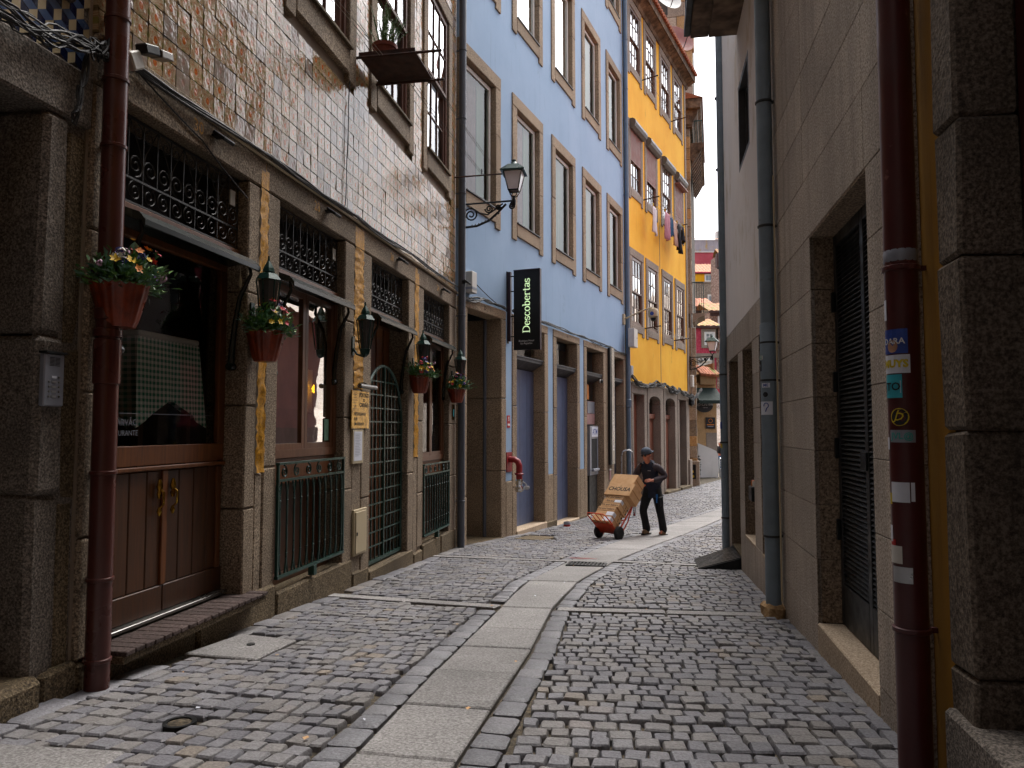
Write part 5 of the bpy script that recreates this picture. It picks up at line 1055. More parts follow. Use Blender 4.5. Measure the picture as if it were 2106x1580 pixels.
s5('paper', 30, 85, 1.555, 1.595, txt='ME', tmat='st_blue', tsz=.036, lab='white sticker with blue letters'); o, fn = s5('grey_pipe', 35, 75, 1.47, 1.52, lab='small round black sticker'); m = MB(); m.add([fn(.022 * cos(t), .022 * sin(t)) for t in [2 * pi * i / 14 for i in range(14)]], [tuple(range(14))]); build(m, 'sticker_print', 'text_black', o)
o, fn = s5('paper', 8, 100, 1.32, 1.435, lab='white sticker with a blue looped arrow'); m = MB(); m.tube([fn(.02 * cos(t) + .005, .022 * sin(t) + .022, .001) for t in [pi * 1.1 - pi * 1.5 * i / 12 for i in range(13)]] + [fn(.0, -.03, .001)], .004, 5); build(m, 'sticker_print', 'st_blue', o)
s5('st_yellow', -40, -5, 1.385, 1.39); sticker(p4, 'sticker', 'st_yellow', -4.66, .04, .063, radians(-20), radians(50), .92, .98, lab='small yellow and black sticker'); sticker(p4, 'sticker', 'st_blue', -4.66, .04, .063, radians(-20), radians(50), 1.2, 1.3, lab='round blue sticker')

# ------------------------------------------------------------------ metal door canopies
DC = thing('door_canopy', 'dark green metal canopy over the varnished shop door nearest the viewer', 'canopy', L1, (0, .715, 2.36), 'green canopies over the restaurant openings')
m = MB(); m.prism([(-.15, 2.50), (-.15, 2.57), (-.02, 2.575), (.08, 2.54), (.125, 2.49), (.125, 2.455), (.11, 2.45), (.10, 2.485), (-.02, 2.52)], .01, 1.42, 'wz'); build(m, 'canopy_sheet', 'green_dk', DC)
for u in (.06, 1.37):
    m = MB(); m.tube([(.06, u, 2.5), (.07, u, 2.42), (.03, u, 2.34), (-.02, u, 2.24), (-.055, u, 2.05), (-.08, u, 1.82), (-.085, u, 1.70)], [.012, .014, .016, .018, .02, .024, .026], 7); m.lathe([(.03, -.035), (.035, 0), (.03, .035)], 10, (-.085, u, 1.69), axis=1); build(m, 'canopy_bracket', 'green_dk', DC, smooth=True)
m = MB(); m.tube([(.02, 1.30, 2.47), (.02, 1.30, 2.40)], .004, 5); m.lathe([(.002, 2.30), (.012, 2.32), (.014, 2.36), (.004, 2.40)], 7, (.02, 1.30, 0)); build(m, 'hanging_hook', 'beige_metal', DC, smooth=True)
for (a, b, _), lab in zip(OPN[1:], ('dark green metal canopy over the tall window with the first railing', 'dark green metal canopy over the arched iron gate', 'dark green metal canopy over the small window beside the drainpipe')):
    clone(DC, L1, (0, (a + b) / 2, 2.36), lab)
# ------------------------------------------------------------------ green wall lanterns
def lantern(F, at_, label, name='wall_lantern', group='green wall lanterns on the restaurant front'):
    t = thing(name, label, 'lantern', F, at_, group); w_, u, z = at_; c = (w_ + .14, u, 0)
    def hexring(r, zz): return [(c[0] + r * cos(pi / 3 * k + pi / 6), c[1] + r * sin(pi / 3 * k + pi / 6), zz) for k in range(6)]
    def hexl(prof, nm, mt):
        m = MB(); m.lathe(prof, 6, (c[0], c[1], 0)); return build(m, nm, mt, t)
    hexl([(.11, z + .40), (.075, z + .45), (.03, z + .47)], 'lantern_roof', 'green'); hexl([(.055, z + .47), (.045, z + .50), (.012, z + .56), (.008, z + .60)], 'lantern_finial', 'green_lt')
    hexl([(.055, z + .09), (.09, z + .39)], 'lantern_glass', 'lampglass_dk'); hexl([(.02, z), (.05, z + .03), (.062, z + .085), (.05, z + .09)], 'lantern_base', 'green')
    m = MB(); a, b = hexring(.058, z + .085), hexring(.094, z + .40)
    for p, q in zip(a, b): m.tube([p, q], .006, 5)
    m.tube([(w_, u, z + .10), (w_ + .05, u, z + .03), (w_ + .14, u, z + .0)], .012, 6); m.box(w_ - .004, w_ + .012, u - .03, u + .03, z + .02, z + .22); build(m, 'lantern_frame', 'green', t, smooth=True)
    return t
LN = lantern(L1, (.0, 1.52, 2.0), 'green wall lantern on the gilded joint beside the first canopy')
for (u, z), lab in zip(((3.66, 1.98), (5.82, 1.95), (7.93, 1.93)), ('green wall lantern above the brass plate', 'green wall lantern above the third flower pot', 'green wall lantern beside the drainpipe above last flower pot')): clone(LN, L1, (.0, u, z), lab)
# ------------------------------------------------------------------ wall pots of flowers
def flowerpot(F, at_, label, seed, k=1.0, group='terracotta wall pots of flowers'):
    R_ = random.Random(seed); t = thing('flower_pot', label, 'flower pot', F, at_, group); w_, u, z = at_; c = (w_ + .10 * k, u, 0)
    m = MB(); m.lathe([(.085 * k, z), (.10 * k, z + .03 * k), (.135 * k, z + .16 * k), (.155 * k, z + .235 * k), (.162 * k, z + .25 * k), (.15 * k, z + .25 * k), (.14 * k, z + .22 * k)], 64, c, flute=.03, nf=16); build(m, 'pot', 'terracotta', t, smooth=True)
    m = MB(); m.lathe([(.001, z + .235 * k), (.148 * k, z + .23 * k)], 16, c); build(m, 'soil', 'soil', t)
    lf = {'leaf': MB(), 'leaf2': MB(), 'leaf3': MB()}; st = MB(); fl = {}
    for i in range(330):
        a = R_.uniform(0, 2 * pi); el = R_.uniform(.1, 1.4); L = k * R_.uniform(.08, .25); r0 = R_.uniform(0, .1) * k
        p0 = Vector((c[0] + r0 * cos(a), c[1] + r0 * sin(a), z + .23 * k)); d = Vector((cos(a) * cos(el), sin(a) * cos(el), sin(el)))
        if c[0] + d.x * L < w_ + .01: d.x = abs(d.x)
        p1 = p0 + d * L + Vector((0, 0, -.03 * k * cos(el)))
        if i % 3 == 0: st.tube([p0, (p0 + p1) / 2 + Vector((0, 0, .01)), p1], .0022, 3)
        for j in range(3):
            q = p0.lerp(p1, R_.uniform(.45, 1.0)); dl = (d + Vector((R_.uniform(-.9, .9), R_.uniform(-.9, .9), R_.uniform(-.6, .5)))).normalized(); s_ = dl.cross(Vector((0, 0, 1))).normalized(); ln = k * R_.uniform(.03, .07); wd2 = ln * R_.uniform(.2, .36)
            nrm = s_.cross(dl) * ln * .12
            lf[R_.choice(list(lf))].add([q, q + dl * ln * .5 + s_ * wd2 + nrm, q + dl * ln, q + dl * ln * .5 - s_ * wd2 + nrm], [(0, 1, 2), (0, 2, 3)])
    build(st, 'stems', 'leaf2', t, kind='stuff')
    for kk, m in lf.items(): build(m, 'foliage', kk, t, kind='stuff', recalc=False)
    cols = R_.sample(['fl_red', 'fl_yellow', 'fl_white', 'fl_purple', 'fl_pink', 'fl_orange', 'fl_blue', 'fl_yellow', 'fl_red'], 9)
    for i in range(34):
        a = R_.uniform(0, 2 * pi); el = R_.uniform(.25, 1.35); L = k * R_.uniform(.18, .30); d = Vector((abs(cos(a)) * cos(el) if R_.random() < .75 else cos(a) * cos(el), sin(a) * cos(el), sin(el)))
        p = Vector((max(w_ + .03, c[0] + d.x * L), c[1] + d.y * L, z + .23 * k + d.z * L)); e1 = d.orthogonal().normalized(); e2 = d.cross(e1); m = MB(); r = k * R_.uniform(.016, .032)
        if i % 3 == 1:
            for _ in range(26): v = Vector((R_.gauss(0, 1), R_.gauss(0, 1), R_.gauss(0, 1))).normalized(); e = v.orthogonal().normalized() * r * .35; f = v.cross(e); q = p + v * r * R_.uniform(.7, 1.1); m.add([q + e, q + f, q - e, q - f], [(0, 1, 2, 3)])
        else:
            for j in range(6):
                th = j * pi / 3; x = e1 * cos(th) + e2 * sin(th); y = e1 * cos(th + .5) + e2 * sin(th + .5); y2 = e1 * cos(th - .5) + e2 * sin(th - .5); m.add([p, p + y * r * .8 + d * r * .3, p + x * r * 1.25 + d * r * .45, p + y2 * r * .8 + d * r * .3], [(0, 1, 2, 3)])
            m.lathe([(.001, -.003), (r * .3, 0), (.001, .004)], 6, tuple(p + d * .003))
        build(m, 'flower', cols[i % 9], t, recalc=False)
    return t
flowerpot(L1, (.02, -.19, 1.79), 'terracotta wall pot with yellow and purple flowers beside the brown drainpipe', 3, 1.0)
flowerpot(L1, (.02, 1.53, 1.74), 'terracotta wall pot with red and yellow flowers under the first lantern', 8, .98)
flowerpot(L1, (.02, 5.76, 1.68), 'terracotta wall pot of red and yellow flowers right of the arched gate', 15, .95)
flowerpot(L1, (.02, 7.80, 1.62), 'terracotta wall pot of mixed flowers beside the slate drainpipe', 22, .95)
# ------------------------------------------------------------------ street lamps on scrolled brackets
def street_lamp(F, at_, label, reach, k=1.0):
    t = thing('street_lamp', label, 'street lamp', F, at_, 'green lantern street lamps on scrolled wall brackets'); w_, u, z = at_; r = reach; cx = w_ + r
    m = MB(); th = .014 * k
    m.tube([(w_, u, z), (cx - .02, u, z + .02)], .016 * k, 6); m.box(w_ - .0, w_ + .03, u - .025, u + .025, z - .42 * k, z + .05)
    m.tube([(w_ + .01, u, z - .40 * k), (w_ + r * .25, u, z - .385 * k), (w_ + r * .5, u, z - .30 * k), (w_ + r * .68, u, z - .17 * k), (w_ + r * .84, u, z - .03)], .02 * k, 6)
    def sp(wc, zc, R, turns, dr, a0, tk=th):
        pts = []
        for i in range(25): tt = i / 24; a = a0 + dr * 2 * pi * turns * tt; rr = R * (1 - .82 * tt); pts.append((wc + rr * cos(a), u, zc + rr * sin(a)))
        m.tube(pts, tk, 5)
    sp(w_ + .12 * r / .9, z - .19 * k, .125 * k, 1.9, -1, pi * .9); sp(w_ + .45 * r / .9, z - .10 * k, .07 * k, 1.7, 1, pi); sp(w_ + .62 * r / .9, z - .075 * k, .05 * k, 1.6, -1, 0)
    sp(w_ + .86 * r / .9, z - .07 * k, .06 * k, 1.6, -1, pi * .6); sp(cx - .03, z - .05 * k, .05 * k, 1.3, 1, 0)
    m.tube([(w_ + .12, u, z - .06), (w_ + .28 * r / .9, u, z - .16 * k), (w_ + .42 * r / .9, u, z - .2 * k), (w_ + .55 * r / .9, u, z - .12 * k), (w_ + .7 * r / .9, u, z - .02)], th, 5)
    for i in range(9): a = .1 + .06 * i; zz_ = z - (.40 - .33 * (i / 11) ** 1.6) * k; m.lathe([(.001, 0), (.022 * k, .015), (.001, .05 * k)], 5, (w_ + a * r / .9 + .04, u, zz_))
    br = build(m, 'bracket', 'iron', t, smooth=True)
    m = MB(); m.lathe([(.03 * k, -.06), (.036 * k, 0), (.02 * k, .05), (.03 * k, .08)], 10, (cx, u, z + .02)); build(m, 'lamp_socket', 'iron', t, smooth=True)
    zb, zt = z + .19 * k, z + .50 * k; b, tp = .085 * k, .155 * k
    m = MB()
    for sx in (-1, 1):
        for sy in (-1, 1):
            m.tube([(cx, u, z + .07), (cx + sx * .05 * k, u + sy * .05 * k, z + .11 * k), (cx + sx * b, u + sy * b, zb)], .008 * k, 5); m.tube([(cx + sx * b, u + sy * b, zb), (cx + sx * tp, u + sy * tp, zt)], .010 * k, 5)
    for q, zz_ in ((b, zb), (tp, zt)): m.tube([(cx - q, u - q, zz_), (cx + q, u - q, zz_), (cx + q, u + q, zz_), (cx - q, u + q, zz_)], .011 * k, 5, closed=True)
    build(m, 'lamp_frame', 'green_dk', t)
    for e1, e2 in (((1, -1), (1, 1)), ((1, 1), (-1, 1)), ((-1, 1), (-1, -1)), ((-1, -1), (1, -1))):
        g = MB(); g.quad((cx + e1[0] * b, u + e1[1] * b, zb), (cx + e2[0] * b, u + e2[1] * b, zb), (cx + e2[0] * tp, u + e2[1] * tp, zt), (cx + e1[0] * tp, u + e1[1] * tp, zt)); build(g, 'lamp_pane', 'frost', t)
    def sq(rr, zz_): return [(cx - rr, u - rr, zz_), (cx + rr, u - rr, zz_), (cx + rr, u + rr, zz_), (cx - rr, u + rr, zz_)]
    m = MB(); rings = [sq(.205 * k, zt - .01), sq(.205 * k, zt + .015), sq(.085 * k, zt + .135 * k)]
    m.add([p for q in rings for p in q], [(4 * j + i, 4 * j + (i + 1) % 4, 4 * j + 4 + (i + 1) % 4, 4 * j + 4 + i) for j in (0, 1) for i in range(4)] + [(0, 1, 2, 3), (8, 9, 10, 11)]); build(m, 'lamp_roof', 'green', t)
    m = MB(); m.lathe([(.08 * k, zt + .135 * k), (.05 * k, zt + .165 * k), (.035 * k, zt + .20 * k), (.045 * k, zt + .215 * k), (.001, zt + .235 * k)], 12, (cx, u, 0)); build(m, 'lamp_cap', 'green', t, smooth=True)
    return t
street_lamp(L1, (.12, 8.26, 5.03), 'large green lantern street lamp on a scrolled bracket by the blue house', .86, 1.0)
street_lamp(L3, (.05, 8.22, 4.12), 'distant green lantern street lamp on a scrolled bracket beyond the yellow house', .93, 1.22)
# ------------------------------------------------------------------ hotel sign
HS = thing('hotel_sign', 'tall black projecting sign lettered Descobertas in pale green', 'sign', L2, (0, 2.06, 2.7))
B('wall_rail', 'sign_edge', HS, .02, .085, 2.03, 2.09, 2.92, 4.30); B('wall_rail', 'sign_black', HS, .0, .02, 2.02, 2.11, 2.88, 4.31)
for z in (3.0, 3.4, 3.9, 4.2): B('sign_arm', 'iron', HS, .06, .16, 2.05, 2.07, z, z + .02)
B('sign_box', 'sign_black', HS, .15, .70, 2.035, 2.085, 2.74, 4.31, ch=.004); B('sign_border', 'sign_edge', HS, .70, .712, 2.02, 2.10, 2.73, 4.32); B('sign_border', 'sign_edge', HS, .15, .70, 2.02, 2.10, 4.311, 4.325)
# serif capitals drawn with a broad pen; letters run upwards
def arcp(cx, cy, rx, ry, a0, a1, n_=14): return [(cx + rx * cos(radians(a0 + (a1 - a0) * i / n_)), cy + ry * sin(radians(a0 + (a1 - a0) * i / n_))) for i in range(n_ + 1)]
GL = {'D': (.74, [[(.14, 0), (.14, .72)], [(.02, 0), (.3, 0)] + arcp(.3, .36, .36, .36, -90, 90) + [(.02, .72)]]),
      'e': (.50, [[(.06, .27), (.43, .27)], arcp(.25, .24, .19, .25, 10, 320)]), 's': (.42, [arcp(.2, .36, .14, .12, 20, 250, 10) + arcp(.2, .12, .15, .13, 70, -170, 10)]),
      'c': (.46, [arcp(.25, .24, .19, .25, 40, 320)]), 'o': (.53, [arcp(.26, .24, .2, .25, 0, 360, 20)]), 'b': (.55, [[(.0, .74), (.1, .74), (.1, 0)], arcp(.28, .24, .18, .25, 160, -160, 18)]),
      'r': (.44, [[(.0, .47), (.11, .47), (.11, 0)], [(.0, 0), (.22, 0)], arcp(.27, .32, .16, .17, 170, 40, 8)]), 't': (.36, [[(.13, .68), (.13, .12)] + arcp(.23, .1, .1, .1, 180, 310, 8), [(.0, .48), (.32, .48)]]),
      'a': (.48, [arcp(.22, .34, .15, .15, 150, 0, 8) + [(.37, .1), (.46, .02)], arcp(.2, .13, .14, .13, 60, 400, 14)])}
m = MB(); pen_x = 0; sc = .200
for ch in 'Descobertas':
    adv, strokes = GL[ch]; m.pen([[((pen_x + px_) * sc, py_ * sc) for px_, py_ in s_] for s_ in strokes], lambda x, y: (.49 - y, 2.033, 3.07 + x), .022, .010); pen_x += adv
build(m, 'sign_lettering', 'sign_text', HS)
m = MB()
for s_, z in (('Boutique Hotel', 2.915), ('by Aspasios', 2.865)): m.text(s_, .052, (lambda zz_: lambda x, y: (.42 + x, 2.033, zz_ + y))(z))
build(m, 'small_lettering', 'text_white', HS)
# ------------------------------------------------------------------ small fittings on the fronts
BS = thing('brass_sign', 'polished brass plate of the restaurant lit by a small picture lamp', 'sign', L1, (0, 3.83, 1.2)); w_ = .03
B('plate', 'brass', BS, .012, w_, 3.58, 4.10, 1.20, 1.62, ch=.006)
g_ = lambda u, z: (lambda x, y: (w_ + .002, u + x, z + y))
for s_, u, z, q in (('POSTIGO', 3.94, 1.57, .066), ('DO', 3.94, 1.515, .045), ('CARVÃO', 3.94, 1.46, .066), ('RESTAURANTE', 3.83, 1.36, .05), ('PUB', 3.70, 1.305, .05), ('EM SOBRADO', 3.80, 1.25, .045)):
    m = MB(); m.text(s_, q, g_(u, z), bold=.015); build(m, 'engraved_word', 'text_black', BS)
for i in range(6): B('engraved_line', 'text_black', BS, w_, w_ + .002, 3.61, 3.73, 1.42 + i * .03, 1.424 + i * .03)
m = MB(); m.tube([(.10, 3.62, 1.665), (.10, 4.12, 1.665)], .026, 10); m.tube([(.0, 3.85, 1.70), (.06, 3.85, 1.71), (.10, 3.85, 1.69)], .008, 6); build(m, 'picture_lamp', 'steel', BS, smooth=True)
MBD = thing('menu_board', 'framed paper menu on the granite under the brass plate', 'menu', L1, (0, 3.79, .82)); B('frame', 'beige_metal', MBD, .0, .025, 3.64, 3.95, .82, 1.19, ch=.004); B('menu_sheet', 'paper', MBD, .025, .028, 3.67, 3.90, .85, 1.17)
m = MB(); [m.box(.028, .029, 3.70, 3.70 + random.uniform(.1, .17), 1.14 - i * .017, 1.144 - i * .017) for i in range(15)]; build(m, 'menu_print', 'plastic_grey', MBD)
GC = thing('meter_cabinet', 'beige metal meter cabinet low on the wall left of the gate', 'cabinet', L1, (0, 3.87, -.18)); B('box', 'beige_metal', GC, .0, .03, 3.69, 4.06, -.18, .32, ch=.005); B('cabinet_door', 'beige_metal', GC, .03, .042, 3.715, 4.035, -.155, .295, ch=.006); B('lock', 'iron', GC, .042, .048, 3.735, 3.76, .04, .075)
SB = thing('floodlight', 'white box with a grey floodlight arm above the brown drainpipe', 'floodlight', L1, (.03, -.17, 3.38)); m = MB(); m.T = Matrix.Translation((.08, -.105, 3.435)) @ Matrix.Rotation(radians(32), 4, 'X'); m.cbox(-.05, .05, -.055, .055, -.055, .055, .01); build(m, 'junction_box', 'plastic_white', SB)
m = MB(); m.T = Matrix.Translation((.12, -.08, 3.5)) @ Matrix.Rotation(radians(18), 4, 'X'); m.cbox(-.03, .05, .0, .14, -.01, .05, .008); build(m, 'lamp_body', 'iron', SB); m = MB(); m.T = Matrix.Translation((.12, .06, 3.545)) @ Matrix.Rotation(radians(14), 4, 'X'); m.cbox(-.035, .055, .0, .12, -.012, .035, .005); build(m, 'lamp_head', 'steel', SB)
FL = thing('floodlight', 'small black floodlight on the lintel above the varnished shop door', 'floodlight', L1, (.0, .92, 3.33), 'small black floodlights under the cables'); m = MB(); m.T = Matrix.Translation((.08, .92, 3.355)) @ Matrix.Rotation(radians(35), 4, 'Y'); m.cbox(-.05, .06, -.075, .075, -.015, .015, .006); build(m, 'lamp_head', 'iron', FL); B('lamp_bracket', 'iron', FL, .0, .07, .88, .96, 3.36, 3.375); m = MB(); m.T = Matrix.Translation((.08, .92, 3.355)) @ Matrix.Rotation(radians(35), 4, 'Y'); m.quad((-.04, -.06, -.017), (.05, -.06, -.017), (.05, .06, -.017), (-.04, .06, -.017)); build(m, 'lamp_lens', 'alu', FL)
for u, s_ in ((2.92, 'the tall railed window'), (5.12, 'the arched iron gate'), (7.26, 'the small railed window')): clone(FL, L1, (.0, u, 3.34), 'small black floodlight on the lintel above ' + s_)
clone(FL, L1, (.12, 8.14, 3.64), 'small black floodlight high beside the slate drainpipe')
t = thing('wall_box', 'pale plastic junction box on the blue wall beside the slate drainpipe', 'junction box', L2, (0, .28, 3.58)); B('box', 'plastic_white', t, .0, .14, .18, .38, 3.58, 3.96, ch=.01); B('box_lid', 'plastic_grey', t, .0, .145, .175, .385, 3.64, 3.68)
t = thing('wall_box', 'white electrical box on the drainpipe between blue and yellow houses', 'junction box', L2, (0, 11.35, 3.72)); B('box', 'plastic_white', t, .17, .36, 11.15, 11.62, 3.72, 4.30, ch=.01); B('lock', 'iron', t, .362, .366, 11.5, 11.53, 4.0, 4.04)
t = thing('wall_box', 'small grey box low on the yellow wall by the drainpipe', 'junction box', L3, (0, .35, 2.85)); B('box', 'plastic_grey', t, .0, .08, .28, .5, 2.80, 3.2, ch=.008); B('blue_tag', 'st_cyan', t, .03, .034, .18, .26, 2.42, 2.55)
t = thing('wall_box', 'small white box at far edge of the yellow house', 'junction box', L3, (0, 8.35, 2.95)); B('box', 'plastic_white', t, .05, .17, 8.22, 8.48, 2.9, 3.4, ch=.02); m = MB(); m.tube([(.1, 8.3, 3.4), (.1, 8.3, 9.5)], .03, 8); m.tube([(.1, 8.3, 2.9), (.1, 8.3, 2.3)], .025, 6); build(m, 'conduit', 'granite_yel', t)
def dome_cam(F, at_, label, k=1.0):
    t = thing('security_camera', label, 'camera', F, at_); w_, u, z = at_; m = MB(); m.lathe([(.04 * k, -.02), (.045 * k, 0), (.03 * k, .015)], 12, (w_ + .03, u, z), axis=0); build(m, 'mount', 'plastic_white', t, smooth=True); m = MB(); m.lathe([(.03 * k, 0), (.04 * k, .02), (.034 * k, .045), (.001, .06)], 12, (w_ + .05, u, z), axis=0); build(m, 'dome', 'iron', t, smooth=True); return t
dome_cam(L1, (.0, 7.88, 2.04), 'small white dome camera on the granite near the last canopy', .9); dome_cam(L2, (-.05, 8.72, 2.52), 'white dome camera under the hood of the cash machine doorway', 1.3)
t = thing('security_camera', 'cream swan neck dome camera with blue badge at edge of the yellow house', 'camera', L2, (.0, 11.3, 4.5)); B('wall_plate', 'beige_metal', t, .0, .06, 11.12, 11.28, 4.42, 4.75, ch=.01); m = MB(); m.tube([(.05, 11.2, 4.6), (.3, 11.2, 4.70), (.72, 11.2, 4.86), (.92, 11.2, 4.9)], .025, 8); build(m, 'arm', 'beige_metal', t, smooth=True)
m = MB(); m.lathe([(.09, 4.58), (.15, 4.62), (.16, 4.78), (.12, 4.86), (.001, 4.9)], 16, (.95, 11.2, 0)); build(m, 'camera_housing', 'beige_metal', t, smooth=True); m = MB(); m.lathe([(.001, 4.47), (.07, 4.5), (.09, 4.58)], 14, (.95, 11.2, 0)); build(m, 'camera_dome', 'iron', t, smooth=True); m = MB(); m.lathe([(.06, 0), (.001, .004)], 12, (.94, 11.04, 4.7), axis=1); build(m, 'badge', 'st_blue', t)
t = thing('fire_sign', 'small red fire hydrant sign on the blue strip', 'sign', L2, (.014, 2.1, 1.26)); B('plate', 'red_sign', t, .014, .02, 2.02, 2.17, 1.22, 1.46); m = MB(); m.text('SI', .11, lambda x, y: (.022, 2.095 + x, 1.39 + y), bold=.02); m.box(.02, .022, 2.04, 2.15, 1.26, 1.30); build(m, 'sign_print', 'text_white', t)
HY = thing('wall_hydrant', 'red bent hydrant pipe with a silver coupling on the blue strip', 'hydrant', L2, (.0, 2.12, -.05)); B('wall_plate', 'red_iron', HY, .012, .03, 1.98, 2.24, .36, .74)
m = MB(); m.tube([(.02, 2.1, .60), (.14, 2.1, .60), (.21, 2.1, .56), (.24, 2.1, .48), (.24, 2.1, .22)], .062, 12); m.lathe([(.075, .30), (.085, .31), (.085, .33), (.075, .34)], 14, (.24, 2.1, 0)); build(m, 'pipe_bend', 'red_iron', HY, smooth=True)
m = MB(); m.lathe([(.07, .22), (.075, .15), (.06, .10), (.09, .05), (.085, .0), (.06, -.03)], 14, (.24, 2.1, 0)); build(m, 'coupling', 'chrome', HY, smooth=True); m = MB(); m.tube([(.24, 2.16, .2), (.34, 2.2, .12), (.36, 2.18, .02), (.30, 2.16, .04)], .018, 6); m.lathe([(.05, 0), (.06, .03), (.05, .06)], 12, (.36, 2.2, .02)); build(m, 'coupling_cap', 'alu', HY, smooth=True); B('wet_patch', 'leaf', HY, .026, .028, 1.99, 2.2, -.06, .1)
t = thing('nameplate_panel', 'tall brushed steel panel with vertical white lettering', 'sign', L2, (0, 9.5, .18)); B('backing', 'sign_black', t, .03, .10, 9.30, 9.72, .18, 3.52); B('steel_face', 'steel', t, .10, .112, 9.42, 9.72, .19, 3.53)
m = MB(); m.text('DESCOBERTAS', .17, lambda x, y: (.114, 9.57 - y, 1.15 + x), bold=.01); build(m, 'vertical_lettering', 'text_white', t); m = MB(); m.box(.113, .115, 9.5, 9.64, .66, .72); m.box(.113, .115, 9.5, 9.64, .58, .63); build(m, 'logo_bars', 'text_white', t)
t = thing('small_plaque', 'small brass plaque beside the slate drainpipe', 'plaque', L1, (0, 8.0, 1.34)); B('plate', 'brass', t, .002, .012, 7.93, 8.07, 1.35, 1.60); B('plate_print', 'st_cyan', t, .012, .013, 7.97, 8.04, 1.40, 1.52)
t = thing('intercom_panel', 'small pinkish bell panel below the steel panel', 'intercom', L2, (0, 9.42, -.2)); B('plate', 'curtain_rose', t, .03, .05, 9.36, 9.52, -.25, .02, ch=.005); B('bell_strip', 'alu', t, .03, .052, 9.34, 9.54, .02, .06)
m = MB(); m.lathe([(.07, 0), (.075, .01), (.075, .17), (.07, .18), (.06, .18), (.058, .01)], 16, (.33, 4.72, -1.07)); tn = build(m, 'paint_tin', 'plastic_grey', F=L2, at=(.33, 4.72, -1.07), label='small paint tin standing by the second hotel door', cat='tin', smooth=True); OFF[tn.name] = (.33, 4.72, -1.07); m = MB(); m.lathe([(.0755, .05), (.0765, .05), (.0765, .12), (.0755, .12)], 16, (.33, 4.72, -1.07)); build(m, 'tin_label', 'red_sign', tn)
# wall hooks, cables
def cable_run(name, label, F, pts, n_, r, spread, mat='cable', sag=.04):
    m = MB()
    for k in range(n_):
        P_ = []; q = [random.uniform(0, 6.3) for _ in range(4)]; fq = random.uniform(.6, 1.5); s0 = 0
        for (a, b) in zip(pts, pts[1:]):
            for i in range(10):
                t = i / 10; x = s0 + t
                P_.append((a[0] + (b[0] - a[0]) * t + spread * abs(sin(q[0] + x * 3.1 * fq)) * .8, a[1] + (b[1] - a[1]) * t + (spread * .5 * sin(q[1] + x * 2.3 * fq)), a[2] + (b[2] - a[2]) * t + spread * (.7 * sin(q[2] + x * 2.9 * fq) + .5 * sin(q[3] + x * 7 * fq)) - sag * 4 * t * (1 - t) * (.3 + .7 * (k % 4) / 3)))
            s0 += 1
        P_.append(pts[-1]); m.tube(P_, r * random.uniform(.7, 1.2), 5)
    return build(m, name, mat, F=F, label=label, cat='cables', kind=None, smooth=True, at=pts[0])
cable_run('cable_bundle', 'black cable bundle running along the bottom edge of the brown tiles', L1, [(.04, -.1, 3.45), (.04, 1.7, 3.50), (.04, 3.6, 3.52), (.04, 5.6, 3.56), (.05, 8.1, 3.58)], 5, .011, .014)
cable_run('cable_conduit', 'thin pale conduit under the black cables', L1, [(.035, .1, 3.44), (.03, 3.6, 3.475), (.03, 8.0, 3.50)], 1, .012, .002, 'beige_metal', 0)
cable_run('cable_bundle', 'tangle of dark cables across the cube tiles of the dark house', L1, [(.03, -2.2, 3.25), (.03, -.95, 3.26), (.04, -.42, 3.36), (.05, -.3, 3.44)], 16, .006, .05)
cable_run('cable_bundle', 'dark cables dropping from the cube tiles behind the brown pipe', L1, [(.03, -.42, 3.3), (.03, -.46, 3.1), (.03, -.5, 2.9)], 8, .005, .03)
cable_run('cable_bundle', 'dark cables over the stone lintel of the dark niche', L2, [(.05, -.1, 3.45), (.05, .8, 3.56), (.05, 1.9, 3.56)], 6, .012, .03)
cable_run('cable_bundle', 'dark cables above the hotel doors', L2, [(.05, 2.2, 3.56), (.05, 4.5, 3.56), (.05, 7, 3.56), (.05, 9.5, 3.56), (.05, 11.5, 3.5)], 6, .012, .025)
cable_run('cable_bundle', 'thick tangled grey cables along the foot of the yellow wall', L3, [(.06, .3, 2.82), (.06, 1.8, 2.62), (.10, 2.9, 2.80), (.10, 4.2, 2.78), (.08, 5.4, 2.62), (.10, 6.2, 2.70), (.08, 7.2, 2.60), (.15, 8.3, 2.45), (.3, 9.2, 2.9)], 12, .018, .07, 'cable_grey', .08)
m = MB(); m.cbox(-.02, .16, 5.3, 5.75, 2.55, 2.8, .05, .03); m.cbox(.0, .2, 8.1, 8.5, 2.15, 2.6, .08, .05); build(m, 'cable_joint', 'cable', F=L3, label='black cable joint boxes hanging in the grey tangle', cat='cable box')
cable_run('wire', 'thin black wire sagging from the white box over the blue wall', L2, [(.03, .4, 3.85), (.03, 1.3, 3.62), (.03, 1.95, 3.52)], 1, .008, .002)
cable_run('wire', 'black wire hanging down the tiles by the first upper window', L1, [(.02, 3.42, 5.0), (.02, 3.40, 4.3), (.02, 3.35, 3.56)], 1, .006, .006)
cable_run('wire', 'thin wire crossing down the first lintel', L1, [(.02, .05, 3.44), (.012, .75, 3.28), (.01, 1.4, 3.05)], 1, .005, .003); cable_run('wire', 'black wire curving down to the white floodlight box', L1, [(.03, -.2, 4.4), (.03, -.1, 3.8), (.06, -.11, 3.52)], 1, .006, .002)
# numerals cut into the granite lintels of the hotel
m = MB()
for u, z, s_ in ((.95, 3.42, '22'), (5.7, 3.42, '18'), (8.05, 3.42, '16')): m.text(s_, .11, (lambda uu, zz_: lambda x, y: (.033, uu + x, zz_ + y))(u, z))
build(m, 'house_numbers', 'dark', BH)
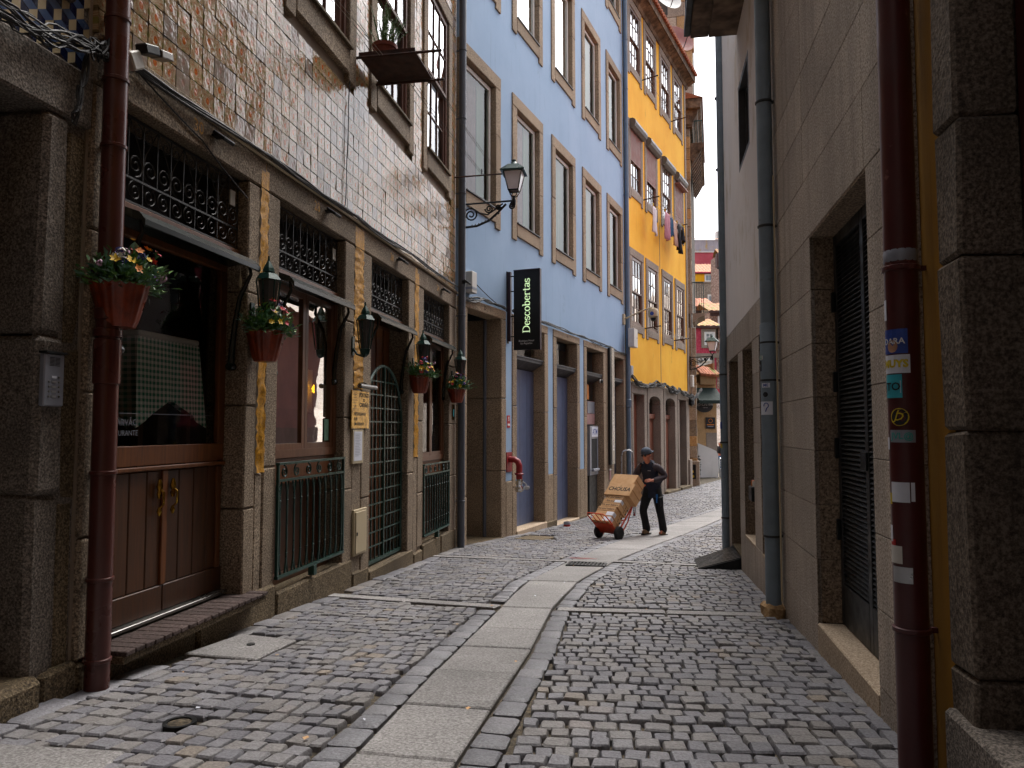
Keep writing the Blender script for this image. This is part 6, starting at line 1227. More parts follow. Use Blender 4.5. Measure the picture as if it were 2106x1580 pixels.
# ------------------------------------------------------------------ shelf with plants outside the upper window, washing lines
RS = thing('window_shelf', 'rusty iron shelf on two rods jutting from the upper tiled wall', 'shelf', L1, (0, 3.9, 5.30))
m = MB(); m.cbox(.05, .70, 3.60, 4.26, 5.315, 5.335, .004); sh = build(m, 'shelf_sheet', 'rust', RS)
for u, z in ((3.60, 5.31), (4.22, 5.29)): m = MB(); m.tube([(.0, u, z - .01), (1.0 if u < 4 else .86, u, z - .01)], .016, 6); m.lathe([(.02, 0), (.028, .01), (.02, .02)], 8, (.9 if u < 4 else .78, u, z - .01), axis=0); build(m, 'shelf_rod', 'rust', RS, smooth=True)
m = MB(); [m.box(.05 + i * .0, .70, a, a + .012, 5.335, 5.36) for i, a in ((0, 3.60), (0, 4.248))]; build(m, 'shelf_rim', 'rust', RS)
for i in range(4): m = MB(); m.tube([(.66 - i * .17, 4.24, 5.30), (.66 - i * .17, 4.25, 5.25), (.64 - i * .17, 4.25, 5.23)], .006, 5); build(m, 'shelf_hook', 'iron', RS)
PT = thing('potted_plant', 'terracotta pot with bushy rosemary standing on the rusty shelf', 'potted plant', L1, (.26, 3.86, 5.336)); c = (.26, 3.86, 5.336)
m = MB(); m.lathe([(.09, 0), (.125, .17), (.14, .17), (.145, .21), (.13, .215), (.12, .19)], 20, c); build(m, 'pot', 'pot_plain', PT, smooth=True); m = MB(); m.lathe([(.001, .19), (.12, .185)], 14, c); build(m, 'soil', 'soil', PT)
lf = MB(); st = MB(); R_ = random.Random(4)
for i in range(64):
    a = R_.uniform(0, 2 * pi); sp = R_.uniform(0, .2); h = R_.uniform(.2, .52); b0 = Vector((c[0] + .5 * sp * cos(a), c[1] + .5 * sp * sin(a), c[2] + .18)); t0 = b0 + Vector((sp * cos(a), sp * sin(a), h)); st.tube([b0, b0.lerp(t0, .5) + Vector((0, 0, .02)), t0], .003, 3)
    for j in range(38):
        q = b0.lerp(t0, R_.uniform(.15, 1)); d = Vector((R_.uniform(-1, 1), R_.uniform(-1, 1), R_.uniform(.1, 1))).normalized(); s_ = d.orthogonal().normalized() * .0036; L = R_.uniform(.022, .04); lf.add([q - s_, q + s_, q + d * L], [(0, 1, 2)])
build(st, 'stems', 'leaf', PT, kind='stuff'); build(lf, 'foliage', 'rosemary', PT, kind='stuff', recalc=False)
PT2 = thing('small_plant', 'small light green leafy plant on the shelf beside the rosemary pot', 'plant', L1, (.42, 4.08, 5.336)); lf = MB(); c = (.42, 4.08, 5.336)
for i in range(90):
    a = R_.uniform(0, 6.28); q = Vector((c[0] + R_.uniform(-.11, .11), c[1] + R_.uniform(-.13, .13), c[2] + R_.uniform(.0, .16))); d = Vector((cos(a), sin(a), R_.uniform(-.3, .6))).normalized(); s_ = d.orthogonal().normalized(); L = R_.uniform(.02, .04); lf.add([q, q + d * L * .5 + s_ * L * .3, q + d * L, q + d * L * .5 - s_ * L * .3], [(0, 1, 2, 3)])
build(lf, 'foliage', 'leaf2', PT2, kind='stuff', recalc=False)
LR = thing('washing_line', 'rusty rod and twin wires of a washing line from the tiled house corner', 'washing line', L1, (0, 8.02, 5.4)); m = MB(); m.tube([(.0, 8.02, 5.43), (.82, 8.02, 5.44)], .013, 6); build(m, 'line_rod', 'rust', LR)
for w0, w1 in ((.44, .48), (.48, .51), (.72, .74), (.74, .77)): m = MB(); m.tube([(w0, 4.25, 5.27), (w0 + .01, 5.5, 5.30), (w1, 7, 5.38), (w1, 8.02, 5.44)], .0035, 4); build(m, 'line_wire', 'iron', LR)
for w0, w1 in ((.18, .30), (.22, .34)): m = MB(); m.tube([(w0 - .02, 1.6, 5.42), (w0, 2.4, 5.36), (w1, 3.60, 5.30)], .004, 4); build(m, 'line_wire', 'rope', LR)
for a, b, c in ((.2, 2.55, 5.36), (.60, 7.45, 5.30)): m = MB(); m.tube([(a, b + .035 * cos(t), c + .04 * sin(t)) for t in [2 * pi * i / 14 for i in range(12)]], .006, 5); build(m, 'line_ring', 'iron', LR)
def rods(label, uu, z, ln, wires, z2=None):
    t = thing('washing_line', label, 'washing line', L3, (0, uu[0], z)); m = None
    for u in uu: m = MB(); m.tube([(.0, u, z), (ln, u, z + .06)], .022, 6); build(m, 'line_rod', 'rust', t)
    for i in range(wires): m = MB(); ww = ln * (.35 + .6 * i / max(1, wires - 1)); m.tube([(ww, uu[0], z + .05), (ww, (uu[0] + uu[1]) / 2, z - .02), (ww, uu[1], z + .05)], .007, 4); build(m, 'line_wire', 'rope', t)
    return t
rods('washing line with hung clothes on the middle floor of the yellow house', (2.0, 5.9), 9.0, .58, 4); rods('empty washing line on the top floor of the yellow house', (2.0, 5.9), 13.2, .58, 2); rods('empty washing line on the lowest floor of the yellow house', (2.0, 5.9), 4.58, .58, 4)
def garment(name, label, mat, w_, u0, u1, z1, outline, seed, folds=5, amp=.05):
    R_ = random.Random(seed); m = MB(); nx, nz = 12, 12; vs = []
    for j in range(nz + 1):
        t = j / nz; lft, rgt, dz = outline(t)
        for i in range(nx + 1):
            s_ = i / nx; x = lft + (rgt - lft) * s_; vs.append((w_ + amp * t * sin(s_ * folds * 2 + seed + t * 2) + R_.uniform(-.006, .006), u0 + (u1 - u0) * x, z1 - dz * t - .03 * sin(s_ * pi) * (1 - t) + .05 * t * sin(s_ * 5 + seed)))
    m.add(vs, [(j * (nx + 1) + i, j * (nx + 1) + i + 1, (j + 1) * (nx + 1) + i + 1, (j + 1) * (nx + 1) + i) for j in range(nz) for i in range(nx)])
    o = build(m, name, mat, F=L3, label=label, cat='laundry', group='washing hung on the yellow house line', smooth=True, at=(w_, (u0 + u1) / 2, z1)); o.modifiers.new('thick', 'SOLIDIFY').thickness = .012
    for u in (u0 + .05, u1 - .05):
        p = MB(); p.box(w_ - .012, w_ + .02, u - .018, u + .018, z1 - .06, z1 + .05); build(p, 'clothes_peg', 'fl_yellow' if seed % 2 else 'plastic_white', o)
    return o
rect = lambda h: (lambda t: (0, 1, h)); taper = lambda h, k: (lambda t: (k * t, 1 - k * t, h))
garment('hung_towel', 'pale grey towel hanging alone at left of the yellow house line', 'cl_white', .35, 1.95, 2.5, 8.80, rect(.95), 1)
garment('hung_shirt', 'dusky pink long sleeved shirt on the yellow house line', 'cl_pink', .40, 3.3, 4.05, 8.96, lambda t: (.05 + .25 * max(0, t - .3), .95 - .1 * t, 1.0), 3, 6, .07); garment('hung_shirt', 'dark teal shirt between pink and beige washing', 'cl_blue', .40, 4.02, 4.42, 8.93, taper(.72, .05), 4); garment('hung_trousers', 'beige pyjama trousers on the yellow house line', 'cl_beige', .42, 4.42, 4.98, 8.92, lambda t: (.0 + .12 * t, 1 - .05 * t, .95), 5, 7, .06)
garment('hung_trousers', 'black trousers with bunched legs at the right of the yellow house line', 'cl_black', .45, 4.98, 5.45, 8.92, lambda t: (.0 - .15 * t, .95, 1.08), 6, 6, .09); garment('hung_shirt', 'black gathered shirt at far right end of the yellow house line', 'cl_black', .46, 5.47, 5.85, 8.94, lambda t: (-.2 * t, 1.1, .62), 7, 5, .10)
# ------------------------------------------------------------------ satellite dishes on the yellow roof
def dish(label, mat, at_, r, rz=0):
    t = thing('satellite_dish', label, 'satellite dish', L3, at_); w_, u, z = at_; m = MB(); nn = 20
    T = Matrix.Translation((w_, u, z + .6)) @ Matrix.Rotation(rz, 4, 'Z') @ Matrix.Rotation(radians(-20), 4, 'X'); m.T = T
    m.lathe([(.001, 0), (r * .5, -.03), (r, -.14), (r + .01, -.14), (r * .5, -.01), (.001, .02)], nn, (0, .02, 0), axis=1); build(m, 'dish', mat, t, smooth=True)
    m = MB(); m.T = T; m.tube([(0, -.1, -r * .9), (0, -.75, -.15)], .02, 6); m.box(-.05, .05, -.85, -.72, -.2, -.08); build(m, 'feed_arm', 'iron_grey', t); m = MB(); m.tube([(w_, u + .1, z), (w_, u + .1, z + .6)], .03, 8); build(m, 'mast', 'iron_grey', t)
dish('rusty pink satellite dish at the eave of the yellow house', 'dish_red', (.2, 6.5, 16.1), .62, radians(50)); dish('pale grey satellite dish near the top edge on the yellow roof', 'plastic_white', (.0, 5.4, 17.3), .6, radians(50))
# ------------------------------------------------------------------ ramp and shop doorway on the right
RP = thing('door_ramp', 'black ribbed rubber ramp leaning at the cream house doorway', 'ramp', R1, (.3, -3.5, -.68)); m = MB(); zl, zh = zg(9.9) + .02, -.44
m.add([(.52, -3.15, zl), (.52, -4.2, zl - .05), (.0, -4.2, zh), (.0, -3.15, zh), (.5, -3.15, zl - .04), (.5, -4.2, zl - .09), (.0, -4.2, zl - .06), (.0, -3.15, zl - .02)], [(0, 1, 2, 3), (4, 5, 6, 7), (0, 1, 5, 4), (1, 2, 6, 5), (2, 3, 7, 6), (3, 0, 4, 7)]); build(m, 'ramp_body', 'rubber', RP)
for i in range(11): m = MB(); t = i / 11; u = -3.18 - t * 1.0; m.add([(.53, u, zl + .006 - t * .05), (.53, u - .06, zl + .006 - t * .05), (.0, u - .06, zh + .01), (.0, u, zh + .01)], [(0, 1, 2, 3)]); m.add([(.53, u, zl + .006 - t * .05), (.0, u, zh + .01), (.0, u, zh - .02), (.53, u, zl - .01 - t * .05)], [(0, 1, 2, 3)]); build(m, 'ramp_rib', 'iron', RP)
FB = thing('sweet_box', 'small black box with colourful wrappers fixed in the narrow window opening', 'box', R1, (.02, -2.0, .42)); B('box', 'iron', FB, -.10, .03, -2.05, -1.78, .40, .56, ch=.01)
for i in range(9): m = MB(); m.T = Matrix.Translation((random.uniform(-.08, .02), random.uniform(-2.02, -1.8), .57)) @ Matrix.Rotation(random.uniform(-.7, .7), 4, 'X'); m.box(-.02, .02, -.02, .02, -.01, .05); build(m, 'wrapper', random.choice(['fl_red', 'fl_white', 'fl_orange', 'st_cyan', 'fl_blue']), FB)
# ------------------------------------------------------------------ people
def skin_body(verts, edges, root, name, mat, parent, sub=2, label=None):
    bm = bmesh.new(); sk = bm.verts.layers.skin.verify(); off = OFF[top(parent).name]; vs = []
    for k, (p, r) in verts.items():
        v = bm.verts.new((p[0] - off[0], p[1] - off[1], p[2] - off[2])); v[sk].radius = (r, r) if not isinstance(r, tuple) else r; v[sk].use_root = (k == root); vs.append((k, v))
    d = dict(vs)
    for a, b in edges: bm.edges.new((d[a], d[b]))
    me = bpy.data.meshes.new(name); bm.to_mesh(me); bm.free(); o = bpy.data.objects.new(name, me); C.objects.link(o)
    o.modifiers.new('s', 'SKIN').use_smooth_shade = True; o.modifiers.new('u', 'SUBSURF').levels = sub
    dg = bpy.context.evaluated_depsgraph_get(); m2 = bpy.data.meshes.new_from_object(o.evaluated_get(dg)); m2.name = name; bpy.data.objects.remove(o)
    m2.materials.clear(); m2.materials.append(M[mat]); m2.polygons.foreach_set('use_smooth', [True] * len(m2.polygons)); o = bpy.data.objects.new(name, m2); C.objects.link(o); o.parent = parent
    return tag(o, label)
V = Vector
def chain(*k): return list(zip(k, k[1:]))
def hand(verts, edges, wrist, tip, palmn, side, k=1.0, curl=.7):
    """palm and five fingers from the wrist towards tip; fingers curl towards palmn"""
    d = (V(tip) - V(wrist)).normalized(); n_ = V(palmn).normalized(); s_ = d.cross(n_).normalized() * side
    pm = V(wrist) + d * .055 * k; verts[wrist_name + 'p'] = (pm, (.030 * k, .018 * k)); edges.append((wrist_name, wrist_name + 'p'))
    for i, (off, L) in enumerate(((-.030, .066), (-.010, .078), (.010, .074), (.029, .058))):
        b0 = pm + d * .03 * k + s_ * off * k; b1 = b0 + (d * cos(curl * .5) + n_ * sin(curl * .5)) * L * .5 * k; b2 = b1 + (d * cos(curl * 1.5) + n_ * sin(curl * 1.5)) * L * .5 * k
        for q, (nm, p, r) in enumerate((('a', b0, .0095), ('b', b1, .0088), ('c', b2, .0075))): verts[f'{wrist_name}{i}{nm}'] = (p, r * k)
        edges += [(wrist_name + 'p', f'{wrist_name}{i}a'), (f'{wrist_name}{i}a', f'{wrist_name}{i}b'), (f'{wrist_name}{i}b', f'{wrist_name}{i}c')]
    t0 = V(wrist) + d * .03 * k - s_ * .035 * k; t1 = t0 + (d * .6 - s_ * .5 + n_ * .4).normalized() * .045 * k; verts[wrist_name + 'ta'] = (t0, .011 * k); verts[wrist_name + 'tb'] = (t1, .0095 * k)
    edges += [(wrist_name, wrist_name + 'ta'), (wrist_name + 'ta', wrist_name + 'tb')]
FM = Fr(2.80, 15.12, 135); zm = zg(15.12)          # n points along his walking direction, d to his left
MAN = thing('person', 'delivery man in backwards slate cap, navy vest and black work trousers pushing stacked cartons', 'person', FM, (0, 0, zm))
def up(p): return (p[0], p[1], zm + p[2])
b = {'pel': (up((0, 0, .93)), (.12, .09)), 'bel': (up((.03, 0, 1.06)), (.115, .09)), 'che': (up((.09, 0, 1.26)), (.13, .095)), 'nb': (up((.13, 0, 1.42)), .06), 'nk': (up((.165, 0, 1.48)), .056), 'h1': (up((.205, 0, 1.545)), (.072, .082)), 'h2': (up((.205, 0, 1.63)), (.088, .10)), 'h3': (up((.19, 0, 1.70)), (.066, .076)),
     'ls': (up((.09, .17, 1.39)), .048), 'le': (up((-.05, .29, 1.17)), .040), 'lw': (up((.28, .20, 1.10)), .030), 'rs': (up((.14, -.17, 1.39)), .048), 're': (up((.17, -.29, 1.16)), .040), 'rw': (up((.42, -.24, 1.10)), .030),
     'lh': (up((-.01, .10, .86)), .095), 'lk': (up((-.03, .15, .50)), .066), 'la': (up((-.13, .16, .11)), .032), 'lf': (up((.02, .17, .045)), .04), 'rh': (up((.02, -.09, .86)), .095), 'rk': (up((.19, -.10, .50)), .066), 'ra': (up((.06, -.10, .13)), .032), 'rf': (up((.20, -.11, .06)), .04)}
e = chain('pel', 'bel', 'che', 'nb', 'nk', 'h1', 'h2', 'h3') + chain('che', 'ls', 'le', 'lw') + chain('che', 'rs', 're', 'rw') + chain('pel', 'lh', 'lk', 'la', 'lf') + chain('pel', 'rh', 'rk', 'ra', 'rf')
wrist_name = 'lw'; hand(b, e, b['lw'][0], up((.44, .13, 1.12)), (0, -.8, -.6), 1, 1.05)
wrist_name = 'rw'; hand(b, e, b['rw'][0], up((.52, -.18, 1.12)), (0, .6, -.8), -1, 1.05)
skin_body(b, e, 'pel', 'body', 'skin', MAN)
jer = {k: (v[0], tuple(x + .012 for x in v[1]) if isinstance(v[1], tuple) else v[1] + .034) for k, v in b.items() if k in ('pel', 'bel', 'che', 'nb', 'ls', 'le', 'rs', 're')}
jer['lw'] = (V(b['le'][0]).lerp(V(b['lw'][0]), 1.02), .052); jer['rw'] = (V(b['re'][0]).lerp(V(b['rw'][0]), 1.02), .052)
skin_body(jer, chain('pel', 'bel', 'che', 'nb') + chain('che', 'ls', 'le', 'lw') + chain('che', 'rs', 're', 'rw'), 'bel', 'jersey', 'plum_cloth', MAN)
vst = {'hem': (up((-.01, 0, .80)), (.165, .13)), 'pel': (up((.0, 0, .92)), (.172, .138)), 'bel': (up((.02, 0, 1.06)), (.168, .135)), 'che': (up((.085, 0, 1.25)), (.18, .138)), 'top': (up((.115, 0, 1.38)), (.125, .105)), 'col': (up((.15, 0, 1.50)), (.085, .082)), 'l': (up((.09, .13, 1.38)), .085), 'r': (up((.13, -.13, 1.38)), .085)}
skin_body(vst, chain('hem', 'pel', 'bel', 'che', 'top', 'col') + [('top', 'l'), ('top', 'r')], 'pel', 'vest', 'navy_cloth', MAN)
trs = {'wst': (up((0, 0, 1.04)), (.15, .12)), 'pel': (up((0, 0, .93)), (.155, .125)), 'lh': (up((-.01, .10, .84)), .115), 'lm': (up((-.015, .125, .68)), .098), 'lk': (up((-.03, .15, .50)), .084), 'lc': (up((-.09, .155, .3)), .076), 'la': (up((-.14, .16, .035)), .086), 'rh': (up((.02, -.09, .84)), .115), 'rm': (up((.10, -.10, .68)), .098), 'rk': (up((.19, -.10, .50)), .084), 'rc': (up((.12, -.10, .3)), .076), 'ra': (up((.05, -.10, .055)), .086)}
skin_body(trs, [('wst', 'pel')] + chain('pel', 'lh', 'lm', 'lk', 'lc', 'la') + chain('pel', 'rh', 'rm', 'rk', 'rc', 'ra'), 'pel', 'trousers', 'black_cloth', MAN)
for hx_, ly, z0, lab in ((-.15, .16, 0, 'left'), (.045, -.10, .02, 'right')):
    bt = {'h': (up((hx_ - .035, ly, .055 + z0)), (.052, .056)), 'a': (up((hx_ - .0, ly, .17 + z0)), .066), 'm': (up((hx_ + .08, ly + .005, .06 + z0)), (.052, .056)), 't': (up((hx_ + .17, ly + .012, .045 + z0)), (.042, .036))}
    o = skin_body(bt, [('h', 'a'), ('h', 'm'), ('m', 't')], 'h', 'boot', 'boot', MAN); m = MB(); m.add([(hx_ + dx, ly + .012 * (dx > .1) + dy, zm + z0 + z) for z in (.0, .026) for dx, dy in ((-.085, -.035), (-.04, -.045), (.08, -.048), (.18, -.04), (.215, 0), (.18, .045), (.08, .05), (-.04, .045), (-.085, .035))], [tuple(range(9)), tuple(range(9, 18))] + [(i, (i + 1) % 9, (i + 1) % 9 + 9, i + 9) for i in range(9)]); build(m, 'sole', 'sole', o)
hc = V(up((.20, 0, 1.622))); tilt = Matrix.Translation(hc) @ Matrix.Rotation(radians(14), 4, 'Y')
m = MB(); m.T = tilt; m.lathe([(.104, .008), (.108, .03), (.102, .07), (.08, .105), (.04, .125), (.001, .13)], 20, (-.008, 0, 0)); m.prism([(-.09, -.08), (-.165, -.07), (-.205, 0), (-.165, .07), (-.09, .08)], -.004, .014, 'wu'); cap = build(m, 'cap', 'cap_cloth', MAN, smooth=True); m = MB(); m.T = tilt; m.lathe([(.105, .0), (.108, .012)], 20, (-.008, 0, 0)); m.tube([(.096 * cos(t) - .004, .096 * sin(t), .03 + .028 * cos(t * 2.2)) for t in [-.7 + 1.4 * i / 8 for i in range(9)]], .006, 5); build(m, 'cap_band', 'iron', cap)
def face(P, T, hair='hair', glasses=True):
    m = MB(); m.T = T; m.add([(.080, -.016, -.055), (.080, .016, -.055), (.112, 0, -.050), (.086, 0, -.005)], [(0, 2, 3), (1, 2, 3), (0, 1, 2)]); m.tube([(.07, -.028, -.088), (.085, 0, -.085), (.07, .028, -.088)], .006, 5); build(m, 'nose_and_lips', 'skin', P, smooth=True)
    for s_ in (-1, 1):
        m = MB(); m.T = T; m.lathe([(.001, -.02), (.02, 0), (.024, .02), (.001, .034)], 8, (.0, s_ * .083, -.035)); build(m, 'ear', 'skin', P, smooth=True)
        m = MB(); m.T = T; m.lathe([(.001, -.008), (.011, 0), (.001, .008)], 8, (.078, s_ * .031, -.012), axis=0); build(m, 'eye', 'paper', P, smooth=True); m = MB(); m.T = T; m.tube([(.078, s_ * .015, .012), (.082, s_ * .03, .016), (.07, s_ * .05, .010)], .005, 4); build(m, 'eyebrow', hair, P)
    m = MB(); m.T = T; m.lathe([(.086, -.06), (.090, -.02), (.092, .012)], 16, (-.012, 0, 0), a0=radians(75), a1=radians(285)); build(m, 'hair', hair, P, smooth=True)
    if glasses:
        m = MB(); m.T = T
        for s_ in (-1, 1): m.tube([(.094, s_ * .034 + .027 * cos(t), -.014 + .018 * sin(t)) for t in [2 * pi * i / 12 for i in range(12)]], .0035, 4, closed=True); m.tube([(.092, s_ * .06, -.01), (.0, s_ * .09, -.012)], .003, 4)
        m.tube([(.097, -.01, -.012), (.097, .01, -.012)], .003, 4); g_ = build(m, 'glasses', 'iron', P); m = MB(); m.T = T
        for s_ in (-1, 1): m.quad((.093, s_ * .034 - .024, -.028), (.093, s_ * .034 + .024, -.028), (.093, s_ * .034 + .024, .0), (.093, s_ * .034 - .024, .0))
        build(m, 'dark_lens', 'lampglass_dk', g_)
face(MAN, tilt)
m = MB(); m.add([(.045, .262, zm + 1.30), (.02, .275, zm + 1.25), (-.02, .29, zm + 1.27), (.01, .27, zm + 1.31)], [(0, 1, 2, 3)]); build(m, 'sleeve_badge', 'red_sign', MAN); m = MB(); m.add([(-.02, .287, zm + 1.29), (-.025, .30, zm + 1.25), (-.05, .29, zm + 1.24), (-.045, .28, zm + 1.29)], [(0, 1, 2, 3)]); build(m, 'sleeve_flash', 'paper', MAN)
m = MB(); m.box(.222, .226, .045, .115, zm + 1.285, zm + 1.298); build(m, 'vest_logo', 'plastic_grey', MAN)
m = MB(); m.T = Matrix.Translation((.02, .2, zm + .72)) @ Matrix.Rotation(radians(4), 4, 'Y'); m.cbox(-.06, .09, -.01, .035, -.13, .06, .015); pk = build(m, 'trouser_pocket', 'black_cloth', MAN); m = MB(); m.box(.075, .12, .16, .175, zm + .66, zm + .83); build(m, 'blue_piping', 'blue_flash', MAN)
# hand truck, tilted back, with its load
FT = Fr(1.83, 14.37, 135); zt = zg(14.37); TT = radians(45)
def tl_(r, f, a): return (-r * sin(TT) + f * cos(TT), a, zt + .13 + r * cos(TT) + f * sin(TT))      # along the rails, out from them, to the left
HT = thing('hand_truck', 'orange hand truck tilted back under stacked cartons', 'hand truck', FT, (0, 0, zt))
for a in (-.205, .205):
    m = MB(); m.tube([tl_(0, 0, a), tl_(1.15, 0, a), tl_(1.25, -.06, a * .9)], .017, 8); build(m, 'rail', 'orange', HT, smooth=True); m = MB(); m.tube([tl_(.0, -.10, a * 1.0), tl_(.35, -.10, a), tl_(.62, -.01, a)], .013, 7); build(m, 'rail_brace', 'orange', HT, smooth=True)
for r in (.3, .65, 1.0): m = MB(); m.tube([tl_(r, 0, -.2), tl_(r, 0, .2)], .012, 7); build(m, 'cross_bar', 'orange', HT, smooth=True)
m = MB(); m.tube([tl_(1.25, -.06, -.185), tl_(1.30, -.06, 0), tl_(1.25, -.06, .185)], .016, 8); build(m, 'handle', 'rubber', HT, smooth=True)
m = MB(); m.tube([(0, -.24, zt + .13), (0, .24, zt + .13)], .012, 7); build(m, 'axle', 'iron_grey', HT)
m = MB(); m.add([tl_(r, f, a) for r in (-.012, .0) for f, a in ((-.02, -.22), (.26, -.22), (.26, .22), (-.02, .22))], [(0, 1, 2, 3), (4, 5, 6, 7), (0, 1, 5, 4), (1, 2, 6, 5), (2, 3, 7, 6), (3, 0, 4, 7)]); build(m, 'toe_plate', 'orange', HT)
m = MB(); m.tube([tl_(0, .24, -.22), tl_(-.02, .50, -.22), tl_(-.02, .56, -.18), tl_(-.02, .56, .18), tl_(-.02, .50, .22), tl_(0, .24, .22)], .011, 7); fe = build(m, 'toe_frame', 'orange', HT, smooth=True)
for a in (-.11, .0, .11): m = MB(); m.tube([tl_(0, .24, a), tl_(-.02, .56, a)], .008, 6); build(m, 'toe_bar', 'orange', fe)
for a in (-.235, .235):
    m = MB(); m.lathe([(.085, -.035), (.115, -.035), (.13, -.02), (.13, .02), (.115, .035), (.085, .035)], 24, (0, a, zt + .13), axis=1); wl = build(m, 'wheel', 'rubber', HT, smooth=True); m = MB(); m.lathe([(.03, -.03), (.088, -.02), (.088, .02), (.03, .03)], 18, (0, a, zt + .13), axis=1); build(m, 'wheel_rim', 'steel', wl, smooth=True)
BXS = [(.13, .42, .30, .0, 'carton', 'bottom carton on the hand truck with a white address label', None, 1), (.12, .42, .30, .006, 'carton', 'second carton from the bottom with a white label and small leaf emblem', None, 1), (.10, .41, .30, -.004, 'carton', 'third carton from the bottom of the hand truck load', 'Ris and bakers', 0), (.095, .42, .30, .03, 'carton', 'fourth carton from the bottom with lettering and white label', 'Ris and bakers', 0), (.095, .42, .30, .03, 'carton', 'fifth carton from the bottom marked with handwriting style print and label', 'Ris and', 1), (.085, .41, .30, .04, 'carton', 'thin carton just under the large CHOUSA carton', 'Ris and bakers', 0), (.30, .60, .32, .02, 'carton', 'large carton printed CHOUSA on its front', 'CHOUSA', 0), (.25, .57, .30, -.03, 'carton', 'plain taped carton on top of the load held by the man', None, 0)]
r = .004
for i, (h, wd2, dp, sh_, nm, lab, txt, lb) in enumerate(BXS):
    a0, a1 = -wd2 / 2 + sh_ - (.045 if i < 6 else .0), wd2 / 2 + sh_ - (.045 if i < 6 else .0); f0, f1 = .018, .018 + dp; cc = tl_(r + h / 2, dp / 2, 0); t = thing(nm, lab, 'carton', FT, tl_(r, f0, 0), 'cartons stacked on the hand truck')
    m = MB(); q = .004; T_ = Matrix(((-sin(TT), cos(TT), 0, 0), (0, 0, 1, 0), (cos(TT), sin(TT), 0, zt + .13), (0, 0, 0, 1))); m.T = T_; m.cbox(r + .001, r + h - .001, f0, f1, a0, a1, .005, .002); build(m, 'carton_body', 'card', t)
    m = MB(); m.T = T_; m.quad((r + .001 + h * .46, f0 + .0, a1 + .0025), (r + h * .54, f0, a1 + .0025), (r + h * .54, f1, a1 + .0025), (r + h * .46, f1, a1 + .0025)); 
    if i >= 6: build(m, 'tape', 'card_tape', t)
    if lb: m = MB(); m.T = T_; m.quad((r + .02, f1 + .0025, a1 - .16), (r + h - .015, f1 + .0025, a1 - .16), (r + h - .015, f1 + .0025, a1 + .002), (r + .02, f1 + .0025, a1 + .002)); m.quad((r + .02, f1, a1 + .003), (r + h - .015, f1, a1 + .003), (r + h - .015, f1 - .09, a1 + .003), (r + .02, f1 - .09, a1 + .003)); build(m, 'address_label', 'paper', t); m = MB(); m.T = T_; [m.quad((r + .03 + j * .016, f1 - .02, a1 + .005), (r + .036 + j * .016, f1 - .02, a1 + .005), (r + .036 + j * .016, f1 - .075, a1 + .005), (r + .03 + j * .016, f1 - .075, a1 + .005)) for j in range(4)]; build(m, 'label_print', 'plastic_grey', t)
    if txt: m = MB(); m.T = T_; sz = .125 if i == 6 else .066; m.text(txt, sz, lambda x, y: (r + h * .5 + y, f1 + .003, (a0 + a1) / 2 + x - (.03 if lb else 0)), bold=.03 if i == 6 else .01); build(m, 'carton_lettering', 'text_black', t)
    if i == 6: m = MB(); m.T = T_; m.lathe([(.012, 0), (.001, .001)], 8, (r + h * .5 + .075, f1 + .003, .02), axis=1); build(m, 'leaf_emblem', 'text_black', t)
    if i in (1, 2, 3, 4): m = MB(); m.T = T_; [m.quad((r + .03 + j * .02, f0 + .09 + .02 * (j % 2), a1 + .004), (r + .045 + j * .02, f0 + .10 + .02 * (j % 2), a1 + .004), (r + .05 + j * .02, f0 + .13, a1 + .004), (r + .035 + j * .02, f0 + .12, a1 + .004)) for j in range(3)]; m.quad((r + .03, f0 + .02, a1 + .004), (r + .07, f0 + .02, a1 + .004), (r + .07, f0 + .05, a1 + .004), (r + .03, f0 + .05, a1 + .004)); build(m, 'side_print', 'text_black', t)
    r += h
# aluminium trolley waiting further down
z0 = zg(19.6); AL = thing('folding_trolley', 'silver folding trolley standing behind the cartons', 'trolley', W, (2.98, 19.6, z0)); m = MB()
m.tube([(2.84, 19.6, z0 + .08), (2.84, 19.62, z0 + 1.55), (2.87, 19.62, z0 + 1.68), (2.94, 19.62, z0 + 1.72), (3.04, 19.62, z0 + 1.72), (3.11, 19.62, z0 + 1.68), (3.14, 19.62, z0 + 1.55), (3.14, 19.6, z0 + .08)], .018, 8); build(m, 'trolley_frame', 'alu', AL, smooth=True)
for z in (.45, .95): m = MB(); m.tube([(2.84, 19.6, z0 + z), (3.14, 19.6, z0 + z)], .012, 6); build(m, 'trolley_bar', 'alu', AL)
for x in (2.82, 3.16): m = MB(); m.lathe([(.02, -.02), (.08, -.02), (.08, .02), (.02, .02)], 14, (x, 19.65, z0 + .08), axis=0); build(m, 'wheel', 'red_iron', AL, smooth=True)
m = MB(); m.box(2.82, 3.16, 19.3, 19.62, z0 + .02, z0 + .035); build(m, 'toe_plate', 'alu', AL); m = MB(); m.tube([(2.80, 19.58, z0 + .1), (2.80, 19.6, z0 + 1.05), (2.83, 19.6, z0 + 1.15)], .02, 6); m.tube([(3.18, 19.58, z0 + .1), (3.18, 19.6, z0 + 1.05), (3.15, 19.6, z0 + 1.15)], .02, 6); build(m, 'lower_frame', 'alu', AL, smooth=True)
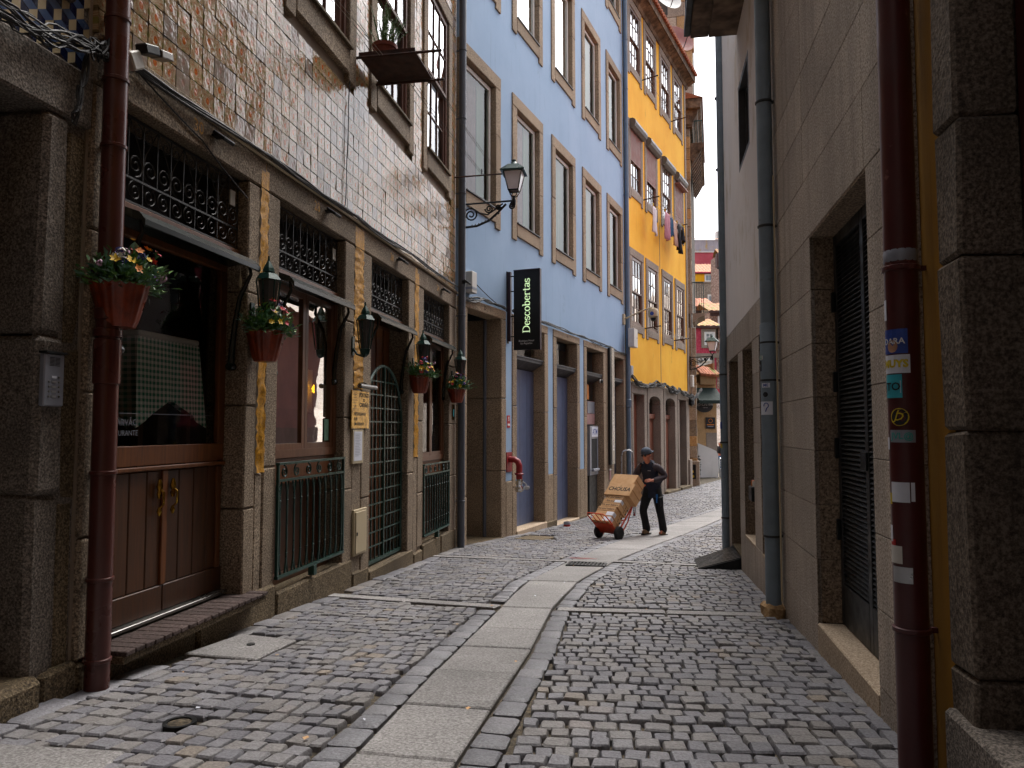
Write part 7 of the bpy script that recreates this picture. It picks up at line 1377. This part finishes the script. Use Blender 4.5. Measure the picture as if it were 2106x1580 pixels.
# people half hidden: one in the cream house doorway, one beyond the cafe
def standing(F, at_, label, jacket, legs, shoes, face_dir=0.0, k=1.0):
    t = thing('person', label, 'person', F, at_, rz=face_dir); w_, u, z = at_; P = lambda a, b_, c: (w_ + a * k, u + b_ * k, z + c * k)
    bd = {'pel': (P(0, 0, .95), (.13, .10)), 'che': (P(.0, 0, 1.27), (.15, .11)), 'nb': (P(0, 0, 1.45), .06), 'h1': (P(.02, 0, 1.58), (.07, .08)), 'h2': (P(.02, 0, 1.68), (.075, .09)), 'ls': (P(0, .18, 1.40), .046), 'le': (P(-.06, .26, 1.16), .034), 'lw': (P(.05, .24, .93), .028), 'lt': (P(.07, .23, .82), .03), 'rs': (P(0, -.18, 1.40), .046), 're': (P(-.06, -.26, 1.16), .034), 'rw': (P(.05, -.24, .93), .028), 'rt': (P(.07, -.23, .82), .03), 'lh': (P(0, .1, .86), .09), 'lk': (P(.02, .11, .5), .065), 'la': (P(0, .11, .1), .045), 'lf': (P(.13, .12, .04), .035), 'rh': (P(0, -.1, .86), .09), 'rk': (P(.02, -.11, .5), .065), 'ra': (P(0, -.11, .1), .045), 'rf': (P(.13, -.12, .04), .035)}
    ed = chain('pel', 'che', 'nb', 'h1', 'h2') + chain('che', 'ls', 'le', 'lw', 'lt') + chain('che', 'rs', 're', 'rw', 'rt') + chain('pel', 'lh', 'lk', 'la', 'lf') + chain('pel', 'rh', 'rk', 'ra', 'rf'); skin_body(bd, ed, 'pel', 'body', 'skin', t, 1)
    jk = {q: (bd[q][0], tuple(x + .06 for x in bd[q][1]) if isinstance(bd[q][1], tuple) else bd[q][1] + .062) for q in ('pel', 'che', 'nb', 'ls', 'le', 'lw', 'rs', 're', 'rw')}; skin_body(jk, chain('pel', 'che', 'nb') + chain('che', 'ls', 'le', 'lw') + chain('che', 'rs', 're', 'rw'), 'pel', 'jacket', jacket, t, 2)
    tr = {q: (bd[q][0], tuple(x + .012 for x in bd[q][1]) if isinstance(bd[q][1], tuple) else bd[q][1] + .04) for q in ('pel', 'lh', 'lk', 'la', 'rh', 'rk', 'ra')}; skin_body(tr, chain('pel', 'lh', 'lk', 'la') + chain('pel', 'rh', 'rk', 'ra'), 'pel', 'trousers', legs, t, 2)
    for s_ in (-1, 1): sh2 = {'a': (P(-.03, .11 * s_, .055), .05), 'b': (P(.15, .125 * s_, .045), .042)}; skin_body(sh2, [('a', 'b')], 'a', 'shoe', shoes, t, 2)
    T = Matrix.Translation(P(.02, 0, 1.68)); face(t, T, glasses=False); return t
standing(R1, (-.17, -3.16, -.42), 'person in dark padded jacket and jeans half hidden in the cream house doorway', 'cl_black', 'jeans', 'shoe_white', 0.0, .93)
Yb = 44; standing(W, (at(1482, 985, Yb)[0], Yb, zg(Yb)), 'distant walker in dark jacket and bright blue jeans beyond the cafe', 'cl_black', 'blue_flash', 'shoe_white', radians(200))
# ------------------------------------------------------------------ cafe furnishings
AW = thing('awning', 'dark green fabric awning over the cafe front', 'awning', F5, (0, .5, 3.2)); m = MB(); m.add([(.0, .0, 3.30), (.0, 1.2, 3.30), (1.0, 1.25, 2.62), (1.0, -.05, 2.62), (1.0, 1.25, 2.45), (1.0, -.05, 2.45)], [(0, 1, 2, 3), (3, 2, 4, 5)]); o = build(m, 'awning_cloth', 'awning', AW); o.modifiers.new('thick', 'SOLIDIFY').thickness = .015
for u in (.1, 1.1): m = MB(); m.tube([(.0, u, 2.7), (.6, u, 2.85), (1.0, u, 2.6)], .02, 6); build(m, 'awning_arm', 'plastic_grey', AW)
CS = thing('cafe_sign', 'oval black cafe sign lettered in white script', 'sign', F5, (.5, .5, 2.2)); m = MB(); m.prism([(.42 + .45 * cos(t), 2.38 + .36 * sin(t)) for t in [2 * pi * i / 22 for i in range(22)]], .42, .46, 'uz'); build(m, 'sign_board', 'sign_black', CS); m = MB(); m.text('O Cru Blu', .19, lambda x, y: (.464, .46 + x, 2.42 + y + x * .06)); m.text('cafe bar', .08, lambda x, y: (.464, .46 + x, 2.27 + y)); build(m, 'sign_lettering', 'text_white', CS)
CB = thing('cafe_board', 'square black wall board with an orange ring beside the cafe awning', 'sign', F5, (.1, .9, 1.2)); B('board', 'sign_black', CB, .03, .06, .62, 1.12, 1.2, 1.78); m = MB(); m.tube([(.065, .87 + .10 * cos(t), 1.60 + .10 * sin(t)) for t in [2 * pi * i / 14 for i in range(14)]], .014, 5, closed=True); m.box(.06, .064, .68, 1.06, 1.38, 1.43); build(m, 'ring_print', 'fl_orange', CB); B('board_line', 'plastic_grey', CB, .06, .064, .72, 1.02, 1.30, 1.33)
m = MB(); R_ = random.Random(5)
for i in range(160): q = Vector((R_.uniform(.55, .75), R_.uniform(-.02, .07), R_.uniform(cz, cz + 1.1))); d = Vector((R_.uniform(-1, 1), R_.uniform(-1, 1), R_.uniform(-1, 1))).normalized(); s_ = d.orthogonal().normalized() * .03; m.add([q - s_, q + d * .07, q + s_], [(0, 1, 2)])
build(m, 'climbing_plant', 'hedge', F=F5, label='thin dark green climber at the left of the whitewashed wall', cat='plant', recalc=False, at=(.65, .02, cz))
def cafe_chair(at_):
    t = thing('cafe_chair', 'frontmost silver cafe chair of the leaning stack by the whitewashed wall', 'chair', F5, at_, 'metal cafe chairs stacked by the whitewashed wall'); w_, u, z = at_; m = MB()
    m.tube([(w_, u - .2, z), (w_ - .02, u - .2, z + .85), (w_ - .02, u - .16, z + .95), (w_ - .02, u + .16, z + .95), (w_ - .02, u + .2, z + .85), (w_, u + .2, z)], .016, 6); build(m, 'chair_frame', 'alu', t, smooth=True)
    for h in (.55, .65, .75, .85): m = MB(); m.box(w_ - .03, w_ - .01, u - .18, u + .18, z + h, z + h + .05); build(m, 'back_slat', 'alu', t)
    m = MB(); m.cbox(w_ + .0, w_ + .06, u - .19, u + .19, z + .40, z + .44, .01); build(m, 'seat', 'steel', t); m = MB(); m.tube([(w_ + .06, u - .18, z), (w_ + .05, u - .18, z + .42)], .014, 6); build(m, 'leg', 'alu', t); m = MB(); m.tube([(w_ + .06, u + .18, z), (w_ + .05, u + .18, z + .42)], .014, 6); build(m, 'leg', 'alu', t); return t
ch0 = cafe_chair((.6, 1.32, cz))
for i, lab in ((1, 'second silver cafe chair from the front of the leaning stack'), (2, 'third silver cafe chair from the front of the leaning stack'), (3, 'rearmost silver cafe chair of the leaning stack')): clone(ch0, F5, (.6 - .13 * i, 1.32 + .04 * i, cz), lab)
# table with a gingham cloth behind the shop glass
TB = thing('restaurant_table', 'small table standing behind the shop glass', 'table', L1, (-.58, .9, -.2)); B('tabletop', 'wood_dk', TB, -.88, -.33, .57, 1.25, 1.80, 1.83)
for a in (-.83, -.39):
    for u in (.63, 1.19): B('leg', 'wood_dk', TB, a, a + .05, u, u + .05, -.2, 1.8)
m = MB(); n_ = 28; vs = []
top_r = [(-.91, .54), (-.30, .54), (-.30, 1.27), (-.91, 1.27)]; peri = []
for (a, b_), (c_, d_) in zip(top_r, top_r[1:] + top_r[:1]): peri += [(a + (c_ - a) * i / 9, b_ + (d_ - b_) * i / 9, i) for i in range(9)]
cw, cu = -.605, .905
for j in range(7):
    for (a, b_, i) in peri:
        t = j / 6; corner = 1 - min(i, 9 - i) / 4.5; dz = (.42 + .22 * max(0, corner)) * t; k_ = 1 + .16 * t * (.4 + .6 * sin(i * 2.1) * .5 + .5 * corner); vs.append((cw + (a - cw) * k_, cu + (b_ - cu) * k_, 1.842 - dz))
np_ = len(peri); m.add(vs, [(j * np_ + i, j * np_ + (i + 1) % np_, (j + 1) * np_ + (i + 1) % np_, (j + 1) * np_ + i) for j in range(6) for i in range(np_)]); m.add([v for v in vs[:np_]], [tuple(range(np_))])
CLT = build(m, 'tablecloth', 'cloth', F=L1, label='green and white gingham tablecloth draped over the table behind glass', cat='tablecloth', at=(cw, cu, 1.2), smooth=True)
m = MB(); m.cbox(-.91, -.29, .55, 1.26, 1.845, 1.885, .01); build(m, 'table_runner', 'cloth_white', F=L1, label='plain white top cloth laid over the gingham tablecloth', cat='tablecloth', at=(cw, cu, 1.845))
